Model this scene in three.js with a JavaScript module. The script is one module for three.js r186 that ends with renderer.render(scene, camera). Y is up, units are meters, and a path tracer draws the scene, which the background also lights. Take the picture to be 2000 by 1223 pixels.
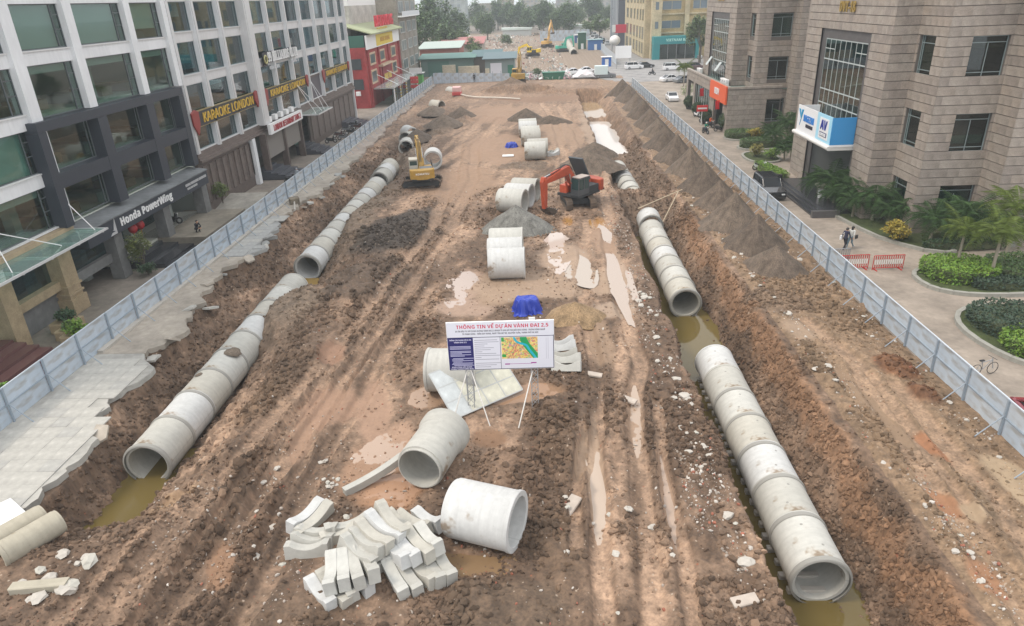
import * as THREE from 'three';
import { mergeGeometries } from 'three/addons/utils/BufferGeometryUtils.js';
import { FontLoader } from 'three/addons/loaders/FontLoader.js';
import { TextGeometry } from 'three/addons/geometries/TextGeometry.js';

// ------------------------------------------------------------------ camera, sky, sun, exposure
const scene = new THREE.Scene();
const camera = new THREE.PerspectiveCamera(48.75, 1024 / 626, 0.3, 3000);
camera.position.set(0, 19, 0);
camera.setRotationFromMatrix(new THREE.Matrix4().makeBasis(
  new THREE.Vector3(0.99867, -0.03891, -0.03375), new THREE.Vector3(0.02142, 0.9096, -0.41494), new THREE.Vector3(0.04685, 0.41366, 0.90922)));
camera.updateMatrixWorld();
const renderer = new THREE.WebGLRenderer({ antialias: true });
renderer.toneMapping = THREE.LinearToneMapping;
renderer.toneMappingExposure = 1.44;
renderer.shadowMap.enabled = true;
// overcast sky: an even layer of cloud, a little brighter overhead, with soft broad cloud shapes
{
  const w = 256, h = 128, d = new Float32Array(w * h * 4);
  for (let j = 0; j < h; j++) for (let i = 0; i < w; i++) {
    const el = (j + 0.5) / h * Math.PI - Math.PI / 2, az = i / w * 6.28318, s = Math.max(0, Math.sin(el));
    const c = 1 + 0.05 * Math.sin(az * 3 + s * 7) + 0.04 * Math.sin(az * 7 - s * 13 + 1.7);
    const L = (0.86 + 0.42 * s) * c, k = (j * w + i) * 4;
    d[k] = L * 0.985; d[k + 1] = L * 1.0; d[k + 2] = L * 1.035; d[k + 3] = 1;
  }
  const t = new THREE.DataTexture(d, w, h, THREE.RGBAFormat, THREE.FloatType);
  t.mapping = THREE.EquirectangularReflectionMapping; t.magFilter = THREE.LinearFilter; t.minFilter = THREE.LinearFilter;
  t.wrapS = THREE.RepeatWrapping; t.needsUpdate = true;
  scene.background = t; scene.environment = t;
}
const sun = new THREE.DirectionalLight(0xfff3e4, 1.45);
sun.position.set(-72, 105, -42); sun.target.position.set(0, 0, -60); scene.add(sun, sun.target);
sun.castShadow = true; sun.shadow.radius = 26; sun.shadow.mapSize.set(2048, 2048);
Object.assign(sun.shadow.camera, { left: -150, right: 150, top: 150, bottom: -150, near: 1, far: 500 });
scene.fog = new THREE.FogExp2(0xdfe7ea, 0.0005);

// ------------------------------------------------------------------ helpers
const { sin, cos, PI, abs, min, max, floor, sqrt, hypot, exp, pow } = Math;
const lerp = (a, b, t) => a + (b - a) * t, clamp = (v, a = 0, b = 1) => v < a ? a : v > b ? b : v;
const sstep = (a, b, v) => { v = clamp((v - a) / (b - a)); return v * v * (3 - 2 * v); };
function RNG(s) { return () => { s |= 0; s = s + 0x6D2B79F5 | 0; let t = Math.imul(s ^ s >>> 15, 1 | s); t = t + Math.imul(t ^ t >>> 7, 61 | t) ^ t; return ((t ^ t >>> 14) >>> 0) / 4294967296; }; }
let R = RNG(7);
const rr = (a, b) => a + (b - a) * R();
const PT = new Float32Array(65536); { const q = RNG(99); for (let i = 0; i < 65536; i++) PT[i] = q(); }
const hsh = (i, j) => PT[(Math.imul(i, 374761393) + Math.imul(j, 668265263) ^ (j << 7)) >>> 5 & 65535];
function vn(x, y) {
  const i = floor(x), j = floor(y); let u = x - i, v = y - j; u = u * u * (3 - 2 * u); v = v * v * (3 - 2 * v);
  const a = hsh(i, j), b = hsh(i + 1, j), c = hsh(i, j + 1), d = hsh(i + 1, j + 1);
  return a + (b - a) * u + (c - a) * v + (a - b - c + d) * u * v;
}
function fbm(x, y, o = 4) { let s = 0, a = 0.5, n = 0; for (let i = 0; i < o; i++) { s += a * vn(x, y); n += a; a *= 0.5; const t = x * 1.62 + y * 1.17 + 3.1; y = y * 1.62 - x * 1.17 + 7.7; x = t; } return s / n; }
function interp(T, v) { // T: [[key, value], ...] ascending
  if (v <= T[0][0]) return T[0][1];
  for (let i = 1; i < T.length; i++) if (v <= T[i][0]) return lerp(T[i - 1][1], T[i][1], (v - T[i - 1][0]) / (T[i][0] - T[i - 1][0]));
  return T[T.length - 1][1];
}
const names = {};
const numbered = n => { const k = names[n] = (names[n] ?? -1) + 1; return k ? n + '_' + String(k).padStart(3, '0') : n; };
function tag(o, label, category, group, kind) { if (label) o.userData.label = label; if (category) o.userData.category = category; if (group) o.userData.group = group; if (kind) o.userData.kind = kind; return o; }
function thing(name, label, category, [x, y, z] = [0, 0, 0], turn = 0, group) {
  const o = new THREE.Group(); o.name = numbered(name); o.position.set(x, y, z); o.rotation.y = turn; scene.add(o); return tag(o, label, category, group);
}
function mesh(name, geo, mat, parent = scene) {
  const m = new THREE.Mesh(geo, mat); m.name = parent === scene ? numbered(name) : name; m.castShadow = m.receiveShadow = true; parent.add(m); return m;
}
function struct(name, geo, mat) { const m = mesh(name, geo, mat); m.userData.kind = 'structure'; return m; }
function dup(root, [x, y, z], turn, label, group) {
  const r = root.clone(); r.userData = { ...root.userData }; r.name = numbered(root.name.replace(/_\d{3}$/, '')); scene.add(r); r.position.set(x, y, z); r.rotation.y = turn;
  if (label) r.userData.label = label; if (group) r.userData.group = group; return r;
}
// uv in metres, by the dominant axis of each face normal
function boxUV(g) {
  const p = g.attributes.position, n = g.attributes.normal, u = new Float32Array(p.count * 2);
  for (let i = 0; i < p.count; i++) {
    const ax = abs(n.getX(i)), ay = abs(n.getY(i)), az = abs(n.getZ(i));
    if (ay >= ax && ay >= az) { u[2 * i] = p.getX(i); u[2 * i + 1] = p.getZ(i); }
    else if (ax >= az) { u[2 * i] = p.getZ(i); u[2 * i + 1] = p.getY(i); }
    else { u[2 * i] = p.getX(i); u[2 * i + 1] = p.getY(i); }
  }
  g.setAttribute('uv', new THREE.BufferAttribute(u, 2)); return g;
}
const flat = g => (g.index ? g.toNonIndexed() : g);
function merge(list) {
  const l = list.map(g => { g = flat(g); for (const k of Object.keys(g.attributes)) if (!['position', 'normal', 'uv'].includes(k)) g.deleteAttribute(k); if (!g.attributes.uv) boxUV(g); return g; });
  return l.length > 1 ? mergeGeometries(l) : l[0];
}
const V = (x, y, z) => new THREE.Vector3(x, y, z);
function bx(x0, x1, y0, y1, z0, z1) { return boxUV(new THREE.BoxGeometry(abs(x1 - x0), abs(y1 - y0), abs(z1 - z0)).translate((x0 + x1) / 2, (y0 + y1) / 2, (z0 + z1) / 2)); }
function bar(a, b, r = 0.03, seg = 6, r2 = r) { // round bar from a to b
  const A = V(...a), B = V(...b), d = B.clone().sub(A), L = d.length();
  const g = new THREE.CylinderGeometry(r2, r, L, seg, 1).translate(0, L / 2, 0);
  g.applyQuaternion(new THREE.Quaternion().setFromUnitVectors(V(0, 1, 0), d.normalize())); return g.translate(...a);
}
function beam(a, b, w, h) { // square bar
  const A = V(...a), B = V(...b), d = B.clone().sub(A), L = d.length();
  const g = new THREE.BoxGeometry(w, h, L).translate(0, 0, L / 2);
  const m = new THREE.Matrix4().lookAt(B, A, V(0, 1, 0.001)); return g.applyMatrix4(m).translate(...a);
}
function chamfer(w, h, d, b = 0.02) { // box centred at origin with bevelled edges
  const s = new THREE.Shape(); s.moveTo(-w / 2 + b, -h / 2 + b); s.lineTo(w / 2 - b, -h / 2 + b); s.lineTo(w / 2 - b, h / 2 - b); s.lineTo(-w / 2 + b, h / 2 - b);
  return boxUV(new THREE.ExtrudeGeometry(s, { depth: d - 2 * b, bevelEnabled: true, bevelSize: b, bevelThickness: b, bevelSegments: 1 }).translate(0, 0, -d / 2 + b));
}
function prism(pts, depth, bevel = 0) { // polygon in xy extruded along +z
  const s = new THREE.Shape(); pts.forEach(([x, y], i) => i ? s.lineTo(x, y) : s.moveTo(x, y));
  return boxUV(new THREE.ExtrudeGeometry(s, { depth, bevelEnabled: bevel > 0, bevelSize: bevel, bevelThickness: bevel, bevelSegments: 1 }));
}
function slabXZ(pts, y0, y1) { // polygon in (x, z) as a slab from y0 to y1
  const g = prism(pts.map(([x, z]) => [x, -z]), y1 - y0).rotateX(-PI / 2).translate(0, y0, 0); return boxUV(g);
}
const uBox = boxUV(new THREE.BoxGeometry(1, 1, 1));
// ------------------------------------------------------------------ textures and materials
function tex(n, fn, repeatM, srgb = true, aniso = 4) {
  const d = new Uint8Array(n * n * 4);
  for (let j = 0; j < n; j++) for (let i = 0; i < n; i++) { const c = fn(i / n, j / n), k = (j * n + i) * 4; if (typeof c === 'number') d[k] = d[k + 1] = d[k + 2] = clamp(c) * 255; else { d[k] = clamp(c[0]) * 255; d[k + 1] = clamp(c[1]) * 255; d[k + 2] = clamp(c[2]) * 255; } d[k + 3] = 255; }
  const t = new THREE.DataTexture(d, n, n, THREE.RGBAFormat); t.magFilter = THREE.LinearFilter; t.minFilter = THREE.LinearMipmapLinearFilter; t.generateMipmaps = true; t.anisotropy = aniso;
  t.wrapS = t.wrapT = THREE.RepeatWrapping; t.repeat.set(1 / repeatM, 1 / repeatM); if (srgb) t.colorSpace = THREE.SRGBColorSpace; t.needsUpdate = true; return t;
}
// tileable noise: value noise on a wrapped lattice
function tn(u, v, f, s = 0) {
  const x = u * f, y = v * f, i = floor(x), j = floor(y); let a = x - i, b = y - j; a = a * a * (3 - 2 * a); b = b * b * (3 - 2 * b);
  const m = k => ((k % f) + f) % f, H = (p, q) => hsh(m(p) + s * 131, m(q) + s * 57);
  return lerp(lerp(H(i, j), H(i + 1, j), a), lerp(H(i, j + 1), H(i + 1, j + 1), a), b);
}
const tfb = (u, v, f, s, o = 4) => { let t = 0, a = 0.5, n = 0; for (let k = 0; k < o; k++) { t += a * tn(u, v, f << k, s + k); n += a; a *= 0.55; } return t / n; };
const T = {
  concrete: tex(512, (u, v) => { const a = tfb(u, v, 4, 1, 6), b = tfb(u, v, 32, 9, 3), p = tn(u, v, 128, 5) > 0.93 ? -0.1 : 0, s = tfb(u, v, 3, 33, 3); const k = 0.93 + 0.1 * (a - 0.5) + 0.07 * (b - 0.5) + p * 0.5 - (s > 0.6 ? 0.16 * (s - 0.6) / 0.4 : 0); return [k, k * 0.995, k * 0.98]; }, 5),
  bump: tex(512, (u, v) => tfb(u, v, 8, 3, 6), 1.5, false),
  sheet: tex(512, (u, v) => { const a = tfb(u, v, 6, 12, 5), st = tfb(u * 1, v * 0.0 + 0.37, 64, 15, 2), d = tfb(u, v, 24, 17, 3); const k = 0.92 + 0.06 * (a - 0.5) + 0.07 * (st - 0.5) + 0; const r = sstep(0.66, 0.78, tfb(u, v, 5, 141, 5)); return [lerp(k, 0.72, r * 0.5), lerp(k, 0.64, r * 0.5), lerp(k, 0.56, r * 0.5)]; }, 6),
  granite: tex(512, (u, v) => { const a = tfb(u, v, 64, 21, 3), b = tfb(u, v, 6, 25, 4); const k = 0.88 + 0.22 * (a - 0.5) + 0.2 * (b - 0.5); return [k, k * 0.985, k * 0.97]; }, 2.2),
  stain: tex(512, (u, v) => { const a = tfb(u, v, 3, 41, 6), b = tfb(u, v, 24, 45, 4); const k = 0.84 + 0.3 * (a - 0.5) + 0.16 * (b - 0.5); return [k, k * 0.99, k * 0.97]; }, 7),
  pipe: tex(1024, (u, v) => { const a = tfb(u, v, 3, 101, 6), b = tfb(u, v, 40, 105, 3), m = tfb(u, v, 4, 111, 6), d = tfb(u, v, 14, 117, 4), st = tfb(u * 0.12, v, 48, 121, 3), sp = tn(u, v, 200, 125); let k = 0.93 + 0.12 * (a - 0.5) + 0.07 * (b - 0.5) + 0.09 * (st - 0.5) - (sp > 0.965 ? 0.14 : 0); const seam = abs(u - 0.5) < 0.0035 ? 0.93 : 1; k *= seam; const mud = sstep(0.62, 0.74, m * 0.75 + d * 0.3); return [lerp(k, 0.60, mud * 0.75), lerp(k * 0.993, 0.50, mud * 0.75), lerp(k * 0.975, 0.40, mud * 0.75)]; }, 7.2),
  paint: tex(512, (u, v) => { const a = tfb(u, v, 3, 71, 5), b = tfb(u, v * 0.15, 40, 75, 3); const k = 0.95 + 0.07 * (a - 0.5) + 0.06 * (b - 0.5); return [k, k, k * 0.995]; }, 6),
  soil: tex(512, (u, v) => { const a = tfb(u, v, 6, 51, 6), b = tfb(u, v, 48, 55, 3), c = tn(u, v, 160, 58); const k = 0.78 + 0.4 * (a - 0.5) + 0.35 * (b - 0.5) + (c > 0.9 ? 0.16 : 0); return [k, k * 0.98, k * 0.95]; }, 2.5),
};
const C = (r, g, b) => new THREE.Color().setRGB(r, g, b);
function mat(r, g, b, rough = 0.85, o = {}) { return new THREE.MeshStandardMaterial({ color: C(r, g, b), roughness: rough, ...o }); }
const phys = (r, g, b, rough, o = {}) => new THREE.MeshPhysicalMaterial({ color: C(r, g, b), roughness: rough, ...o });
const M = {
  pipe: [[0.54, 0.54, 0.515], [0.475, 0.47, 0.44], [0.575, 0.585, 0.59], [0.49, 0.475, 0.43]].map(c => mat(...c, 0.9, { map: T.pipe, bumpMap: T.bump, bumpScale: 0.003 })),
  fences: [[0.53, 0.60, 0.67], [0.50, 0.57, 0.64], [0.55, 0.61, 0.665], [0.505, 0.585, 0.665]].map(c => mat(...c, 0.5, { map: T.sheet })),
  concrete: [[0.54, 0.54, 0.515], [0.475, 0.47, 0.44], [0.575, 0.585, 0.59], [0.49, 0.475, 0.43]].map(c => mat(...c, 0.9, { map: T.concrete, bumpMap: T.bump, bumpScale: 0.003 })),
  joint: mat(0.33, 0.325, 0.305, 0.95, { map: T.concrete }),
  oldConcrete: mat(0.42, 0.39, 0.32, 0.95, { map: T.pipe, bumpMap: T.bump, bumpScale: 0.01 }),
  paleConcrete: mat(0.50, 0.47, 0.43, 0.95, { map: T.concrete, bumpMap: T.bump, bumpScale: 0.01 }),
  slab: [[0.50, 0.495, 0.47], [0.47, 0.425, 0.37], [0.40, 0.41, 0.41], [0.47, 0.40, 0.35], [0.52, 0.46, 0.41], [0.45, 0.45, 0.435], [0.54, 0.535, 0.515]].map(c => mat(...c, 0.92, { map: T.stain, bumpMap: T.bump, bumpScale: 0.008 })),
  fence: mat(0.53, 0.60, 0.67, 0.5, { map: T.sheet }), fencePost: mat(0.27, 0.32, 0.37, 0.6), fenceBack: mat(0.5, 0.55, 0.6, 0.6),
  steel: mat(0.32, 0.33, 0.34, 0.5, { metalness: 0.5 }), white: mat(0.74, 0.74, 0.73, 0.6), black: mat(0.02, 0.021, 0.023, 0.6), rubber: mat(0.03, 0.03, 0.03, 0.9),
  glass: phys(0.62, 0.78, 0.74, 0.04, { transmission: 1, thickness: 0, ior: 1.5 }),
  dark: mat(0.035, 0.038, 0.042, 0.5),
};
// ------------------------------------------------------------------ the ground of the building site
const PAVE = [[-200, -26.3], [-142, -26.1], [-120, -26], [-93.6, -24.9], [-78, -24.8], [-72.7, -25.5], [-67, -25.8], [-62, -25.2], [-54.6, -24.4], [-52, -26.2], [-46, -25], [-40.5, -23.9], [-38.7, -24], [-37, -25], [-35, -23.1], [-32, -23.6], [-28.1, -22.7], [-26.4, -22.0], [-21.8, -22.8], [-10, -24]];
const paveEdge = z => interp(PAVE, z) + (vn(z * 0.8, 3.3) - 0.5) * 0.9;
const LDEPTH = [[-170, 0], [-150, 0.5], [-122, 0.9], [-104, 1.5], [-90, 2.4], [-82, 2.75], [-29, 2.75], [-25.5, 2.75], [-23.6, 2.4], [-21.8, 0.8], [-20.3, 0.1], [-19, 0]];
const RDEPTH = [[-156, 0], [-153.6, 2], [-132.4, 2.1], [-130.4, 1.2], [-128.8, 2.4], [-108, 2.6], [-90, 3.2], [0, 3.4]];
// rut: [points (x, z)], half width, depth
const RUTS = [
  [[[-11.6, -14], [-11.2, -20], [-11.3, -27], [-10.4, -36], [-9.2, -48]], 0.22, 0.2], [[[-12.6, -22], [-12.7, -28], [-11.6, -38], [-10.6, -47]], 0.2, 0.2], [[[-14.9, -14], [-13.9, -20], [-13.2, -27], [-12.2, -36]], 0.24, 0.24], [[[-16.6, -14], [-15.7, -20], [-15.2, -25]], 0.22, 0.2], [[[15.9, -14], [16.3, -20], [17.1, -28], [17.4, -33]], 0.25, 0.16],
  [[[1.7, -14], [2.05, -22], [2.15, -25], [2.75, -35], [2.7, -44]], 0.42, 0.2], [[[3.2, -14], [3.9, -22], [4.3, -28], [5.3, -35], [5.2, -46], [5.6, -60]], 0.5, 0.17],
  [[[4.7, -14], [4.9, -20], [5.1, -24.5], [5.6, -31]], 0.34, 0.19], [[[0.9, -20], [1.5, -26], [2.1, -33]], 0.3, 0.14], [[[2.7, -44], [3.4, -54], [4.2, -63]], 0.5, 0.12],
  [[[-14.2, -14], [-13, -18], [-12, -25.8], [-11, -36], [-9.9, -47], [-8.6, -60]], 0.5, 0.2], [[[-15.8, -14], [-15, -20], [-14.2, -28], [-12.9, -37], [-11.6, -48], [-10.2, -62]], 0.5, 0.2],
  [[[-10.6, -14], [-10.2, -20], [-10.3, -27], [-9.4, -36], [-8.3, -48]], 0.45, 0.16], [[[-17.5, -14], [-16.6, -20], [-16, -25]], 0.5, 0.18], [[[-8.6, -60], [-8, -80], [-9.5, -100], [-7, -125]], 0.7, 0.12], [[[-10.2, -62], [-10.6, -82], [-12, -104], [-10, -128]], 0.7, 0.12],
  [[[15.2, -14], [15.6, -20], [16.4, -28], [16.9, -34], [16.2, -40]], 0.5, 0.15], [[[17.1, -14], [17.6, -20], [18, -27], [18.2, -32]], 0.5, 0.15], [[[6.4, -62], [6.6, -80], [5.4, -110], [3, -140]], 0.6, 0.12], [[[2.6, -70], [3, -90], [2.4, -120], [0, -145]], 0.6, 0.12],
];
for (const r of RUTS) r[0].reverse();
// wet, smooth places: centre x, z, half sizes, turn, sink, colour (linear), strength
const WET = [
  [1.05, -53.6, 0.9, 3.6, -0.04, 0.10, [0.62, 0.53, 0.47]], [2.5, -49.6, 1.1, 2.6, 0.2, 0.07, [0.55, 0.48, 0.42]], [5.5, -50, 0.75, 7.5, 0.03, 0.06, [0.56, 0.47, 0.41]], [4.6, -42, 1.5, 1.5, 0, 0.05, [0.52, 0.44, 0.38]],
  [-5.6, -47.2, 1.2, 3.2, 0.05, 0.07, [0.56, 0.45, 0.40]], [-5.4, -43.2, 2.2, 1.7, 0, 0.06, [0.52, 0.42, 0.37]], [-3.2, -44.6, 1.8, 1.6, 0, 0.05, [0.42, 0.33, 0.26]], [-6.8, -23.8, 1.7, 1.5, 0.3, 0.12, [0.50, 0.32, 0.21]],
  [-7.6, -27.0, 1.1, 1.7, -0.3, 0.1, [0.55, 0.41, 0.33]], [-6.3, -31.2, 1.2, 1.3, 0, 0.1, [0.52, 0.39, 0.30]], [-1.9, -31.4, 2.6, 1.1, 0.1, 0.1, [0.40, 0.27, 0.18]], [-3.6, -19.4, 1.6, 0.7, 0, 0.1, [0.30, 0.20, 0.13]], [-2.6, -27.4, 0.9, 0.8, 0, 0.05, [0.33, 0.22, 0.15]],
  [-11.3, -30.6, 1.5, 2.2, 0.25, 0.06, [0.46, 0.33, 0.26]], [-12.4, -19.4, 0.5, 1.4, 0.35, 0.05, [0.40, 0.27, 0.19]], [-16.8, -23.8, 1.5, 0.7, 0.6, 0.03, [0.52, 0.40, 0.29]], [-12.8, -36.6, 0.8, 1.5, 0.2, 0.04, [0.45, 0.31, 0.24]],
  [2.1, -24.4, 0.36, 4.6, -0.05, 0.16, [0.60, 0.50, 0.42]], [4.4, -29, 0.36, 4.2, -0.1, 0.15, [0.56, 0.45, 0.37]], [5.0, -23.9, 0.28, 3.6, -0.06, 0.16, [0.56, 0.44, 0.36]], [1.55, -26, 0.28, 1.8, -0.15, 0.1, [0.5, 0.4, 0.32]],
  [-1.2, -46.6, 4.6, 3.4, 0, 0.03, [0.50, 0.41, 0.34]], [1.6, -51.6, 2.3, 4.2, 0, 0.05, [0.52, 0.43, 0.365]], [5.2, -56, 1.0, 4.4, 0, 0.04, [0.46, 0.35, 0.28]], [4.6, -46.5, 1.6, 2.6, 0, 0.04, [0.50, 0.41, 0.34]], [-8.9, -30.0, 0.9, 3.0, 0.25, 0.05, [0.48, 0.35, 0.28]], [-7.9, -25.2, 1.5, 2.2, 0, 0.06, [0.48, 0.34, 0.255]], [-11.9, -27.5, 0.5, 2.6, 0.2, 0.04, [0.44, 0.32, 0.25]], [3.4, -37.5, 0.9, 3.4, 0.05, 0.03, [0.42, 0.33, 0.26]],
  [15.9, -22.6, 0.55, 1.0, 0.2, 0.06, [0.45, 0.26, 0.16]], [15.1, -18.4, 0.6, 1.1, -0.2, 0.06, [0.45, 0.27, 0.17]], [17.2, -26.2, 0.4, 1.2, 0.15, 0.04, [0.45, 0.24, 0.14]], [15.4, -38, 1.1, 1.6, 0.1, 0.02, [0.46, 0.38, 0.31]], [19.4, -23.6, 0.9, 2.2, 0, 0.02, [0.55, 0.47, 0.36]], [16.6, -22, 0.5, 0.7, 0, 0.02, [0.52, 0.44, 0.34]], [16, -30, 0.5, 4.2, 0.1, 0.02, [0.36, 0.28, 0.21]],
  [-9, -78, 4, 9, 0, 0.03, [0.44, 0.33, 0.255]], [-6, -98, 6, 12, 0, 0.03, [0.46, 0.345, 0.27]], [3, -108, 4, 12, 0, 0.03, [0.44, 0.34, 0.27]], [-8, -130, 6, 12, 0, 0.02, [0.43, 0.32, 0.25]], [0, -148, 10, 5, 0, 0, [0.32, 0.22, 0.16]], [8, -110, 1.6, 22, 0, 0.03, [0.50, 0.42, 0.36]], [2.4, -62.4, 0.5, 1.3, 0, 0.1, [0.46, 0.28, 0.13]], [5.2, -61.2, 0.6, 1.9, 0, 0.1, [0.46, 0.28, 0.13]],
];
// dry or dark material lying about: centre x, z, half sizes, turn, height, colour, strength
const SPREAD = [
  [-13.4, -60, 4.0, 7.4, -0.15, 0.5, [0.075, 0.066, 0.06], 0.97], [-13.2, -48.5, 3.6, 5, -0.2, 0.4, [0.13, 0.105, 0.088], 0.8], [-14.6, -35.2, 2.1, 3.2, -0.2, 0.45, [0.15, 0.112, 0.085], 0.7], [-15.4, -31.2, 1.6, 2.2, 0, 0.3, [0.20, 0.145, 0.10], 0.6],
  [0.6, -27.6, 1.5, 4.2, 0.1, 0.55, [0.185, 0.135, 0.10], 0.75], [-1.6, -24.6, 2.2, 2.2, 0, 0.5, [0.19, 0.135, 0.10], 0.7], [0.3, -20.5, 1.3, 2.6, 0.1, 0.3, [0.2, 0.15, 0.11], 0.5], [-1.8, -17.4, 2.4, 1.4, 0, 0.3, [0.17, 0.135, 0.105], 0.6], [-9.2, -16.6, 2.3, 2, 0.2, 0.35, [0.18, 0.135, 0.1], 0.6],
  [-8.6, -34.6, 1.5, 2.4, 0.2, 0.25, [0.24, 0.175, 0.13], 0.5], [-7.6, -39, 1.4, 2.6, 0.1, 0.25, [0.22, 0.155, 0.115], 0.5], [19.0, -33.4, 1.0, 1.5, 0.25, 0.35, [0.22, 0.115, 0.062], 0.95], [18.9, -30.6, 0.75, 1.2, 0.2, 0.3, [0.21, 0.11, 0.06], 0.95], [15.2, -42.4, 2.4, 2.6, 0, 0.1, [0.27, 0.21, 0.165], 0.7],
  [16.4, -26.5, 0.5, 3, 0.1, 0.08, [0.21, 0.165, 0.12], 0.7], [17.6, -22.6, 0.6, 2.4, 0.1, 0.06, [0.22, 0.175, 0.125], 0.7], [15.0, -33, 0.5, 3.2, 0, 0.1, [0.23, 0.18, 0.13], 0.6], [-13.4, -23.4, 0.45, 4, 0.15, 0.12, [0.17, 0.12, 0.085], 0.7], [-11.8, -22.6, 0.35, 4.4, 0.12, 0.1, [0.18, 0.125, 0.09], 0.7], [-12.6, -41, 0.5, 4, 0.15, 0.1, [0.17, 0.12, 0.088], 0.7],
  [-2.5, -86, 4.0, 3.2, 0, 0.25, [0.20, 0.165, 0.135], 0.9], [-4.6, -162, 9, 5, 0, 1.6, [0.23, 0.165, 0.12], 0.8], [8, -158, 10, 6, 0, 0.7, [0.31, 0.215, 0.15], 0.7], [-17.5, -118, 3.2, 9, 0.1, 0.9, [0.20, 0.16, 0.125], 0.85], [-12.5, -124, 2.5, 4.5, 0, 0.7, [0.21, 0.165, 0.13], 0.8], [-18.6, -97, 2.2, 8, 0.05, 0.5, [0.22, 0.175, 0.14], 0.8], [-17.2, -74, 1.7, 6, 0, 0.1, [0.26, 0.205, 0.165], 0.7], [-18, -140, 4, 10, 0, 0.6, [0.24, 0.18, 0.14], 0.7],
];
const inE = (p, x, z, nz) => { const dx = x - p[0], dz = z - p[1]; if (abs(dx) + abs(dz) > 1.5 * (p[2] + p[3])) return 9; const c = cos(p[4]), s = sin(p[4]), u = (dx * c - dz * s) / p[2], v = (dx * s + dz * c) / p[3]; return sqrt(u * u + v * v) + nz; };
function rutAt(x, z) { // [groove depth, inside 0..1]
  let g = 0, m = 0;
  for (const [pts, w, d] of RUTS) {
    const n = pts.length; if (z > pts[n - 1][1] || z < pts[0][1]) continue;
    let i = 1; while (i < n - 1 && z > pts[i][1]) i++;
    const t = (z - pts[i - 1][1]) / (pts[i][1] - pts[i - 1][1]), cx = lerp(pts[i - 1][0], pts[i][0], t) + (vn(z * 0.35, w * 40) - 0.5) * 0.3, e = abs(x - cx) / w;
    if (e > 2.4) continue;
    const k = 1 - sstep(0.6, 1.15, e); g -= d * k; if (e > 0.9) g += d * 0.55 * exp(-((e - 1.45) ** 2) * 7); m = max(m, k);
  }
  return [g, m];
}
function trenchL(x, z, n) { // depth below the surface
  const D = interp(LDEPTH, z); if (D <= 0) return 0;
  const d = x - paveEdge(z); if (d < 0.05) return 0;
  const run = max(1.2, -21.1 - paveEdge(z)) * (0.85 + 0.5 * n), wall = clamp(0.22 * sstep(0, 0.35, d) + 0.78 * clamp(d / run)), back = x < -19.25 ? 1 : 1 - pow(clamp((x + 19.25) / (4.2 + 2.4 * (n - 0.5))), 0.75);
  let y = D * min(wall, 1) * max(0, back);
  // loose sand slipped in over the pipe
  const slump = 2.7 * exp(-(((z + 44) / 4) ** 2)) + 2.5 * exp(-(((z + 67) / 9) ** 2)) + 0.9 * exp(-(((z + 81) / 4.5) ** 2)) + 1.0 * exp(-(((z + 97) / 8) ** 2));
  if (x > -20.8) y -= slump * sstep(-20.7, -19.0, x + 0.9 * (n - 0.5)) * clamp(y / 1.4);
  return max(0, y);
}
function trenchR(x, z, n) {
  const D = interp(RDEPTH, z); if (D <= 0 || x < 7.2 || x > 15.6) return 0;
  const xl = 7.85 + (vn(z * 0.6, 21) - 0.5) * 0.5, xr = 13.9 + (vn(z * 0.4, 25) - 0.5) * 0.8;
  const a = sstep(xl, xl + 0.55, x), w = (xr - x) / 2.0, b = clamp(w) * (0.8 + 0.2 * clamp(w)) + (n - 0.5) * 0.3 * (w > 0 && w < 1 ? sin(w * PI) : 0);
  let y = D * min(a, clamp(b));
  const plug = 2.9 * exp(-(((z + 72.6) / 3.4) ** 2)) + 1.5 * exp(-(((z + 81) / 7) ** 2)) + 1.3 * exp(-(((z + 87.3) / 1.5) ** 2)) + 1.5 * exp(-(((z + 97) / 3) ** 2));
  if (plug > 0.05) y = min(y, max(0.15, D - plug * (0.85 + 0.3 * n)));
  return y;
}
function surf(x, z) { // [height, wetness, spreadIndex weight, rut]
  const n = fbm(x * 0.55 + 4, z * 0.55, 3), nn = (n - 0.5) * 0.7;
  let h = (fbm(x * 0.13, z * 0.13 + 9, 2) - 0.5) * 0.45;
  const [g, m] = rutAt(x, z);
  let wet = 0, sink = 0; for (const p of WET) { const e = inE(p, x, z, nn); if (e < 1.25) { const k = 1 - sstep(0.72, 1.12, e); if (k > wet) wet = k; sink = max(sink, k * p[5]); } }
  let up = 0, sp = 0; for (const p of SPREAD) { const e = inE(p, x, z, nn); if (e < 1.2) { const k = 1 - sstep(0.25, 1.1, e); up = max(up, p[5] * k); sp = max(sp, 1 - sstep(0.6, 1.1, e)); } }
  const rough = (0.35 + 0.8 * sstep(0.38, 0.66, fbm(x * 0.21 + 31, z * 0.17, 2)) + 0.6 * sp) * (1 - 0.55 * wet) * (1 - 0.7 * m);
  const far = 1 - 0.45 * sstep(-70, -120, z);
  h += up * (1 - wet) + g * (0.8 + 0.5 * n) - sink;
  h += rough * far * ((fbm(x * 1.15, z * 1.15 + 50, 3) - 0.5) * 0.34 + (vn(x * 3.3, z * 3.3) - 0.5) * 0.13 + (vn(x * 7.1 + 9, z * 7.1) - 0.5) * 0.085 + (vn(x * 13 + 9, z * 13) - 0.5) * 0.04);
  if (m > 0.2 && wet < 0.5 && z > -60) h += (sin(z * 21) > 0.2 ? 0.022 : 0) * m;
  return [h, wet, sp, m, n, rough];
}
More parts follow.
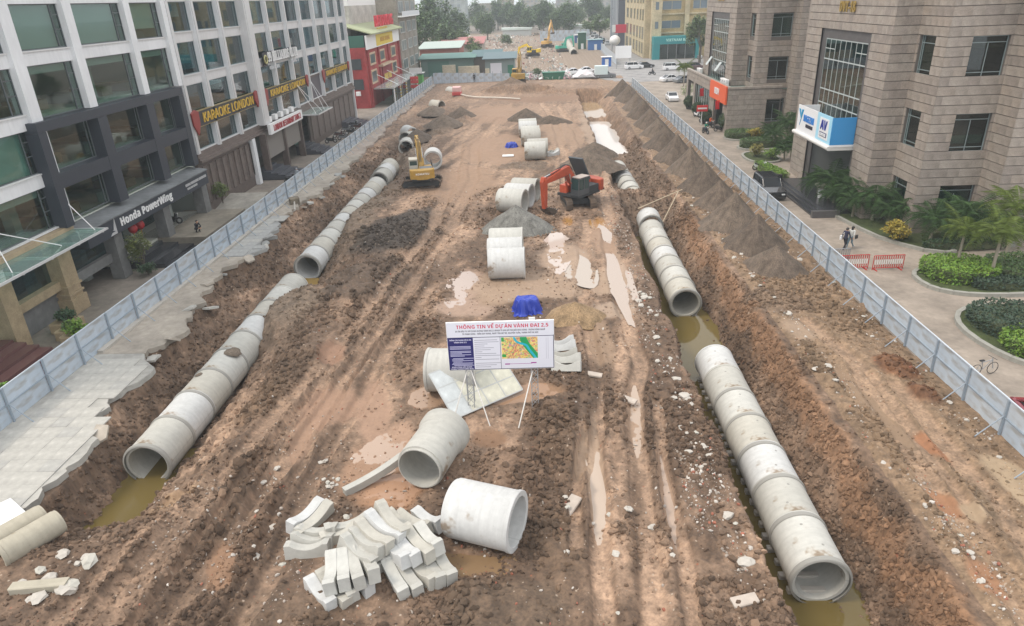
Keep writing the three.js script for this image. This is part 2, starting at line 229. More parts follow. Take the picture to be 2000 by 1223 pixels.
function groundH(x, z, s = surf(x, z)) {
  const n = vn(x * 1.3 + 7, z * 1.3), n2 = fbm(x * 2.1, z * 2.1, 3), a = trenchL(x, z, n2), b = trenchR(x, z, n2), d = max(a, b);
  let h = s[0];
  if (d > 0.02) h = h * (1 - clamp(d / 2)) - d + clamp(d) * ((fbm(x * 1.6, z * 1.6 + 3, 3) - 0.5) * 0.75 + (n2 - 0.5) * 0.3 + (vn(x * 6, z * 6) - 0.5) * 0.14 + (n - 0.5) * 0.1);
  const pe = paveEdge(z); if (x < pe + 0.15) h = min(h, -0.32);
  if (x > 14.3 && x < 16) h += 0.16 * exp(-(((x - 14.9) / 0.5) ** 2)) * (0.4 + n);
  return h;
}
const gy = (x, z) => groundH(x, z);
// linear colour of the soil
function soilAt(x, z, fine = true) {
  const s = surf(x, z), n = s[4], a = fbm(x * 0.35, z * 0.2 + 77, 4), b = fbm(x * 2.2 + 5, z * 1.4, 3);
  const str = fbm(x * 0.8 + z * 0.13, z * 0.1 + 11, 3); let t = clamp(0.36 + 1.5 * (a - 0.5) + 0.8 * (b - 0.5) + 1.6 * (str - 0.5));
  let r = lerp(0.17, 0.52, t * t * 0.6 + t * 0.4), g = lerp(0.123, 0.40, t * t * 0.6 + t * 0.4), bl = lerp(0.092, 0.32, t * t * 0.6 + t * 0.4);
  if (x > 14.3) { const q = clamp(0.3 + 1.2 * (a - 0.3)); r = lerp(0.25, 0.37, q); g = lerp(0.188, 0.285, q); bl = lerp(0.132, 0.208, q); }
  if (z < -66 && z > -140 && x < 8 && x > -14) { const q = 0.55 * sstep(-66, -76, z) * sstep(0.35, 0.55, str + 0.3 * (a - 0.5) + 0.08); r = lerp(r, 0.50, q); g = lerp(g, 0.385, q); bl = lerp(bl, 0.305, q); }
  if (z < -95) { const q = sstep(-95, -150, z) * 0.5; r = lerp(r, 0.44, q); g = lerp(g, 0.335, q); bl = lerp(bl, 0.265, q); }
  for (const p of SPREAD) { const e = inE(p, x, z, (n - 0.5) * 0.7); if (e < 1.2) { const k = p[7] * (1 - sstep(0.65, 1.1, e)); r = lerp(r, p[6][0], k); g = lerp(g, p[6][1], k); bl = lerp(bl, p[6][2], k); } }
  for (const p of WET) { const e = inE(p, x, z, (n - 0.5) * 0.7); if (e < 1.3) { const k = (1 - sstep(0.7, 1.15, e)) * 0.9; r = lerp(r, p[6][0], k); g = lerp(g, p[6][1], k); bl = lerp(bl, p[6][2], k); } }
  // rut bottoms: smoother, paler clay
  if (s[3] > 0.3 && s[1] < 0.5) { const k = (x > 0 && x < 7 ? 0.62 : 0.4) * s[3] * sstep(0.3, 0.5, str + 0.1); r = lerp(r, 0.55, k); g = lerp(g, 0.425, k); bl = lerp(bl, 0.34, k); }
  // red clay showing along the right lip of the right trench
  const n2 = fbm(x * 2.1, z * 2.1, 3), dR = trenchR(x, z, n2);
  if (x > 12 && x < 15 && z > -70) { const e = abs(x - 13.35 - (n - 0.5) * 0.9) / 0.62, k = 0.7 * (1 - sstep(0.4, 1.05, e + 0.5 * (b - 0.5))) * sstep(-70, -58, z); r = lerp(r, 0.37, k); g = lerp(g, 0.235, k); bl = lerp(bl, 0.15, k); }
  // grey sand tipped over the pipes
  if (x > -21 && x < -14.5) { const q = exp(-(((z + 44) / 4.5) ** 2)) + exp(-(((z + 67) / 11) ** 2)) + exp(-(((z + 98) / 10) ** 2)), k = clamp(q) * 0.85 * (1 - sstep(-17.4, -15.4, x + (n - 0.5) * 2)); r = lerp(r, 0.275, k); g = lerp(g, 0.235, k); bl = lerp(bl, 0.195, k); }
  if (dR > 0.4 && z < -67.5 && z > -101) { r = lerp(r, 0.245, 0.75); g = lerp(g, 0.195, 0.75); bl = lerp(bl, 0.16, 0.75); }
  if (fine) {
    const f = vn(x * 9, z * 9) * 0.5 + vn(x * 23, z * 23) * 0.5, sp = hsh(floor(x * 17), floor(z * 15)), w = 1 - 0.75 * s[1];
    const f2 = fbm(x * 3.1 + 60, z * 2.6, 3); let k = (1 + (f - 0.5) * 0.85 * w) * (1 + (f2 - 0.5) * 0.9 * w); r *= k; g *= k; bl *= k;
    const dry = sstep(0.35, 0.6, fbm(x * 0.6 + 90, z * 0.6, 2));
    if (sp > 0.9965 - 0.005 * dry && w > 0.5) { const q = sp > 0.9992 ? [0.42, 0.17, 0.11] : [0.62, 0.57, 0.52]; r = lerp(r, q[0], 0.8); g = lerp(g, q[1], 0.8); bl = lerp(bl, q[2], 0.8); }
  }
  return [r * 0.62, g * 0.535, bl * 0.445];
}
const X0 = -28.4, X1 = 20.9, Z0 = 12.5, ZK = 200 / Z0;
const zOf = t => -Z0 * pow(ZK, t);
{
  const NX = 448, NZ = 660, P = new Float32Array((NX + 1) * (NZ + 1) * 3), U = new Float32Array((NX + 1) * (NZ + 1) * 2), I = new Uint32Array(NX * NZ * 6);
  for (let j = 0, k = 0; j <= NZ; j++) { const z = zOf(j / NZ); for (let i = 0; i <= NX; i++, k++) { const x = lerp(X0, X1, i / NX); P[3 * k] = x; P[3 * k + 1] = groundH(x, z); P[3 * k + 2] = z; U[2 * k] = i / NX; U[2 * k + 1] = j / NZ; } }
  for (let j = 0, q = 0; j < NZ; j++) for (let i = 0; i < NX; i++) { const a = j * (NX + 1) + i, b = a + 1, c = a + NX + 1, d = c + 1; I[q++] = a; I[q++] = b; I[q++] = c; I[q++] = b; I[q++] = d; I[q++] = c; }
  const g = new THREE.BufferGeometry(); g.setAttribute('position', new THREE.BufferAttribute(P, 3)); g.setAttribute('uv', new THREE.BufferAttribute(U, 2)); g.setIndex(new THREE.BufferAttribute(I, 1)); g.computeVertexNormals();
  const N = 2048, S = new Uint8Array(N * N * 4), enc = v => 255 * (v <= 0.0031308 ? 12.92 * v : 1.055 * pow(v, 1 / 2.4) - 0.055);
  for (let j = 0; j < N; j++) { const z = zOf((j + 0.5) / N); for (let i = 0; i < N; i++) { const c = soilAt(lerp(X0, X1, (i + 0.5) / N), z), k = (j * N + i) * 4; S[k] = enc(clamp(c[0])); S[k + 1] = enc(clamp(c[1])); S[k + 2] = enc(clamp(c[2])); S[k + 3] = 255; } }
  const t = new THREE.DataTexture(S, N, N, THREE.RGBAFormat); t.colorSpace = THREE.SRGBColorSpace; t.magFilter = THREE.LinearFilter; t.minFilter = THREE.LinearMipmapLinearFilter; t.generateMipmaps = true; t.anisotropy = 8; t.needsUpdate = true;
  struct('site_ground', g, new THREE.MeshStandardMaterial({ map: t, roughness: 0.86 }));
}
console.log('ground done');
// the sheet of land that everything else stands on, out to the horizon, with the site cut out
struct('terrain', (() => { const s = new THREE.Shape(); [[-1500, -60], [1500, -60], [1500, 2600], [-1500, 2600]].forEach(([x, y], i) => i ? s.lineTo(x, y) : s.moveTo(x, y)); const h = new THREE.Path(); [[X0 + 0.3, -40], [X1 - 0.3, -40], [X1 - 0.3, 199], [X0 + 0.3, 199]].forEach(([x, y], i) => i ? h.lineTo(x, y) : h.moveTo(x, y)); s.holes.push(h); return boxUV(new THREE.ShapeGeometry(s).rotateX(-PI / 2).translate(0, -0.02, 0)); })(), mat(0.30, 0.26, 0.225, 0.95, { map: T.stain }));
// water: in the two trenches and standing in the hollows
const water = phys(0.135, 0.10, 0.034, 0.06, { ior: 1.33 });
function pool(name, pts, y, m) { const g = new THREE.ShapeGeometry((() => { const s = new THREE.Shape(); pts.forEach(([x, z], i) => i ? s.lineTo(x, -z) : s.moveTo(x, -z)); return s; })(), 1).rotateX(-PI / 2).translate(0, y, 0); return struct(name, g, m); }
pool('trench_water', [[7.6, -13], [13.2, -13], [13.2, -71], [7.6, -71]], -3.03, water);
pool('trench_water', [[8, -99], [13.6, -99], [13.6, -129.6], [8, -129.6]], -1.95, phys(0.55, 0.50, 0.45, 0.03, { ior: 1.33 }));
pool('trench_water', [[8, -130.4], [13.6, -130.4], [13.6, -152], [8, -152]], -1.6, phys(0.34, 0.24, 0.14, 0.05, { ior: 1.33 }));
pool('trench_water', [[-23, -22], [-17, -22], [-17, -30], [-23, -30]], -2.2, water);
pool('trench_water', [[-22, -49.5], [-17.5, -49.5], [-17.5, -54.5], [-22, -54.5]], -2.1, phys(0.30, 0.2, 0.07, 0.06, { ior: 1.33 }));
{
  const rim = (p, k) => { const o = []; for (let i = 0; i < 40; i++) { const a = i / 40 * 2 * PI, q = k * (0.72 + 0.5 * fbm(cos(a) * 2 + p[0], sin(a) * 2 + p[1], 3)), u = cos(a) * p[2] * q, v = sin(a) * p[3] * q; o.push([p[0] + u * cos(p[4]) + v * sin(p[4]), p[1] - u * sin(p[4]) + v * cos(p[4])]); } return o; };
  const sheen = (r, g, b, ro) => phys(r, g, b, ro, { ior: 1.33 });
  const W = [[0, sheen(0.468, 0.390, 0.338, 0.08)], [1, sheen(0.390, 0.330, 0.274, 0.10)], [2, sheen(0.390, 0.315, 0.259, 0.12)], [4, sheen(0.406, 0.323, 0.274, 0.10)], [7, sheen(0.359, 0.217, 0.137, 0.10)], [8, sheen(0.390, 0.285, 0.216, 0.10)], [9, sheen(0.359, 0.247, 0.173, 0.10)], [10, sheen(0.289, 0.173, 0.101, 0.10)], [11, sheen(0.211, 0.135, 0.072, 0.10)], [17, sheen(0.437, 0.352, 0.281, 0.10)], [18, sheen(0.406, 0.315, 0.245, 0.10)], [19, sheen(0.406, 0.307, 0.238, 0.10)], [WET.length - 2, sheen(0.312, 0.173, 0.061, 0.10)], [WET.length - 1, sheen(0.312, 0.173, 0.061, 0.10)]];
  for (const [i, m] of W) { const p = WET[i]; if (!p) continue; const hs = []; for (let k = 0; k < 90; k++) { const a = k * 2.4, q = sqrt(k / 90) * 0.95, u = cos(a) * p[2] * q, v = sin(a) * p[3] * q, h = gy(p[0] + u * cos(p[4]) + v * sin(p[4]), p[1] - u * sin(p[4]) + v * cos(p[4])); hs.push(h); } hs.sort((a, b) => a - b); pool('puddle', rim(p, 1.5), hs[52], m); }
}
// ------------------------------------------------------------------ broken pavement along the left fence
{
  const seg = [[-12, -36.9, 0], [-36.9, -54.4, 1], [-54.4, -66.5, 2], [-66.5, -96, 1], [-96, -199, 3]];
  seg.forEach(([a, b, m], i) => {
    const p = [[-28.3, a]]; for (let z = a; z > b; z -= (z < -80 ? 0.9 : 0.35) * (0.3 + 1.9 * hsh(floor(z * 9), 5))) p.push([paveEdge(z) + (hsh(floor(z * 7), 8) - 0.5) * 0.7, z]); p.push([paveEdge(b), b], [-28.3, b]);
    const top = 0.015 + (i % 2) * 0.012, base = struct('pavement', slabXZ(p, -0.3, top), M.slab[m]);
    if (m === 0 || m === 2) { // laid slabs, each with its own tone and settlement
      const L = 0.92; for (let z = a < -50 ? a - 0.1 : -19.6; z > b + L; z -= L) for (let x = -27.2; x < -21.4; x += L) { if (x + L * 0.75 > paveEdge(z - L / 2) + (hsh(floor(z * 5), floor(x * 7)) - 0.5) * 0.8) continue; const q = mesh('paving_slab', uBox, M.slab[m === 2 ? (hsh(floor(z * 11), floor(x * 3)) > 0.6 ? 5 : 2) : (hsh(floor(z * 11), floor(x * 3)) > 0.75 ? 5 : 0)], base); q.scale.set(L - 0.008, 0.06, L - 0.008); q.position.set(x + L / 2, top + 0.012 + 0.012 * hsh(floor(x * 5), floor(z * 5)), z - L / 2); q.rotation.set((hsh(floor(x * 2), floor(z * 13)) - 0.5) * 0.02, 0, (hsh(floor(x * 12), floor(z * 3)) - 0.5) * 0.02); }
    }
  });
  // plates of paving that have broken off and tilt towards the trench
  R = RNG(31); const gs = [0, 1, 2, 3, 4].map(() => { const p = [], n = 5 + floor(R() * 3); for (let i = 0; i < n; i++) { const a = i / n * 6.283 + rr(-0.3, 0.3), q = rr(0.25, 0.6); p.push([cos(a) * q * 1.2, sin(a) * q]); } return slabXZ(p, -0.07, 0.07); });
  for (let i = 0; i < 18; i++) { const z = -23 - 62 * R(), x = paveEdge(z) + rr(-0.3, 0.6), m = mesh('broken_paving_plate', gs[i % 5], M.slab[i % 3], scene); m.position.set(x, x > paveEdge(z) ? -rr(0.05, 0.5) : 0.1, z); m.rotation.set(rr(-0.35, 0.35), rr(0, 6), -rr(-0.1, 0.7)); tag(m, 'grey broken paving plate tilting over the edge of the left trench', 'paving plate', 'paving plates broken off along the left trench'); }
}
// ------------------------------------------------------------------ sheet metal fences
const ribbed = (() => { const g = [new THREE.BoxGeometry(0.02, 1.0, 1)]; for (let i = 0; i < 7; i++) g.push(new THREE.BoxGeometry(0.03, 1.0, 0.035).translate(0.006, 0, -0.5 + (i + 0.5) / 7)); return boxUV(merge(g)); })();
function fence(label, x, z0, pitch, n, side, hgt, xEnd = x) {
  const t = thing('site_fence', label, 'fence', [x, 0, z0]);
  const post = boxUV(merge([new THREE.BoxGeometry(0.1, hgt, 0.1).translate(0, hgt / 2, 0)])), brace = boxUV(bar([0, hgt * 0.55, 0], [side * 1.15, 0.02, 0.12], 0.03));
  for (let i = 0; i <= n; i++) {
    const dz = -i * pitch, dx = (xEnd - x) * i / n, ddx = (xEnd - x) / n, lean = (vn(i * 1.3, x) - 0.5) * 0.05;
    const p = mesh('post', post, M.fencePost, t); p.position.set(dx + side * 0.09, 0, dz); p.rotation.z = lean;
    const b = mesh('brace', brace, M.fencePost, t); b.position.set(dx + side * 0.12, 0, dz);
    if (i < n) {
      for (const k of [0, 1]) { const s = mesh('sheet', ribbed, M.fences[floor(hsh(i * 3 + k, floor(x)) * 4)], t); s.scale.set(side < 0 ? 1 : -1, hgt * 0.48, pitch - 0.06); s.position.set(dx + ddx / 2, hgt * (k ? 0.745 : 0.255), dz - pitch / 2); s.rotation.set(0, ddx / -pitch * -1, (vn(i * 2.1 + k, x * 3) - 0.5) * 0.09); }
      for (const k of [0.5, 0.985]) { const r = mesh('rail', uBox, k > 0.9 ? M.fenceBack : M.fencePost, t); r.scale.set(0.06, 0.06, pitch); r.position.set(dx + ddx / 2 + side * 0.04, hgt * k, dz - pitch / 2); r.rotation.y = ddx / pitch; }
    }
  }
  return t;
}
fence('long pale blue sheet metal fence on the left, in front of the karaoke building', -27.75, -20.2, 3.08, 53, 1, 2.02, -27.3);
fence('long pale blue sheet metal fence on the right, in front of the granite office building', 20.65, -15.2, 2.975, 50, -1, 1.92, 20.9);
{ // low kerb at the foot of the left fence
  const k = mesh('fence_kerb', bx(-27.68, -27.3, 0, 0.2, -37, -184), M.paleConcrete); tag(k, 'low pale concrete kerb at the foot of the left fence', 'kerb');
}
{ // the fence across the far end, on the left
  const t = thing('end_fence', 'short grey sheet metal fence closing the far left end of the site', 'fence', [-27, 0, -184.6]);
  for (let i = 0; i < 9; i++) { const s = mesh('sheet', ribbed, M.fence, t); s.scale.set(1, 2.6 - i * 0.09, 2.1); s.rotation.y = PI / 2; s.position.set(1.1 + i * 2.16, (2.6 - i * 0.09) / 2, 0); const p = mesh('post', uBox, M.fencePost, t); p.scale.set(0.1, 2.5, 0.1); p.position.set(i * 2.16, 1.25, 0.1); }
}
// ------------------------------------------------------------------ concrete drain pipes
const PR = 1.15, PL = 2.7;
function pipeGeo(R0, r0, L, col = 0.035, bell = 0) {
  const p = bell ? [[r0, -L / 2], [R0 * 0.93, -L / 2], [R0 * 0.935, -L / 2 + 0.14], [R0, -L / 2 + 0.15], [R0, L / 2 - 0.75], [R0 + bell * 0.4, L / 2 - 0.6], [R0 + bell, L / 2 - 0.42], [R0 + bell, L / 2], [r0 + bell, L / 2], [r0 + bell, L / 2 - 0.3], [r0, L / 2 - 0.4], [r0, -L / 2]] : [[r0, -L / 2], [R0 * 0.955, -L / 2], [R0 * 0.96, -L / 2 + 0.1], [R0, -L / 2 + 0.11], [R0, L / 2 - 0.17], [R0 + col, L / 2 - 0.15], [R0 + col, L / 2 - 0.015], [R0 + col - 0.02, L / 2], [r0 + 0.02, L / 2], [r0, L / 2 - 0.02], [r0, -L / 2]];
  const g = new THREE.LatheGeometry(p.map(q => new THREE.Vector2(q[0], q[1])), 56).rotateX(PI / 2); // axis along z, collar towards +z
  const c = new THREE.BufferGeometry().copy(g).toNonIndexed(); const P = c.attributes.position, u = new Float32Array(P.count * 2);
  for (let i = 0; i < P.count; i += 3) { const a0 = Math.atan2(P.getY(i), P.getX(i)); for (let k = 0; k < 3; k++) { let a = Math.atan2(P.getY(i + k), P.getX(i + k)); if (a - a0 > PI) a -= 2 * PI; if (a0 - a > PI) a += 2 * PI; u[2 * (i + k)] = a * R0; u[2 * (i + k) + 1] = P.getZ(i + k) + hypot(P.getX(i + k), P.getY(i + k)); } }
  c.setAttribute('uv', new THREE.BufferAttribute(u, 2)); // flat shading across the profile, smooth round it
  const n = c.attributes.normal, fa = V(0, 0, 0), fb = V(0, 0, 0), fc = V(0, 0, 0), e = V(0, 0, 0);
  for (let i = 0; i < P.count; i += 3) { fa.fromBufferAttribute(P, i); fb.fromBufferAttribute(P, i + 1).sub(fa); fc.fromBufferAttribute(P, i + 2).sub(fa); e.crossVectors(fb, fc).normalize(); for (let k = 0; k < 3; k++) { const x = P.getX(i + k), y = P.getY(i + k), l = hypot(x, y), er = hypot(e.x, e.y), s = (x * e.x + y * e.y) >= 0 ? 1 : -1; n.setXYZ(i + k, s * er * x / l, s * er * y / l, e.z); } }
  return c;
}
const pipeG = pipeGeo(PR, 0.96, PL), jointG = new THREE.LatheGeometry([[1.1, -0.13], [PR + 0.03, -0.12], [PR + 0.055, -0.06], [PR + 0.055, 0.06], [PR + 0.03, 0.12], [1.1, 0.13]].map(q => new THREE.Vector2(...q)), 56).rotateX(PI / 2);
const holeG = new THREE.CircleGeometry(0.06, 10).rotateX(-PI / 2).translate(0, PR + 0.004, 0);
const bellG = pipeGeo(1.05, 0.93, 3.0, 0.03, 0.13); let pipeN = 0;
function pipe([x, y, z], turn, label, group, o = {}) {
  const t = thing('concrete_pipe', label, 'pipe', [x, y, z], turn, group);
  mesh('barrel', o.bell ? bellG : o.geo || pipeG, M.pipe[(o.m ?? pipeN++) % 4], t).rotation.z = o.roll ?? (pipeN * 1.7 % 6.28);
  if (o.joint) mesh('joint_ring', jointG, M.joint, t).position.z = -PL / 2;
  if (o.holes) for (const k of [-0.6, 0.55]) { const h = mesh('lifting_hole', holeG, M.joint, t); h.position.z = k; h.rotation.z = rr(-0.35, 0.35); }
  t.rotation.order = 'YXZ'; if (o.tilt) t.rotation.x = o.tilt; if (o.bank) t.rotation.z = o.bank; return t;
}
R = RNG(5);
const LN = (n, a) => a[n] ?? `${n + 1}th`; const ord = ['first', 'second', 'third', 'fourth', 'fifth', 'sixth', 'seventh', 'eighth', 'ninth', 'tenth', 'eleventh', 'twelfth', 'thirteenth', 'fourteenth'];
for (let i = 0; i < 7; i++) pipe([10.45 + rr(-0.02, 0.02), -2.0, -20.45 - PL / 2 - i * 2.52], PI, `pale concrete pipe, ${ord[i]} from the near mouth of the right trench line`, 'near run of pipes in the right trench', { joint: i < 6, holes: 1, roll: 0 });
for (let i = 0; i < 7; i++) pipe([10.47 + rr(-0.03, 0.03), -2.0, -47.2 - PL / 2 - i * 2.46], PI, `pale concrete pipe, ${ord[i]} from the mouth of the right line's farther run`, 'farther run of pipes in the right trench', { joint: i < 6, roll: 0 });
pipe([10.75, -1.95, -67.3], PI - 0.03, 'single concrete pipe with a dark gap before it, before the right sand slip', null, { joint: 1 });
for (let i = 0; i < 6; i++) pipe([10.4 - i * 0.1, -2.05 + i * 0.05, -76.6 - i * 2.5], PI, `half buried concrete pipe, ${ord[i]} beyond the sand slip in the right trench`, 'half buried pipes in the right trench', { joint: 1 });
for (let i = 0; i < 9; i++) pipe([-19.85 - i * 0.015, -1.34, -27.5 - PL / 2 - i * 2.56], PI, `pale concrete pipe, ${ord[i]} from the near mouth in the left trench`, 'near run of pipes in the left trench', { roll: 0, joint: i < 8 });
for (let i = 0; i < 11; i++) pipe([-20.2, -1.3, -54.9 - PL / 2 - i * 2.56], PI, `pale concrete pipe, ${ord[i]} from the mouth of the left line's second run`, 'second run of pipes in the left trench', { roll: 0, joint: i < 10 });
for (let i = 0; i < 3; i++) pipe([-20.1 - i * 0.1, -1.0 + i * 0.06, -85.6 - i * 2.5], PI - 0.05, `concrete pipe, ${ord[i]} past the dark gap ending the left second run`, 'last pipes before the sand in the left trench', { joint: i < 2 });
pipe([-20.4, -0.75, -105.4], PI + 0.12, 'white concrete pipe half sunk in sand just behind the yellow excavator boom', null, {}); pipe([-20.7, -0.4, -109.6], PI - 0.3, 'white concrete pipe tilted in the sand, beyond the one behind the yellow boom', null, { tilt: 0.15 }); pipe([-21.2, -0.2, -113.4], PI + 0.5, 'short visible top of a white pipe, last of the three in the left sand', null, {});
pipe([-21.2, -0.5, -147], PI + 0.9, 'pale curved top of a pipe sticking out of the grey sand near the left fence', null, {}); pipe([-20.4, -0.3, -168], PI + 0.7, 'farthest pale pipe lying at the dark hole by the end fence', null, {});
// pipes on the surface
const sp = (x, z, turn, label, group, o = {}) => pipe([x, (o.geo ? 0 : PR) + gy(x, z) - 0.06 + (o.up || 0), z], turn, label, group, o);
sp(-2.72, -48.3, PI / 2, 'white concrete pipe, front one of the three beside the blue tarpaulin', 'three pipes by the gravel heap', { m: 2 }); sp(-2.95, -50.75, PI / 2 + 0.02, 'white concrete pipe, middle one of the three beside the blue tarpaulin', 'three pipes by the gravel heap', { m: 2 }); sp(-2.95, -53.1, PI / 2, 'white concrete pipe, rear one of the three, right in front of the gravel heap', 'three pipes by the gravel heap', { m: 0 });
sp(-2.9, -66.0, PI / 2 - 0.34, 'white concrete pipe, front one of the three left of the orange excavator arm', 'three pipes beside the orange excavator', { m: 0 }); sp(-2.3, -68.2, PI / 2 - 0.34, 'white concrete pipe, middle one of the three left of the orange excavator arm', 'three pipes beside the orange excavator', { m: 2 }); sp(-1.7, -70.5, PI / 2 - 0.3, 'white concrete pipe, rear one of the three left of the orange excavator arm', 'three pipes beside the orange excavator', { m: 1 });
[[-0.75, -89.8, 0], [-0.45, -92.4, 1], [-1.4, -98.8, 1], [-1.5, -101.6, 0], [-1.9, -106, 2], [-2.0, -109, 0]].forEach(([x, z, m], i) => sp(x, z, PI / 2 + 0.03 * (i % 3), `white pipe, ${ord[i]} from the front in the far row by the small blue tarpaulin`, 'far centre row of pipes', { m }));
sp(-13.55, -86.5, 0.12, 'white concrete pipe standing alone to the right of the yellow excavator boom', null, { m: 2 });
sp(-4.9, -31.9, PI / 2 + PI - 0.06, 'white concrete pipe lying behind the cream grid panel and the notice board', null, { m: 0 });
sp(-5.05, -25.2, PI - 0.27, 'concrete pipe in the foreground with its open mouth towards the viewer', null, { m: 1, up: -0.05, bell: 1 });
sp(-2.45, -20.9, PI / 2 - 0.33, 'white concrete pipe lying crosswise in the foreground right of the heap of cradle blocks', null, { m: 2 });
{ const g = pipeGeo(0.52, 0.42, 2.3, 0.03); for (const [x, z, l] of [[-21.55, -21.0, 'upper of the two thin old concrete pipes at the bottom left corner'], [-20.45, -20.45, 'lower of the two thin old concrete pipes at the bottom left corner']]) { const t = thing('old_thin_pipe', l, 'pipe', [x, gy(x, z) + 0.42, z], -0.52, 'thin old pipes in the corner'); mesh('barrel', g, M.oldConcrete, t); } }
// mud and sand that lies on top of the left pipes
{ const s = mat(0.24, 0.195, 0.155, 1, { map: T.soil }); for (const [z, dx, w, l, lab] of [[-37.4, 0.25, 0.75, 0.8, 'large grey sand patch lying on top of the left pipes'], [-34.5, -0.15, 0.3, 0.35, 'small round mud patch lying on a left pipe']]) { const g = new THREE.SphereGeometry(PR + 0.05, 24, 12, 0, 6.283, 0, 0.62).scale(w, 1, l), P = g.attributes.position; for (let i = 0; i < P.count; i++) { const x = P.getX(i), zz = P.getZ(i), e = hypot(x / w, zz / l) / (PR * 0.58); P.setX(i, x * (0.85 + 0.4 * vn(zz * 5 + z, x * 5))); P.setY(i, sqrt(max(0.1, PR * PR - P.getX(i) ** 2)) + 0.05 * (1 - e * e) - 0.004 + 0.02 * (vn(x * 9, zz * 9) - 0.3)); } g.computeVertexNormals(); const m = mesh('sand_patch', g, s); m.position.set(-19.9 + dx, -1.34, z); m.rotation.z = -dx * 0.9; tag(m, lab, 'sand'); } }
// cradle blocks under the near run of the right line: only their ends show
{ const g = chamfer(2.0, 0.3, 0.28, 0.025); for (let i = 0; i < 23; i++) { const m = mesh('bearer_block', g, M.paleConcrete); m.position.set(10.38 + (hsh(i, 3) - 0.5) * 0.16, -2.98, -20.9 - i * 0.76); tag(m, `bearer block under the ${['near', 'middle', 'far'][floor((i * 0.76 % 2.52) / 0.84)]} part of the ${ord[min(6, floor(i * 0.76 / 2.52))]} pipe of the right line`, 'bearer block', 'bearer blocks under the right pipeline'); } }
// ------------------------------------------------------------------ curved cradle blocks
const cradleG = [0, 1].map(k => { const s = new THREE.Shape(), w = 0.98 - k * 0.1, h = 0.6; s.moveTo(-w, 0); s.lineTo(w, 0); s.lineTo(w, h); s.lineTo(w - 0.2, h); for (let i = 0; i <= 12; i++) { const a = -1 + i / 6; s.lineTo(-a * (w - 0.2), h - 0.23 * (1 - a * a)); } s.lineTo(-w, h); return boxUV(new THREE.ExtrudeGeometry(s, { depth: 0.43, bevelEnabled: true, bevelSize: 0.015, bevelThickness: 0.015, bevelSegments: 1 }).translate(0, 0, -0.215)); });
function cradle(x, y, z, ry, rx, rz, label, group) { const m = mesh('cradle_block', cradleG[floor(hsh(floor(x * 31), floor(z * 17)) * 2)], M.concrete[floor(hsh(floor(z * 31), floor(x * 17)) * 4)]); m.rotation.order = 'YXZ'; m.scale.setScalar(0.92); m.position.set(x, y, z); m.rotation.set(rx, ry, rz); return tag(m, label, 'cradle block', group); }
R = RNG(12);
{
  const row = (x, y, z, ry, n, dir, step, rx, rz, label, group, dy = 0) => { for (let i = 0; i < n; i++) cradle(x + cos(dir) * step * i + rr(-0.04, 0.04), y + dy * i + rr(-0.02, 0.02), z - sin(dir) * step * i + rr(-0.04, 0.04), ry + rr(-0.13, 0.13), rx + rr(-0.12, 0.12), rz + rr(-0.1, 0.1), label.replace('#', ord[i]), group); };
  const b = gy(-6.2, -20) - 0.02;
  row(-7.05, b + 0.62, -19.05, -0.66, 5, 0.92, 0.42, -0.16, -0.14, 'white curved block, # from the front in the fan on top of the heap', 'cradle blocks fanned out on top of the heap', 0.07);
  row(-8.05, b - 0.02, -17.70, -0.82, 4, 0.5, 0.44, 0, 0, 'white cradle block, # from the left in the bottom front row of the heap', 'cradle blocks at the front foot of the heap');
  row(-7.70, b + 0.5, -18.20, -1.25, 4, 0.28, 0.43, 0.02, 0.1, 'cradle block, # from the left in the second layer of the heap', 'cradle blocks in the second layer at the front left');
  row(-5.50, b, -18.40, -0.95, 5, 0.42, 0.43, 0, 0, 'cradle block, # from the left in the right foot row of the heap', 'cradle blocks in the right foot row'); row(-5.65, b + 0.5, -19.20, -0.85, 4, 0.45, 0.45, 0.02, 0.05, 'cradle block, # from the left stacked behind the right foot row', 'cradle blocks stacked behind the right foot row');
  row(-5.85, b + 0.05, -21.10, -0.7, 3, 0.25, 0.6, 0.1, 0.15, 'cradle block, # from the left at the rear of the heap', 'cradle blocks at the rear of the heap');
  row(-6.75, b + 0.02, -19.40, -0.8, 4, 0.7, 0.44, 0, 0, 'cradle block, # from the front half hidden under the fan', 'cradle blocks under the fan');
  row(-9.15, gy(-9.2, -21) - 0.05, -19.80, 0.02, 3, 1.5, 0.45, -0.3, 0.04, 'white cradle block, # from the front in the low group left of the heap', 'cradle blocks in the low group on the left'); row(-8.05, gy(-8, -21.5) - 0.02, -20.70, 0.42, 2, 1.2, 0.45, -0.1, 0.06, 'cradle block, # of two lying between the low group and the heap', 'cradle blocks between the groups');
  row(-9.85, gy(-9.5, -22.3) - 0.05, -21.70, 1.05, 2, -0.4, 0.44, 0.2, 0, 'cradle block, # of the upright pair farthest left', 'upright pair of cradle blocks');
  const s = gy(1.2, -34.5); for (let i = 0; i < 5; i++) cradle(1.15 - i * 0.05, s + 0.05 + (i % 2) * 0.1, -33.6 - i * 0.75, -0.25 + i * 0.1, -0.5, 0.1, `white cradle block, ${ord[i]} from the front beside the right edge of the notice board`, 'cradle blocks by the notice board');
  for (let i = 0; i < 4; i++) cradle(1.55 + 0.1 * i, gy(1.6, -92), -91.5 - i * 0.5, 0.4 + i * 0.2, 0, 0, `cradle block, ${ord[i]} from the front right of the far centre pipes`, 'cradle blocks by the far centre pipes');
}
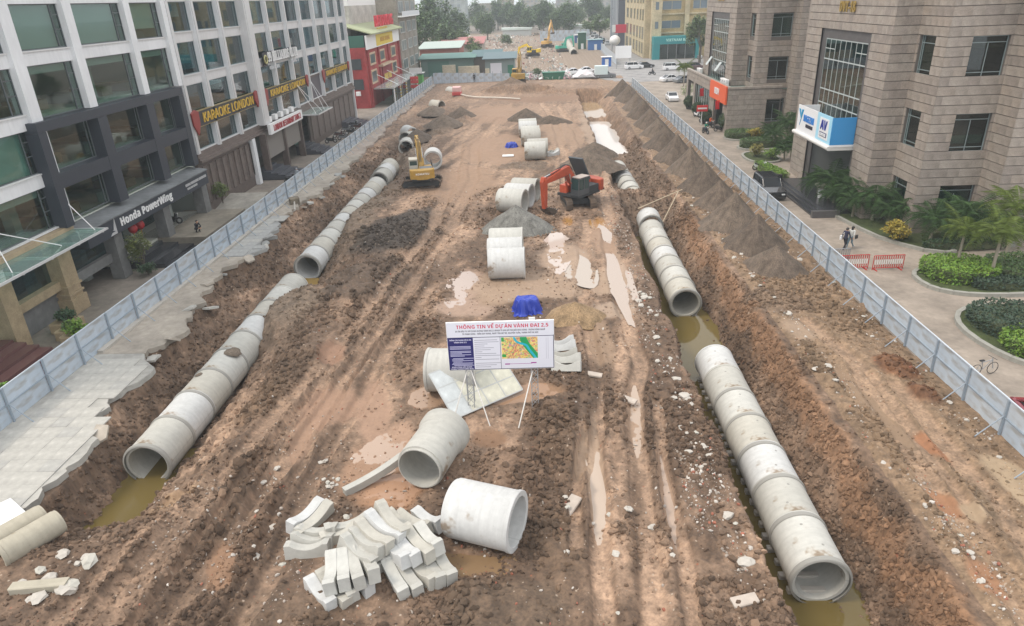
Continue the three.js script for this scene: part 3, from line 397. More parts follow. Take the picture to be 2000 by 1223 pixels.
{ // long curved kerb-like beam against the foreground pipe
  const s = new THREE.CatmullRomCurve3([V(-8.7, 0.12, -23.4), V(-8, 0.16, -24), V(-7.2, 0.35, -24.6), V(-6.4, 0.75, -25)]); const g = new THREE.ExtrudeGeometry(new THREE.Shape([new THREE.Vector2(-0.17, -0.16), new THREE.Vector2(0.17, -0.16), new THREE.Vector2(0.17, 0.16), new THREE.Vector2(-0.17, 0.16)]), { steps: 14, extrudePath: s }); tag(mesh('curved_beam', boxUV(g), M.concrete[1]), 'curved concrete beam leaning on the left of the foreground pipe', 'beam');
}
// ------------------------------------------------------------------ heaps of sand and gravel
function heap(name, x, z, rx, rz, h, m, label, group, seed = 1, blunt = 0.12, cat = 'heap') {
  const N = 40, K = 18, P = [], I = []; const y0 = -0.25;
  for (let k = 0; k <= K; k++) for (let i = 0; i < N; i++) { const a = i / N * 2 * PI, t = k / K, w = 1 + 0.3 * (fbm(cos(a) * 1.6 + seed * 9, sin(a) * 1.6, 3) - 0.5) * 1.6, X = cos(a) * rx * t * w, Z = sin(a) * rz * t * w, sh = sqrt((1 - t) * (1 - t) + blunt * blunt) - blunt * t; P.push(X, h * (sh / sqrt(1 + blunt * blunt)) + (y0 - 0.05) * t * t * t * t + 0.1 * h * (fbm(X * 0.9 + seed * 5, Z * 0.9, 4) - 0.5) * (1 - t * 0.6) + 0.05 * (vn(X * 5, Z * 5 + seed) - 0.5), Z); }
  for (let k = 0; k < K; k++) for (let i = 0; i < N; i++) { const a = k * N + i, b = k * N + (i + 1) % N, c = a + N, d = b + N; I.push(a, b, c, b, d, c); }
  const g = new THREE.BufferGeometry(); g.setAttribute('position', new THREE.Float32BufferAttribute(P, 3)); g.setIndex(I); g.computeVertexNormals(); boxUV(g);
  const o = mesh(name, g, m); o.position.set(x, max(-0.1, gy(x, z)) + 0.02, z); return tag(o, label, cat, group);
}
const sandM = [[0.19, 0.15, 0.12], [0.165, 0.13, 0.104], [0.215, 0.172, 0.138]].map(c => mat(...c, 1, { map: T.soil, bumpMap: T.bump, bumpScale: 0.03 }));
heap('gravel_heap', -2.35, -60.2, 3.7, 2.7, 2.3, mat(0.27, 0.275, 0.265, 1, { map: T.soil, bumpMap: T.bump, bumpScale: 0.03 }), 'grey gravel heap behind the three white pipes in the centre', null, 3, 0.06);
heap('sand_heap', 2.0, -41.0, 2.2, 1.6, 0.95, mat(0.40, 0.285, 0.17, 1, { map: T.soil, bumpMap: T.bump, bumpScale: 0.02 }), 'low tan sand heap beside the blue tarpaulin', null, 5);
{
  const rid = [[17.1, -48.6, 2.7, 2.7, 1.9], [17, -53.4, 2.9, 3.0, 2.7], [16.8, -59.4, 3.0, 3.1, 2.9], [17.1, -66, 2.9, 3.0, 2.6], [17.1, -72.6, 2.9, 3.2, 2.8], [17.0, -79.6, 2.9, 3.6, 3.0], [16.9, -87.4, 3, 3.8, 3.1], [16.9, -95.6, 2.9, 3.8, 2.8], [17.1, -103.6, 2.8, 3.8, 2.6], [17.2, -112, 2.8, 4, 2.7], [17.4, -121, 2.8, 4.4, 2.8], [17.4, -130.4, 2.8, 4.6, 2.9], [17.2, -140, 3, 4.8, 3.1], [17.0, -149.4, 3.4, 4.6, 3.3]];
  rid.forEach(([x, z, a, b, h], i) => heap('spoil_heap', x, z, a * 1.06, b, h * 1.0, sandM[i % 3], i === 0 ? 'nearest dark sand heap of the long row by the right fence' : i === rid.length - 1 ? 'farthest dark sand heap of the long row by the right fence' : `dark sand heap, ${LN(i, ord)} from the near end of the row by the right fence`, 'row of sand heaps along the right fence', i + 11, 0.6));
}
heap('sand_heap', 5.6, -84.5, 4.6, 3.6, 2.0, sandM[2], 'big grey sand heap right behind the orange excavator', null, 40, 0.2); heap('sand_heap', 7.0, -92, 3.2, 4.2, 1.5, sandM[0], 'long grey sand heap between the orange excavator and the right trench', null, 41, 0.25);
heap('sand_heap', -2.4, -122, 3.8, 3.8, 1.9, sandM[1], 'pointed dark sand heap behind the far centre row of pipes', null, 43, 0.1); heap('sand_heap', 1.6, -118, 4.2, 2.5, 1.0, sandM[1], 'flat dark sand heap right of the far centre row of pipes', null, 44, 0.2);
heap('sand_heap', -16.2, -118, 3.4, 4, 1.6, sandM[2], 'grey sand heap behind the lone pipe and the yellow excavator', null, 45, 0.15); heap('sand_heap', -14.2, -128, 3.2, 3.2, 1.7, sandM[0], 'sand heap in the far left, beyond the grey one', null, 46, 0.1); heap('sand_heap', -19.3, -109, 2.4, 4, 1.3, sandM[1], 'sand heap beside the left trench behind the yellow excavator', null, 47, 0.2); heap('sand_heap', -20.5, -136, 3, 5, 1.2, sandM[2], 'long sand heap near the left fence in the distance', null, 48, 0.2);
heap('earth_heap', -6.5, -168, 7, 5, 2.6, mat(0.235, 0.17, 0.125, 1, { map: T.soil }), 'wide brown earth heap beside the far yellow excavator', null, 49, 0.15);
// ------------------------------------------------------------------ blue tarpaulins
function tarp(x, z, w, h, label, seed) {
  const N = 44, g = new THREE.PlaneGeometry(2, 2, N, N).rotateX(-PI / 2), P = g.attributes.position;
  for (let i = 0; i < P.count; i++) { const u = P.getX(i), v = P.getZ(i), r = pow(pow(abs(u), 4) + pow(abs(v), 4), 0.25), a = Math.atan2(v, u); const out = w * (r < 0.55 ? r / 0.55 * 0.72 : 0.72 + 0.34 * (r - 0.55) / 0.45); const k = r > 0 ? out / r : 0; const y = r < 0.55 ? h * (1 - 0.12 * r) + 0.34 * (fbm(u * 4 + seed, v * 4, 3) - 0.5) : lerp(h * 0.93, 0, sstep(0.55, 0.98, r)); const fold = r > 0.5 ? 0.13 * w * sin(a * 11 + fbm(u * 3, v * 3 + seed, 2) * 8) * (r - 0.5) * 2 : 0; P.setXYZ(i, u * k + cos(a) * fold, y + 0.04 * (fbm(u * 9, v * 9 + seed, 2) - 0.5) + 0.02, v * k * 0.85 + sin(a) * fold); }
  g.computeVertexNormals(); const m = mesh('tarpaulin', g, mat(0.018, 0.045, 0.36, 0.35, { side: THREE.DoubleSide })); m.position.set(x, gy(x, z), z); m.rotation.y = 0.2; return tag(m, label, 'tarpaulin');
}
tarp(-1.15, -42.2, 0.92, 0.95, 'bright blue tarpaulin draped over a crate in the centre, beyond the notice board', 2); tarp(-4.1, -98.4, 0.85, 0.6, 'small blue tarpaulin left of the far centre row of pipes', 7);
tag(mesh('white_sheet', chamfer(1.5, 0.08, 1.1, 0.02).translate(-4.4, gy(-4.4, -92.6) + 0.1, -92.6), M.white), 'flat white sheet lying on the ground below the small blue tarpaulin', 'sheet');
// ------------------------------------------------------------------ notice board
{
  const t = thing('notice_board', 'white project notice board with a blue column and a map on two lattice posts', 'notice board', [-2.15, 0, -29.6], 0.02);
  const cv = document.createElement('canvas'); cv.width = 1024; cv.height = 512; const c = cv.getContext('2d');
  c.fillStyle = '#dcdde6'; c.fillRect(0, 0, 1024, 512); c.textAlign = 'center'; c.fillStyle = '#c4123c'; c.font = 'bold 52px sans-serif'; c.textAlign = 'left'; { let cx = 92; for (const w of ['THÔNG', 'TIN', 'V', 'Ê', ' D', 'U', ' ÁN', ' VÀNH', ' ĐAI', ' 2.5']) { const s = w === 'THÔNG' || w === 'TIN' ? w + ' ' : w; c.fillText(s, cx, 62); const l = c.measureText(s).width; if (w === 'Ê') { c.fillRect(cx + l * 0.62, 8, 12, 6); } if (w === 'U') { c.fillRect(cx + l - 6, 24, 11, 7); c.fillRect(cx + l / 2 - 4, 67, 8, 7); } cx += l; } } c.textAlign = 'center';
  c.fillStyle = '#22232c'; c.font = 'bold 23px sans-serif'; c.fillText('DU ÁN ĐÂU TU XÂY DUNG ĐUÒNG VÀNH ĐAI 2.5 ĐOAN TÙ KHU ĐÔ THI MÓI DICH VONG - DUONG ĐÌNH NGHÊ', 512, 98, 860); c.fillText('TÙ PHAM HÙNG - TRÂN DUY HUNG, NHÂT TÂN MÊ TRÌ, NGUYÊN TUÂN, THÀNH PHÔ HÀ NÔI', 512, 128, 730);
  c.fillStyle = '#1d1b62'; c.fillRect(0, 158, 246, 354); c.fillStyle = '#e9e9f4'; c.font = 'bold 19px sans-serif'; c.fillText('THÔNG TIN CHUNG VÊ DU ÁN', 123, 190, 214); c.fillText('VÀNH ĐAI 2.5', 123, 214); c.fillText('KHOI CÔNG XÂY DUNG', 123, 486, 200); c.fillText('HOÀN THÀNH NĂM 2026', 123, 507, 220);
  const q = RNG(4); c.fillStyle = '#c9c9e6'; for (let y = 236; y < 460; y += 13) { if (q() > 0.86) continue; const w = q() > 0.7 ? 90 + q() * 60 : 210; c.fillRect(18 + (y > 370 ? q() * 30 : 0), y, w - 8, 6); }
  c.fillStyle = '#8b8b99'; for (let y = 186; y < 505; y += 21) { if (y > 395 && q() > 0.6) continue; c.fillRect(258, y, 60 + q() * 190, 5); }
  c.fillStyle = '#2a2a48'; c.fillRect(0, 154, 1024, 6); c.fillRect(506, 158, 4, 354); c.fillRect(0, 506, 1024, 6); c.fillRect(1018, 150, 6, 362);
  c.save(); c.beginPath(); c.rect(518, 166, 350, 232); c.clip(); c.fillStyle = '#e8cf7c'; c.fillRect(518, 166, 350, 232); const pc = ['#d8a45c', '#cf7a70', '#dcd48a', '#a9c077', '#b99ab0', '#d9bb7a', '#74b26c']; for (let i = 0; i < 420; i++) { c.fillStyle = pc[floor(q() * 7)]; c.fillRect(518 + q() * 350, 166 + q() * 232, 5 + q() * 20, 4 + q() * 14); } c.strokeStyle = '#c4525d'; c.lineWidth = 2; for (let i = 0; i < 16; i++) { c.beginPath(); c.moveTo(518 + q() * 350, 166); c.lineTo(518 + q() * 350, 398); c.stroke(); }
  c.lineWidth = 66; c.strokeStyle = '#1f9a58'; c.beginPath(); c.moveTo(728, 160); c.bezierCurveTo(735, 240, 800, 300, 862, 400); c.stroke(); c.lineWidth = 22; c.strokeStyle = '#25b1c8'; c.beginPath(); c.moveTo(640, 160); c.bezierCurveTo(660, 260, 740, 220, 770, 270); c.bezierCurveTo(790, 320, 830, 360, 850, 405); c.stroke(); c.fillStyle = '#3aa04e'; c.fillRect(518, 166, 26, 44); c.fillRect(520, 350, 40, 30); c.restore();
  c.fillStyle = '#9d2f8e'; c.fillRect(545, 452, 48, 12); c.fillRect(800, 444, 52, 12); c.fillRect(590, 455, 220, 4); c.fillStyle = '#c3c4cf'; for (const x of [948, 966]) c.fillRect(x, 180, 5, 230);
  const ct = new THREE.CanvasTexture(cv); ct.colorSpace = THREE.SRGBColorSpace; ct.anisotropy = 8;
  const face = mesh('print', new THREE.PlaneGeometry(5.1, 2.54), new THREE.MeshStandardMaterial({ map: ct, roughness: 0.5 }), t); face.position.set(0.02, 3.84, 0.068);
  mesh('panel', boxUV(new THREE.BoxGeometry(5.14, 2.58, 0.1)).translate(0.02, 3.84, 0.01), M.white, t);
  for (const [x, y0] of [[-1.62, gy(-3.77, -29.6)], [1.6, gy(-0.55, -29.6)]]) {
    const p = mesh('lattice_post', (() => { const g = [], w = 0.16; for (const [a, b] of [[-w, -w], [w, -w], [-w, w], [w, w]]) g.push(bar([x + a, y0 - 0.2, b - 0.28], [x + a, 4.9, b - 0.28], 0.022)); for (let y = y0; y < 4.6; y += 0.42) { g.push(bar([x - w, y, w - 0.28], [x + w, y + 0.42, w - 0.28], 0.013), bar([x + w, y, w - 0.28], [x - w, y + 0.42, w - 0.28], 0.013), bar([x - w, y, -w - 0.28], [x - w, y + 0.42, w - 0.28], 0.013), bar([x + w, y, -w - 0.28], [x + w, y + 0.42, w - 0.28], 0.013), bar([x - w, y, -w - 0.28], [x + w, y + 0.42, -w - 0.28], 0.013)); } return merge(g); })(), mat(0.35, 0.36, 0.37, 0.6), t);
    void p;
  }
  for (const [a, b] of [[[-1.72, 2.4, -0.1], [-2.5, gy(-4.65, -28.6), 1.0]], [[-1.5, 2.4, -0.1], [-0.65, gy(-2.8, -28.4), 1.2]], [[1.5, 2.3, -0.1], [0.75, gy(-1.4, -28.2), 1.4]]]) mesh('stay', merge([bar(a, b, 0.032)]), mat(0.68, 0.66, 0.62, 0.6), t);
  const lamp = mesh('clip_tag', boxUV(new THREE.BoxGeometry(0.3, 0.16, 0.05)).translate(1.55, 5.2, 0), M.white, t); void lamp;
}
{ // cream steel panel with a grid of fields leaning on the pipe behind the board
  const t = thing('grid_panel', 'large cream panel with a grid of square fields leaning behind the notice board', 'panel', [-3.55, 0.95, -30.95]); t.setRotationFromMatrix(new THREE.Matrix4().makeBasis(V(0.772, 0, -0.636), V(0.373, 0.811, 0.453).normalize(), V(0.516, -0.587, 0.626).normalize()));
  const cream = [mat(0.70, 0.70, 0.60, 0.6, { map: T.stain }), mat(0.62, 0.67, 0.70, 0.6, { map: T.stain })], fr = mat(0.42, 0.43, 0.42, 0.6);
  for (let i = 0; i < 4; i++) for (let j = 0; j < 3; j++) { const m = mesh('field', boxUV(new THREE.BoxGeometry(1.02, 0.03, 0.86)), cream[i === 0 ? 1 : 0], t); m.position.set(-1.6 + i * 1.07, 0, -1.0 + j * 0.91); }
  const g = []; for (let i = 0; i <= 4; i++) g.push(bx(-2.14 + i * 1.07 - 0.03, -2.14 + i * 1.07 + 0.03, -0.03, 0.025, -1.46, 1.28)); for (let j = 0; j <= 3; j++) g.push(bx(-2.14, 2.14, -0.035, 0.022, -1.46 + j * 0.91 - 0.03, -1.46 + j * 0.91 + 0.03)); mesh('frame', merge(g), fr, t);
}
// ------------------------------------------------------------------ lettering
const fB = await new FontLoader().loadAsync('fonts/droid/droid_sans_bold.typeface.json'), fR = await new FontLoader().loadAsync('fonts/droid/droid_sans_regular.typeface.json'), fS = await new FontLoader().loadAsync('fonts/droid/droid_serif_bold.typeface.json');
function letters(str, size, depth, width, font = fB) { const g = new TextGeometry(str, { font, size, depth, curveSegments: 3, bevelEnabled: false }); g.computeBoundingBox(); const b = g.boundingBox; g.translate(-(b.min.x + b.max.x) / 2, -(b.min.y + b.max.y) / 2, 0); if (width) g.scale(width / (b.max.x - b.min.x), 1, 1); return g; }
// a part given in world coordinates under a thing that stands elsewhere
function W(name, geo, m, t) { const o = mesh(name, geo, m, t); o.position.copy(t.position).negate(); return o; }
// ------------------------------------------------------------------ street frontage on the left
struct('left_forecourt', slabXZ([[-27.9, -10], [-27.9, -200], [-60, -200], [-60, -10]], -0.4, -0.03), mat(0.33, 0.31, 0.28, 0.95, { map: T.stain, bumpMap: T.bump, bumpScale: 0.01 }));
const LM = {
  white: mat(0.76, 0.77, 0.785, 0.6, { map: T.paint }), white2: mat(0.66, 0.655, 0.655, 0.65, { map: T.paint }), silver: mat(0.60, 0.60, 0.60, 0.4, { metalness: 0.25 }), grey: mat(0.034, 0.04, 0.052, 0.45), greyTop: mat(0.24, 0.26, 0.28, 0.6, { map: T.stain }), alum: mat(0.10, 0.115, 0.12, 0.4), tan: mat(0.47, 0.37, 0.24, 0.5, { map: T.granite }), brown: mat(0.15, 0.118, 0.105, 0.5, { map: T.granite }), brown2: mat(0.19, 0.155, 0.14, 0.5, { map: T.granite }), blackStone: mat(0.035, 0.036, 0.04, 0.22), pillar: mat(0.22, 0.225, 0.23, 0.6, { map: T.stain }),
  room: mat(0.34, 0.37, 0.34, 0.9), floor: mat(0.5, 0.5, 0.44, 0.7), ceil: mat(0.50, 0.53, 0.47, 0.9), blind: mat(0.52, 0.555, 0.54, 0.9), teal: mat(0.2, 0.5, 0.52, 0.9), roomDark: mat(0.30, 0.31, 0.30, 0.9), roomTeal: mat(0.30, 0.36, 0.36, 0.9),
  glassA: phys(0.64, 0.74, 0.705, 0.03, { transmission: 1, thickness: 0, ior: 1.6 }), glassB: phys(0.34, 0.54, 0.57, 0.02, { transmission: 1, thickness: 0, ior: 1.85 }),
};
// window in a wall that faces +x (s = 1) or -x (s = -1); z0 near edge, z1 far edge
function winX(t, X, z0, z1, y0, y1, o = {}) {
  const s = o.s ?? 1, w = z0 - z1, d = 0.06, g = [bx(X - d, X + d, y0, y0 + 0.07, z0, z1), bx(X - d, X + d, y1 - 0.07, y1, z0, z1), bx(X - d, X + d, y0 + 0.07, y1 - 0.07, z0, z0 - 0.07), bx(X - d, X + d, y0 + 0.07, y1 - 0.07, z1, z1 + 0.07)];
  for (const f of o.mull || []) g.push(bx(X - d * 0.9, X + d * 0.9, y0 + 0.07, y1 - 0.07, z0 - w * f - 0.035, z0 - w * f + 0.035));
  for (const [f, a, b] of o.trans || []) g.push(bx(X - d * 0.8, X + d * 0.8, lerp(y0, y1, f) - 0.03, lerp(y0, y1, f) + 0.03, z0 - w * a, z0 - w * b));
  const f = W('window', merge(g), o.frame || LM.alum, t);
  mesh('pane', bx(X - 0.012, X + 0.012, y0 + 0.03, y1 - 0.03, z0 - 0.03, z1 + 0.03), o.glass || LM.glassA, f);
  if (o.blind) mesh('blind', bx(X - s * 0.16, X - s * 0.19, y1 - (y1 - y0) * o.blind, y1 - 0.03, z0 - w * (o.b0 ?? 0.1), z0 - w * (o.b1 ?? 0.88)), o.blindM || LM.blind, f);
  return f;
}
R = RNG(77);
{ // white office block with the dark framed showroom in its lower floors
  const t = thing('office_building', 'white office block with big windows and a dark framed showroom in its lower storeys', 'building', [-36, 0, -46]), X = -34;
  const cols = [[-38.2, -39.1], [-45.75, -46.85], [-52.3, -53.3], [-60.2, -61.1], [-66.3, -67.1]], rows = [[20.9, 23.8], [17.1, 19.95], [13.3, 16.18], [9.47, 12.3], [5.75, 8.55]];
  for (const [a, b] of cols) W('column', bx(X - 0.5, X + 0.42, a < -46.9 ? 12.8 : 5.7, 27, a, b), LM.white, t);
  for (let c = 0; c < 4; c++) {
    const z0 = cols[c][1], z1 = cols[c + 1][0];
    rows.forEach(([y0, y1], r) => {
      if (c > 0 && r > 2) return; const low = c > 0 && r === 2 ? 12.8 : y0;
      W('spandrel', bx(X - 0.3, X + 0.12, y1, r ? rows[r - 1][0] - 0.09 : 27, z0, z1), LM.white, t); if (r < 3 || c === 0) { if (!(c > 0 && r === 2)) W('sill', bx(X - 0.3, X + 0.2, y0 - 0.09, y0, z0, z1), LM.white2, t); }
      const bl = r === 1 ? (c < 3 ? 0.97 : 0.72) : r === 2 ? 0.17 : c === 0 && r === 3 ? 0.98 : c === 0 ? 0.2 : 0.5;
      winX(t, X - 0.1, z0, z1, low, y1, { mull: [0.1, 0.86], trans: [[0.42, 0.86, 1], [0.75, 0.86, 1]], blind: bl, blindM: r === 3 ? mat(0.42, 0.58, 0.55, 0.9) : LM.blind });
    });
  }
  // rooms behind the glass
  for (const y of [20.4, 16.7, 12.8, 9, 5.2]) { W('floor_slab', bx(X - 9, X - 0.32, y - 0.15, y + 0.25, -30, -67), LM.ceil, t); for (let k = 0; k < 7; k++) { const z = -41 - k * 3.9 - rr(0, 1.2); W('office_desk', bx(X - 3.4 - rr(0, 2), X - 1.6, y + 0.25, y + 0.95, z, z - 1.5), k % 3 ? mat(0.25, 0.16, 0.1, 0.7) : LM.roomDark, t); } }
  W('back_wall', bx(X - 9.3, X - 9, 0, 27, -30, -67), LM.room, t); for (const z of [-44, -49.5, -56.6, -63.4]) W('inner_column', bx(X - 2.6, X - 1.9, 0, 27, z, z - 0.7), LM.room, t); W('end_wall', bx(X - 9, X - 0.5, 0, 27, -67.15, -66.9), LM.room, t);
  W('roof', bx(X - 9.3, X + 0.3, 27, 27.4, -30, -67.2), LM.white2, t);
  // the dark frame
  const Y = -33.2, vs = [[-45.4, -46.25], [-52.2, -53.4], [-59.3, -60.5], [-65.1, -66]];
  for (const [a, b] of vs) W('frame_post', bx(X - 0.3, Y, 5.6, 12.08, a, b), LM.grey, t);
  W('frame_beam', bx(X - 0.3, Y, 12.1, 12.75, -45.4, -66), LM.grey, t); W('frame_beam', bx(X - 0.3, Y - 0.02, 8.22, 9.23, -45.42, -65.98), LM.grey, t);
  for (let c = 0; c < 3; c++) for (const [y0, y1] of [[9.23, 12.1], [5.7, 8.22]]) winX(t, X - 0.15, vs[c][1], vs[c + 1][0], y0, y1, { mull: [0.93] });
  W('ledge', prism([[-34.3, 5.35], [-32.5, 5.1], [-32.5, 5.0], [-34.3, 5.0]], 20.6).translate(0, 0, -66), LM.greyTop, t);
  const sb = W('sign_band', bx(-34.3, -32.62, 3.75, 4.99, -46.2, -66), LM.grey, t);
  const L = mesh('lettering', letters('Honda PowerWing', 0.62, 0.06, 8.2).rotateY(PI / 2).translate(-32.61, 4.38, -54.6), M.white, sb); L.userData.label = 'white metal lettering on the dark sign band';
  mesh('small_lettering', merge([letters('HONDA POWERWING SHOWROOM', 0.22, 0.04, 4.2).rotateY(PI / 2).translate(-32.61, 4.55, -63.5), letters('SALES AND SERVICE', 0.18, 0.04, 2).rotateY(PI / 2).translate(-32.61, 4.2, -62.6)]), mat(0.5, 0.5, 0.5, 0.6), sb);
  mesh('wing_emblem', prism([[0, 0], [0.85, 0], [0.85, 1.15], [0.5, 0.35], [0.36, 0.35], [0.7, 0.2], [0.25, 0.18]], 0.05).rotateY(PI / 2).translate(-32.61, 3.82, -48.9), mat(0.42, 0.42, 0.42, 0.5), sb);
  for (const [z, y] of [[-49.9, 0], [-57.6, 0.9], [-65.2, 0.9]]) W('pillar', bx(-34.1, -33.1, 0, 3.9, z, z - 1.1), LM.pillar, t);
  // ground floor: glass front set back, ramp mouth, upstand beam
  W('shop_front', bx(-37.3, -37.2, 0.9, 3.75, -50.9, -66), LM.glassB, t); W('shop_floor', bx(-43, -34.2, 0.7, 0.9, -50.9, -66), LM.floor, t);
  W('ramp_beam', bx(-34.2, -33.6, 1.5, 2.2, -45.2, -49.8), LM.pillar, t); W('ramp_window', bx(-34, -33.96, 2.2, 3.75, -45.2, -49.8), LM.glassB, t); W('ramp_wall', bx(-40, -39.8, -0.02, 3.7, -44, -50.8), LM.roomDark, t);
  // tan stone entrance
  W('stone_column', merge([bx(-34.2, -32.9, 0, 5.0, -43.1, -44.5), bx(-34.3, -32.8, 1.9, 2.05, -43.0, -44.6), bx(-34.3, -32.75, 0, 1.1, -42.95, -44.65), bx(-34.3, -32.8, 1.35, 1.5, -43.0, -44.6)]), LM.tan, t); W('stone_column', merge([bx(-34.2, -32.9, 0, 5.0, -37.4, -38.6)]), LM.tan, t);
  W('stone_beam', bx(-34, -33.3, 1.9, 2.5, -38.6, -43.1), LM.tan, t); W('entrance_glass', bx(-33.9, -33.86, 2.5, 5.0, -38.6, -43.1), LM.glassB, t); W('under_wall', bx(-33.9, -33.8, 0, 1.9, -38.6, -43.1), LM.pillar, t); W('stone_cornice', bx(-34.2, -33.4, 5.3, 5.62, -30, -46.3), LM.tan, t);
  W('entrance_glass', bx(-34.4, -34.36, 0.2, 5.0, -30, -37.4), LM.glassB, t);
  // glass canopy with stays
  const cg = phys(0.62, 0.80, 0.74, 0.08, { transmission: 0.85, thickness: 0 });
  for (let i = 0; i < 5; i++) W('canopy_glass', bx(-33.9 + i * 0.58, -33.9 + i * 0.58 + 0.55, 5.3 - i * 0.01, 5.33 - i * 0.01, -30, -46.2), cg, t);
  W('canopy_rim', merge([bx(-31.02, -30.9, 5.2, 5.34, -30, -46.25), bx(-33.9, -30.9, 5.2, 5.32, -46.2, -46.3)]), LM.silver, t);
  for (const z of [-45.8, -43, -40.2, -37.5]) W('canopy_rib', bx(-33.9, -31.02, 5.1, 5.28, z, z - 0.08), LM.silver, t);
  for (const [a, b] of [[[-33.5, 7.4, -46.3], [-31.5, 5.32, -45.7]], [[-33.5, 7.4, -39], [-31.8, 5.32, -42.4]], [[-33.5, 7.4, -39], [-31.6, 5.32, -37.4]]]) W('canopy_stay', merge([bar(a, b, 0.035)]), M.white, t);
}
{ // stairs and planters in front of the office block
  const st = (name, label, x0, x1, z0, z1, n, h, m, dir = 1) => { const t = thing(name, label, 'stairs', [(x0 + x1) / 2, 0, (z0 + z1) / 2]); for (let i = 0; i < n; i++) W('step', bx(x0, lerp(x1, x0, i / n), h / n * i, h / n * (i + 1) - 0.004, z0 - i * 0.003, z1 + i * 0.003), m[i % m.length], t); return t; };
  st('black_stairs', 'wide black stone stairs below the showroom sign', -36.5, -29.6, -52.2, -57.4, 5, 0.9, [LM.blackStone]);
  st('red_stairs', 'dark stairs with reddish treads below the glass canopy at the left edge', -33.5, -28.9, -31, -37, 6, 1.1, [mat(0.13, 0.06, 0.055, 0.35), mat(0.11, 0.05, 0.046, 0.35)]);
  st('karaoke_stairs', 'dark grey stone stairs in front of the karaoke entrance', -34.6, -29.4, -82.5, -87.2, 6, 1.2, [mat(0.055, 0.058, 0.07, 0.4)]); st('far_stairs', 'dark stairs under the far glass canopy of the karaoke building', -34.6, -30.4, -97.5, -102, 6, 1.2, [mat(0.06, 0.06, 0.072, 0.4)]); st('end_stairs', 'dark stairs at the far end of the karaoke building', -34.6, -30.2, -120, -126, 6, 1.1, [mat(0.06, 0.06, 0.072, 0.4)]);
  tag(mesh('landing', bx(-36, -29.8, 0, 0.9, -57.5, -66.5), mat(0.30, 0.27, 0.22, 0.8, { map: T.stain })), 'tan stone landing right of the black stairs', 'landing');
  tag(mesh('access_ramp', prism([[0, 0], [6, 0], [6, 0.9]], 4.6).rotateY(PI / 2).translate(-34.4, 0, -67), mat(0.42, 0.40, 0.36, 0.9, { map: T.stain })), 'pale tiled ramp between the black stairs and the karaoke building', 'ramp');
}
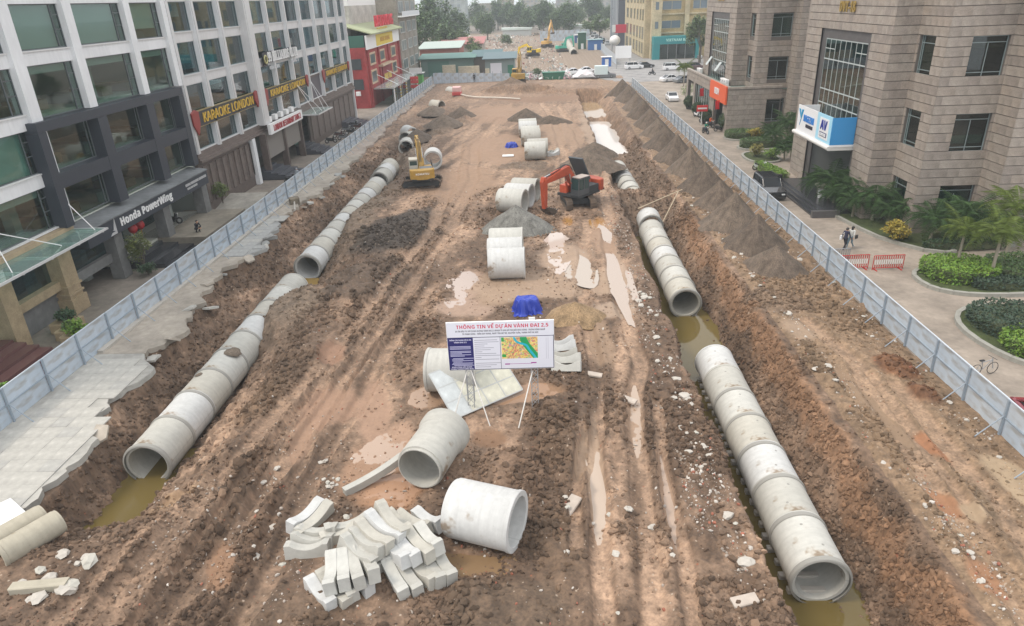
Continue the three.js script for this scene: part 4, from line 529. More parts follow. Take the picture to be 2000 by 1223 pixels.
{ // the karaoke building
  const t = thing('karaoke_building', 'teal glass karaoke building with silver mullions and yellow lettered signs', 'building', [-38, 0, -99]), X = -34;
  const cz = [-67.3, -72.3, -78.3, -84.9, -92.1, -98.8, -105.1, -111.7, -118.1, -125, -129.6], rows = [[20.9, 24], [17.4, 20], [13.55, 16.45], [9.9, 12.6], [6.5, 9.5]];
  cz.forEach((z, i) => { const w = i === 3 ? 0.95 : i === 0 ? 0.3 : 0.28; W('mullion', bx(X - 0.3, X + (i === 3 ? 0.9 : 0.4), 6.3, 28, z + w, z - w), i === 3 ? LM.white2 : LM.white, t); W('mullion_cap', bx(X + (i === 3 ? 0.9 : 0.4), X + (i === 3 ? 0.98 : 0.5), 6.3, 28, z + w * 0.75, z - w * 0.75), LM.silver, t); });
  for (let c = 0; c < 10; c++) {
    const w0 = c === 3 ? 0.95 : 0.28, w1 = c === 2 ? 0.95 : 0.28, z0 = cz[c] - w0, z1 = cz[c + 1] + w1;
    rows.forEach(([y0, y1], r) => {
      W('spandrel', bx(X - 0.3, X + 0.06, y1, r ? rows[r - 1][0] - 0.1 : 28, z0, z1), r === 4 ? LM.brown : LM.white2, t); W('sill', bx(X - 0.3, X + 0.16, y0 - 0.1, y0, z0, z1), LM.white2, t);
      const k = hsh(c * 7 + 3, r * 13 + 5); if (c === 6 && r === 4) { W('blank_panel', bx(X - 0.2, X, y0, y1, z0, z1), mat(0.10, 0.09, 0.1, 0.6), t); return; }
      winX(t, X - 0.1, z0, z1, y0, y1, { glass: LM.glassB, mull: k > 0.45 ? [0.13] : [0.13, 0.86], blind: k > 0.72 ? 0.2 : k > 0.5 && r < 3 ? 0.85 : k > 0.36 && r < 3 ? 0.5 : 0, b0: 0.16, b1: k > 0.6 ? 0.95 : 0.7, blindM: LM.teal, frame: mat(0.13, 0.19, 0.2, 0.4) });
    });
  }
  for (const y of [20.4, 16.9, 13.1, 9.6, 6.0]) W('floor_slab', bx(X - 8, X - 0.32, y - 0.15, y + 0.2, -67.3, -130), LM.roomTeal, t);
  W('back_wall', bx(X - 8.2, X - 8, 0, 28, -67.3, -130), LM.roomTeal, t); for (const z of [-75, -88, -95.4, -108, -121]) W('inner_wall', bx(X - 8, X - 1.2, 6, 28, z, z - 0.3), mat(0.12, 0.2, 0.2, 0.9), t);
  W('end_wall', bx(X - 8, X + 0.3, 0, 28, -129.9, -130.3), LM.white2, t); W('roof', bx(X - 8.2, X + 0.3, 28, 28.4, -67.2, -130.3), LM.white2, t);
  W('lower_cornice', merge([bx(X - 0.3, X + 0.35, 5.6, 5.85, -67.3, -130.2), bx(X - 0.3, X + 0.22, 5.85, 6.4, -67.3, -130.2), bx(X - 0.3, X + 0.5, 5.35, 5.6, -67.3, -130.2)]), LM.brown2, t);
  // stone faced ground floor with raised panels
  W('ground_wall', bx(X - 0.3, X, 0, 5.35, -67.3, -82), LM.brown, t); W('ground_wall', bx(X - 0.3, X, 0, 5.35, -103, -130.2), LM.brown, t);
  for (let i = 0; i < 9; i++) { const z = -68 - i * 1.55; W('stone_panel', merge([bx(X, X + 0.08, 1.2, 4.9, z, z - 0.9), bx(X + 0.08, X + 0.12, 1.2, 1.28, z, z - 0.9), bx(X + 0.08, X + 0.12, 4.82, 4.9, z, z - 0.9), bx(X + 0.08, X + 0.12, 1.28, 4.82, z, z - 0.07), bx(X + 0.08, X + 0.12, 1.28, 4.82, z - 0.83, z - 0.9)]), LM.brown2, t); }
  for (let i = 0; i < 8; i++) { const z = -104 - i * 3.2; W('stone_panel', bx(X, X + 0.1, 0.9, 4.8, z, z - 2.2), LM.brown2, t); }
  W('white_pillar', bx(X, X + 0.5, 0, 5.3, -80.4, -81.2), LM.white, t);
  W('shutter_wall', bx(X + 0.2, X + 0.6, 2.2, 5.4, -83.6, -96.6), mat(0.21, 0.19, 0.17, 0.6), t); for (const z of [-83.4, -90, -96.8]) W('shutter_pillar', bx(X + 0.1, X + 0.9, 0, 5.3, z, z - 0.5), LM.brown, t); W('dark_passage', bx(X - 6, X - 5.9, 0, 5.3, -82, -103), LM.roomDark, t); W('green_door', bx(X - 1, X - 0.95, 1.2, 4.2, -98.2, -101.2), mat(0.02, 0.10, 0.075, 0.4), t);
  // signs
  const bl = mat(0.03, 0.03, 0.035, 0.5), ye = mat(0.62, 0.40, 0.055, 0.5), rd = mat(0.25, 0.035, 0.03, 0.5), shield = (z, y, s) => prism([[-0.5, 0.6], [0, 0.75], [0.5, 0.6], [0.45, -0.2], [0, -0.85], [-0.45, -0.2]], 0.12, 0.03).scale(s, s, 1).rotateY(PI / 2).translate(-33.45, y, z);
  for (const [a, b, s] of [[-67.9, -83.5, 1.15], [-86.9, -103.2, 1], [-111.9, -127, 0.95]]) { const y = 9.45, g = W('karaoke_sign', bx(-33.9, -33.5, y - 0.62 * s, y + 0.6 * s, a, b), bl, t); g.userData.label = 'black sign board lettered KARAOKE LONDON in yellow'; mesh('lettering', letters('KARAOKE LONDON', 0.8 * s, 0.1, abs(b - a) * 0.84, fR).rotateY(PI / 2).translate(-33.5, y, (a + b) / 2 - 0.4), ye, g); mesh('edge_strip', merge([bx(-33.9, -33.44, y + 0.6 * s, y + 0.64 * s, a, b), bx(-33.9, -33.44, y - 0.66 * s, y - 0.62 * s, a, b)]), mat(0.26, 0.2, 0.08, 0.5), g); mesh('shield_emblem', shield(a + 0.2, y - 0.15, 1.25 * s), rd, g); mesh('shield_emblem', shield(b - 0.1, y + 0.05, s), rd, g); }
  { const g = W('billiards_sign', merge([bx(-33.66, -33.62, 12.95, 14.25, -89.3, -101.4), bx(-33.62, -33.52, 13.2, 13.26, -89.6, -101), bx(-33.62, -33.52, 13.8, 13.86, -89.6, -101), bx(-33.65, -33.52, 12.6, 14.2, -88.3, -89.4)]), bl, t); g.userData.label = 'white lettering reading 99 BILLIARDS CLUB'; mesh('lettering', letters('99 BILLIARDS CLUB', 1.15, 0.1, 11.4, fS).rotateY(PI / 2).translate(-33.5, 13.6, -95.4), M.white, g); mesh('small_lettering', merge([letters('BIDA & CAFE', 0.4, 0.05, 3.6).rotateY(PI / 2).translate(-33.5, 12.35, -91.6), letters('TẦNG 3'.normalize('NFD').replace(/[\u0300-\u036f]/g, ''), 0.4, 0.05, 3.2).rotateY(PI / 2).translate(-33.5, 12.5, -99.6)]), mat(0.55, 0.56, 0.57, 0.5), g); mesh('round_emblem', new THREE.TorusGeometry(0.45, 0.1, 6, 20).rotateY(PI / 2).translate(-33.45, 13.4, -88.9), mat(0.45, 0.42, 0.2, 0.5), g); }
  { const g = W('restaurant_sign', bx(-32.9, -32.55, 5.15, 6.35, -84.1, -96.4), M.white, t); g.userData.label = 'long white sign with dark red restaurant lettering'; mesh('lettering', letters('LONDON RESTAURANT TANG 2', 0.72, 0.05, 10.4).rotateY(PI / 2).translate(-32.55, 5.75, -90.4), mat(0.32, 0.03, 0.035, 0.5), g); }
  for (let i = 0; i < 5; i++) W('air_conditioner', chamfer(0.5, 0.65, 0.9, 0.04).translate(-33.3, 6.7, -86 - i * 2.1), M.white, t);
  // far glass canopy
  W('canopy_glass', bx(-34, -30.6, 5.5, 5.54, -97.2, -104.2), phys(0.6, 0.72, 0.66, 0.1, { transmission: 0.7, thickness: 0 }), t); W('canopy_rim', merge([bx(-30.6, -30.5, 5.42, 5.58, -97.1, -104.3), bx(-34, -30.5, 5.42, 5.58, -97.1, -97.2), bx(-34, -30.5, 5.42, 5.58, -104.2, -104.3)]), LM.silver, t);
  for (const [z, u] of [[-99, -97.6], [-99, -100.4], [-105, -101.6], [-105, -103.8]]) W('canopy_stay', merge([bar([-33.5, 9.3, z], [-31, 5.6, u], 0.035)]), M.white, t);
}
{ // potted shrubs, lanterns and small things along the frontage come later with the plants
  const t = thing('red_lantern', 'pair of red hanging lanterns below the showroom sign', 'lantern', [-33.3, 3.3, -52.9]); for (const k of [0, 1]) { const b = mesh('shade', new THREE.SphereGeometry(0.36, 14, 10).scale(1, 1.15, 1).translate(0, -0.1, -k * 1.1), mat(0.34, 0.012, 0.016, 0.5), t); mesh('tassel', merge([bar([0, -0.5, -k * 1.1], [0, -0.95, -k * 1.1], 0.05, 6, 0.02)]), mat(0.4, 0.22, 0.05, 0.7), b); }
}
// ------------------------------------------------------------------ granite office building on the right
const GM = [[0.40, 0.358, 0.315], [0.375, 0.334, 0.295], [0.43, 0.386, 0.342], [0.345, 0.305, 0.272], [0.41, 0.358, 0.31]].map(c => mat(...c, 0.6, { map: T.granite, bumpMap: T.bump, bumpScale: 0.004 }));
const mortar = mat(0.12, 0.105, 0.092, 0.95), greyStone = mat(0.115, 0.112, 0.115, 0.45, { map: T.granite }), winFrame = mat(0.20, 0.25, 0.25, 0.4), lightFrame = mat(0.42, 0.47, 0.46, 0.45);
const gGlass = phys(0.34, 0.46, 0.42, 0.02, { transmission: 1, thickness: 0, ior: 1.6 });
// clad one vertical face. axis 'x': plane x = c seen from -x, run along z; axis 'z': plane z = c seen from +z, run along x
function clad(list, cores, axis, c, u0, u1, y0, y1, holes, seed, course = 0.695) {
  const q = RNG(seed), s = new THREE.Shape(); s.moveTo(u0, y0); s.lineTo(u1, y0); s.lineTo(u1, y1); s.lineTo(u0, y1);
  for (const [a, b, p, r] of holes) { const h = new THREE.Path(); const A = max(a, u0 + 0.02), B = min(b, u1 - 0.02), P = max(p, y0 + 0.02), Q = min(r, y1 - 0.02); h.moveTo(A, P); h.lineTo(A, Q); h.lineTo(B, Q); h.lineTo(B, P); s.holes.push(h); }
  const g = new THREE.ExtrudeGeometry(s, { depth: 0.45, bevelEnabled: false }); if (axis === 'x') g.rotateY(-PI / 2).translate(c + 0.5, 0, 0); else g.translate(0, 0, c - 0.5); cores.push(boxUV(g));
  for (let y = y0, k = 0; y < y1 - 0.1; y += course, k++) {
    let spans = [[u0, u1]]; const top = min(y + course, y1); for (const [a, b, p, r] of holes) { const ov = min(top, r) - max(y, p); if (ov > 0.3 * course) spans = spans.flatMap(([m, n]) => b <= m || a >= n ? [[m, n]] : [[m, a], [b, n]].filter(([x, w]) => w - x > 0.05)); }
    for (const [m, n] of spans) { let u = m; while (u < n - 0.01) { let w = q() > 0.5 ? 1.35 : 0.9; if (u === m && k % 2) w *= 0.55; if (n - u - w < 0.35) w = n - u; const e = min(u + w, n); list.push([axis, c, u, e, y, top, floor(pow(q(), 1.3) * 5)]); u = e; } }
  }
}
function granite(label, z0, dy, nInd, seed) {
  const t = thing('granite_office', label, 'building', [34, 0, z0 - 9]), blocks = [], cores = [], TOP = 25, b = -0.1, fl = [[12.28, 15.2], [6.72, 9.65], [0.95, 4.1], [17.85, 20.75]].map(([p, q]) => [p + dy, q + dy]);
  const hz = fl.map(([p, q]) => [z0 + 0.3, z0 + 2.75, p, q]), hx = fl.map(([p, q]) => [31.8, 34.5, p, q]);
  clad(blocks, cores, 'x', 28, z0 - 18.55, z0, b, TOP, [[z0 - 14.85, z0 - 3.65, 0, 15.35 + dy]], seed);
  clad(blocks, cores, 'z', z0, 28, 30, b, TOP, [], seed + 1); clad(blocks, cores, 'x', 30, z0, z0 + 4.35, b, TOP, hz, seed + 2); clad(blocks, cores, 'z', z0 + 4.35, 30, 34.7, b, TOP, hx, seed + 3); clad(blocks, cores, 'x', 34.7, z0 + 4.35, z0 + 6.9, b, TOP, [], seed + 4); clad(blocks, cores, 'z', z0 + 6.9, 34.7, 46, b, TOP, fl.map(([p, q]) => [40, 43, p, q]), seed + 5);
  W('wall', merge(cores), mortar, t); W('body', merge([bx(37.2, 46, b, TOP, z0 - 26, z0 + 6.3), bx(31, 37.2, 21.2 + dy, TOP, z0 - 18, z0 + 3.6), bx(28, 37, b, TOP, z0 - 18.6, z0 - 18.55 - 0.4)]), GM[1], t); W('roof', bx(28, 46, TOP, TOP + 0.3, z0 - 26, z0 + 6.9), GM[1], t);
  // rooms
  W('room_lining', merge([bx(31.6, 31.75, b, 21, z0 - 3, z0 + 3.3), bx(36.9, 37.1, b, 21, z0 - 3, z0 + 3.8), ...[0.7, 4.9, 10.4, 16].map(y => bx(30.5, 37, y + dy, y + dy + 0.2, z0 - 3, z0 + 3.8))]), LM.roomDark, t);
  blocks.sort((p, q) => d2(p) - d2(q)); function d2([ax, c, u, e, y]) { const x = ax === 'x' ? c : (u + e) / 2, z = ax === 'x' ? (u + e) / 2 : c; return (x * x + z * z + (y - 19) ** 2) + (y > 17.8 ? 5000 : 0); }
  const rest = [[], [], [], [], []];
  blocks.forEach(([ax, c, u, e, y, top, m], i) => {
    const d = 0.07 + 0.006 * hsh(i, seed), A = u + 0.002, B = e - 0.002, Y0 = y + 0.028, Y1 = top - 0.028;
    if (i < nInd) { const o = mesh('granite_block', uBox, GM[m], t); if (ax === 'x') { o.scale.set(d, Y1 - Y0, B - A); o.position.set(c + 0.05 - d / 2, (Y0 + Y1) / 2, (A + B) / 2); } else { o.scale.set(B - A, Y1 - Y0, d); o.position.set((A + B) / 2, (Y0 + Y1) / 2, c - 0.05 + d / 2); } o.position.sub(t.position); }
    else rest[m].push(ax === 'x' ? bx(c + 0.05 - d, c + 0.05, Y0, Y1, A, B) : bx(A, B, Y0, Y1, c - 0.05, c - 0.05 + d));
  });
  rest.forEach((l, m) => { if (l.length) W('granite_blocks', merge(l), GM[m], t).userData.kind = 'stuff'; });
  // windows
  fl.forEach(([p, q], i) => { winX(t, 30.3, z0 + 2.75, z0 + 0.3, p, q, { s: -1, glass: gGlass, frame: winFrame, mull: [0.88], trans: [[0.8, 0, 1], [0.12, 0, 1]], blind: i === 2 ? 0.95 : i === 0 ? 0.9 : 0.1, b0: 0.02, b1: 0.98, blindM: i === 0 ? mat(0.30, 0.22, 0.10, 0.9) : LM.blind });
    const f = W('window', merge([bx(31.8, 34.5, p, p + 0.07, z0 + 4.0, z0 + 4.1), bx(31.8, 34.5, q - 0.07, q, z0 + 4.0, z0 + 4.1), bx(31.8, 31.87, p, q, z0 + 3.99, z0 + 4.09), bx(34.43, 34.5, p, q, z0 + 3.99, z0 + 4.09), bx(33.1, 33.16, p, p + 2.4, z0 + 4, z0 + 4.08), bx(31.85, 34.45, p + 0.32, p + 0.38, z0 + 4.005, z0 + 4.085), bx(31.85, 34.45, q - 0.5, q - 0.44, z0 + 4.005, z0 + 4.085)]), winFrame, t); mesh('pane', bx(31.82, 34.48, p + 0.02, q - 0.02, z0 + 4.03, z0 + 4.05), gGlass, f); const bh = dy ? [0.97, 0, 0.2, 0.5][i] : [0.3, 0.0, 0.78, 0.5][i]; if (bh) mesh('blind', bx(31.9, 34.4, q - (q - p) * bh, q - (dy ? 0.05 : 0.55), z0 + 3.85, z0 + 3.88), i === 0 && !dy ? mat(0.20, 0.15, 0.06, 0.9) : LM.blind, f); if (i === 1 && !dy) mesh('blind', bx(31.9, 34.4, p + 0.6, p + 1.25, z0 + 3.85, z0 + 3.88), LM.blind, f); });
  // tall window in its dark surround
  W('dark_surround', merge([bx(28.15, 28.3, 14.35 + dy, 15.35 + dy, z0 - 14.85, z0 - 3.65), bx(28.15, 28.3, 0, 14.35 + dy, z0 - 14.85, z0 - 13.8), bx(28.15, 28.3, 0, 14.35 + dy, z0 - 4.4, z0 - 3.65), bx(28.0, 28.15, -0.1, 15.35 + dy, z0 - 14.87, z0 - 14.85), bx(28.0, 28.15, -0.1, 15.35 + dy, z0 - 3.65, z0 - 3.63)]), greyStone, t);
  { const za = z0 - 4.4, zb = z0 - 13.8, y0 = 5.2, y1 = 14.35 + dy, g = []; for (let i = 0; i <= 8; i++) { const z = lerp(zb, za, i / 8); g.push(bx(28.18, 28.26, y0, y1, z - 0.03, z + 0.03)); } for (const y of [y0 + 0.1, 8.4 + dy, 9.7 + dy, 12.48 + dy, y1 - 0.05]) g.push(bx(28.17, 28.27, y - 0.05, y + 0.05, zb, za)); for (const i of [0, 1, 6, 7]) g.push(bx(28.17, 28.27, 13.4 + dy, 13.47 + dy, lerp(zb, za, i / 8), lerp(zb, za, (i + 1) / 8))); const f = W('tall_window', merge(g), lightFrame, t); mesh('pane', bx(28.205, 28.225, y0, y1, zb, za), gGlass, f); for (let i = 0; i < 8; i++) { const z = lerp(zb, za, (i + 0.5) / 8), k = hsh(i + seed, 3); mesh('blind', bx(28.5, 28.53, dy ? 9.9 : 5.3, dy ? y1 - k * 1.5 : 8 + k, z - (dy ? 0.22 : 0.34), z + (dy ? 0.22 : 0.34)), mat(0.62, 0.68, 0.7, 0.8), f); } if (!dy) { mesh('blind', bx(28.6, 28.63, 12.6, 14.2, z0 - 11.4, z0 - 5.2), mat(0.10, 0.16, 0.36, 0.8), f); mesh('blind', bx(28.6, 28.63, 9.8, 11.4, z0 - 13.6, z0 - 4.6), mat(0.34, 0.40, 0.36, 0.8), f); }
    for (const y of [8.45 + dy, 12.4 + dy]) W('floor_slab', bx(29.4, 37, y, y + 0.25, zb, za), LM.roomDark, t); W('hall_wall', bx(33.8, 34, 0, y1, zb - 0.4, za + 0.4), LM.roomDark, t); W('hall_side', bx(28.35, 34, 0, y1, zb - 0.4, zb - 0.2), LM.roomDark, t); W('hall_side', bx(28.35, 34, 0, y1, za + 0.2, za + 0.4), LM.roomDark, t);
    if (dy) for (const [z, y] of [[-120.6, 8.6], [-114.4, 8.2]]) { const o = W('open_sash', boxUV(new THREE.BoxGeometry(0.05, 1.5, 1.2).rotateZ(-0.6)).translate(27.7, y, z), lightFrame, t); void o; }
    mesh('numerals', letters('DVT-18', 0.9, 0.08, 3.4).rotateY(-PI / 2).translate(27.9, dy ? 17.9 : 17.2, z0 - 9.2), mat(0.40, 0.27, 0.06, 0.35, { metalness: 0.4 }), t).position.sub(t.position); }
  return t;
}
const gA = granite('beige granite office tower on the right with a blue and white canopy over its door', -59.85, 0, 300, 501);
const gB = granite('farther beige granite office tower behind the orange signed podium', -107.1, 0.6, 200, 801);
{ // entrance canopy of the near tower with its signs
  const white = mat(0.76, 0.77, 0.78, 0.45), cyan = mat(0.36, 0.66, 0.82, 0.45), blue = mat(0.03, 0.25, 0.55, 0.45), g = gA;
  const c = W('entrance_canopy', merge([bx(25.9, 28.2, 5.72, 5.9, -72.6, -63.7)]), white, g);
  mesh('front_panel', bx(25.92, 26.02, 5.9, 8.3, -72.5, -67.3), white, c); mesh('side_panel', bx(25.92, 26.02, 5.9, 8.3, -67.3, -63.8), cyan, c); mesh('end_panel', bx(25.92, 28.0, 5.9, 8.28, -63.8, -63.7), blue, c); mesh('back_panel', bx(26.02, 28, 5.9, 8.2, -72.5, -72.4), white, c); mesh('bull_nose', merge([bar([25.85, 5.62, -72.9], [25.85, 5.62, -63.6], 0.2, 10), bx(25.85, 28.2, 5.4, 5.7, -72.8, -63.75)]), mat(0.62, 0.61, 0.58, 0.6), c);
  const li = (s, z, y, size, w, m, x = 25.92) => mesh('lettering', letters(s, size, 0.05, w).rotateY(-PI / 2).translate(x, y, z), m, c), bl = mat(0.015, 0.20, 0.58, 0.5);
  li('NAGEZAN', -69.4, 7.25, 0.62, 2.7, bl); mesh('v_emblem', prism([[0, 1], [0.4, 1], [0.62, 0.35], [0.8, 1], [1.25, 1.05], [0.5, -0.55], [0.72, 0.1]], 0.05).rotateY(-PI / 2).translate(25.92, 6.95, -72.2), mat(0.01, 0.28, 0.50, 0.5), c); mesh('black_bar', bx(25.88, 25.92, 6.45, 6.75, -70, -68.2), mat(0.01, 0.01, 0.03, 0.5), c);
  mesh('white_square', bx(25.895, 25.92, 6.15, 8.0, -66.6, -64.4), white, c); li('AV', -65.5, 7.4, 0.85, 1.5, mat(0.01, 0.025, 0.27, 0.5), 25.89); mesh('name_bar', bx(25.88, 25.893, 6.35, 6.75, -66.35, -64.65), mat(0.08, 0.09, 0.16, 0.5), c); li('CENTER', -65.5, 6.55, 0.24, 1.4, white, 25.878);
  // porch and steps
  const st = thing('porch_steps', 'dark stone steps and porch below the blue canopy', 'stairs', [25.5, 0, -66.5]); for (let i = 0; i < 4; i++) W('step', bx(24.35 + i * 0.35, 28.3, 0.15 * i, 0.15 * (i + 1) - 0.003, -73.4 + i * 0.004, -61.4 - i * 0.004), LM.blackStone, st); W('end_block', bx(24.2, 25.5, 0, 0.95, -73.5, -74), LM.blackStone, st); W('side_wall', bx(24.2, 26.6, 0, 0.62, -61.3, -60.9), greyStone, st);
  const bas = thing('bonsai_pot', 'small bonsai tree in a white bowl on a pedestal at the porch', 'potted plant', [26.6, 0.6, -65.6]); mesh('pedestal', chamfer(0.5, 0.9, 0.5, 0.03).translate(0, 0.45, 0), M.white, bas); mesh('bowl', new THREE.CylinderGeometry(0.7, 0.4, 0.35, 16).translate(0, 1.08, 0), mat(0.45, 0.44, 0.36, 0.6), bas);
}
{ // podium of the farther tower with its orange sign
  const t = thing('bank_podium', 'low granite podium with an orange sign at the foot of the farther tower', 'building', [27, 0, -115]), X = 26.6, blocks = [], cores = [];
  clad(blocks, cores, 'x', X, -132, -102.4, -0.1, 6.2, [[-130.6, -126, 0, 4.7], [-124.6, -113.6, 0.9, 4.7], [-110.6, -105, 0, 4.6]], 950, 0.69); clad(blocks, cores, 'z', -102.4, X, 34, -0.1, 6.2, [[32, 34, 1, 4.6]], 951, 0.69);
  W('wall', merge(cores), mortar, t); const rest = [[], [], [], [], []]; blocks.forEach(([ax, c, u, e, y, top, m], i) => rest[m].push(ax === 'x' ? bx(c - 0.02, c + 0.05, y + 0.02, top - 0.02, u + 0.012, e - 0.012) : bx(u + 0.012, e - 0.012, y + 0.02, top - 0.02, c - 0.05, c + 0.02))); rest.forEach((l, m) => { if (l.length) W('granite_blocks', merge(l), GM[m], t).userData.kind = 'stuff'; });
  W('roof', bx(X + 0.1, 36, 6.0, 6.1, -132, -102.5), mat(0.10, 0.15, 0.13, 0.9), t); W('parapet', merge([bx(X - 0.1, X + 0.4, 6.2, 6.5, -132.1, -102.3), bx(X + 0.4, 34, 6.2, 6.5, -102.3, -102.8)]), GM[2], t); W('inside', merge([bx(29.6, 29.8, 0, 6, -131.5, -103), bx(X + 0.6, 29.6, 0, 0.1, -131.5, -103)]), mat(0.15, 0.13, 0.115, 0.8), t);
  { const g = []; for (let i = 0; i <= 7; i++) g.push(bx(X + 0.2, X + 0.3, 0.9, 4.7, -124.6 + i * 11 / 7 - 0.05, -124.6 + i * 11 / 7 + 0.05)); const f = W('shop_window', merge(g), lightFrame, t); mesh('pane', bx(X + 0.24, X + 0.26, 0.9, 4.7, -124.6, -113.6), gGlass, f); for (let i = 0; i < 7; i++) mesh('blind', bx(X + 0.6, X + 0.63, 1.2, 4.6, -124.3 + i * 1.57, -123.5 + i * 1.57), LM.blind, f); }
  const s = W('orange_sign', bx(X - 0.35, X - 0.12, 4.1, 6.55, -112.4, -102.6), mat(0.72, 0.115, 0.035, 0.5), t); mesh('lettering', letters('BIDV', 0.9, 0.05, 2.8).rotateY(-PI / 2).translate(X - 0.36, 5.4, -107.8), M.white, s);
  for (const [x, z] of [[27.4, -126.4], [27.4, -125.2], [27.5, -110], [27.5, -108.8], [27.5, -107.6], [31, -103.6], [31.8, -103.4]]) { const a = W('air_conditioner', chamfer(0.55, 0.85, 0.95, 0.05).translate(x, 6.55, z), M.white, t); mesh('fan_grille', new THREE.TorusGeometry(0.28, 0.05, 5, 16).rotateY(PI / 2).translate(x - 0.28, 6.55, z), M.steel, a); }
  for (const [x, z, y] of [[25.6, -114.8, 4.4], [25.6, -104.2, 3.9]]) { const f = thing('red_flag', z < -110 ? 'red flag hanging by the podium window' : 'red flag hanging at the corner below the orange sign', 'flag', [x, y, z]); mesh('cloth', (() => { const g = new THREE.PlaneGeometry(0.9, 1.2, 8, 8), P = g.attributes.position; for (let i = 0; i < P.count; i++) P.setZ(i, 0.1 * sin(P.getX(i) * 9 + P.getY(i) * 2)); g.computeVertexNormals(); return g; })(), mat(0.62, 0.012, 0.02, 0.7, { side: THREE.DoubleSide }), f); mesh('pole', merge([bar([-0.45, -0.7, 0], [-0.45, 0.9, 0], 0.025)]), M.steel, f); f.rotation.y = 0.5; }
  const ne = thing('no_entry_sign', 'red board with a white bar standing before the podium window', 'sign', [25, 0, -111]); mesh('post', merge([bar([0, 0, 0], [0, 2.6, 0], 0.05)]), M.white, ne); mesh('board', chamfer(1.7, 0.95, 0.08, 0.02).translate(0, 2.5, 0.06), mat(0.6, 0.03, 0.03, 0.5), ne); mesh('bar', bx(-0.7, 0.7, 2.38, 2.62, 0.1, 0.12), M.white, ne);
}
// ------------------------------------------------------------------ right forecourt, street and far ground
struct('right_forecourt', slabXZ([[20.95, -5], [20.95, -165], [24, -172], [60, -172], [60, -5]], -0.4, 0.0), mat(0.385, 0.33, 0.28, 0.9, { map: T.stain, bumpMap: T.bump, bumpScale: 0.008 }));
struct('street', slabXZ([[19, -172.2], [60, -172.2], [60, -222], [44, -229], [33, -236], [32, -420], [25, -420], [22.4, -236], [17, -205], [-10, -196], [-10, -186], [14, -186]], -0.3, 0.004), mat(0.36, 0.355, 0.36, 0.9, { map: T.stain }));
struct('far_site', slabXZ([[-60, -199], [-10, -199], [17, -206], [22, -236], [24.5, -420], [-20, -470], [-90, -470], [-90, -199]], -0.3, -0.008), mat(0.40, 0.32, 0.255, 0.95, { map: T.soil }));
// a block of flats or offices with real window openings on the two faces that can be seen
function block(name, label, x0, x1, z0, z1, h, wallM, o = {}) { // z0 near face (towards +z)
  const t = thing(name, label, 'building', [(x0 + x1) / 2, 0, (z0 + z1) / 2]); W('wall', bx(x0, x1, 0, h, z0 - 0.25, z1), wallM, t);
  const side = o.side ?? (x0 > 0 ? x0 : x1), s = x0 > 0 ? -1 : 1, gl = o.glass || mat(0.09, 0.13, 0.15, 0.12), fr = o.frame || mat(0.5, 0.5, 0.48, 0.6), rows = o.rows || [], fz = o.front || [], sz = o.sideWin || [];
  for (const [y0, y1] of rows) {
    for (const [a, b] of fz) { const f = W('window', merge([bx(a, b, y0, y0 + 0.12, z0 - 0.25, z0 - 0.1), bx(a, b, y1 - 0.12, y1, z0 - 0.25, z0 - 0.1), bx(a, a + 0.12, y0, y1, z0 - 0.25, z0 - 0.11), bx(b - 0.12, b, y0, y1, z0 - 0.25, z0 - 0.11), bx((a + b) / 2 - 0.06, (a + b) / 2 + 0.06, y0, y1, z0 - 0.25, z0 - 0.12)]), fr, t); mesh('pane', bx(a + 0.1, b - 0.1, y0 + 0.1, y1 - 0.1, z0 - 0.25, z0 - 0.2), gl, f); }
    for (const [a, b] of sz) { const X = side + s * 0.12, f = W('window', merge([bx(side, X, y0, y0 + 0.12, a, b), bx(side, X, y1 - 0.12, y1, a, b), bx(side, X, y0, y1, a, a - 0.12), bx(side, X, y0, y1, b + 0.12, b), bx(side, X, y0, y1, (a + b) / 2 - 0.06, (a + b) / 2 + 0.06)]), fr, t); mesh('pane', bx(side, side + s * 0.05, y0 + 0.1, y1 - 0.1, a - 0.1, b + 0.1), gl, f); }
  }
  if (o.bands) for (const [y, m] of o.bands) { W('band', bx(x0, x1, y, y + 0.5, z0 - 0.25, z0 + 0.05), m || fr, t); }
  return t;
}
const ochre = mat(0.56, 0.44, 0.235, 0.85, { map: T.stain }), cream = mat(0.66, 0.57, 0.38, 0.85, { map: T.stain });
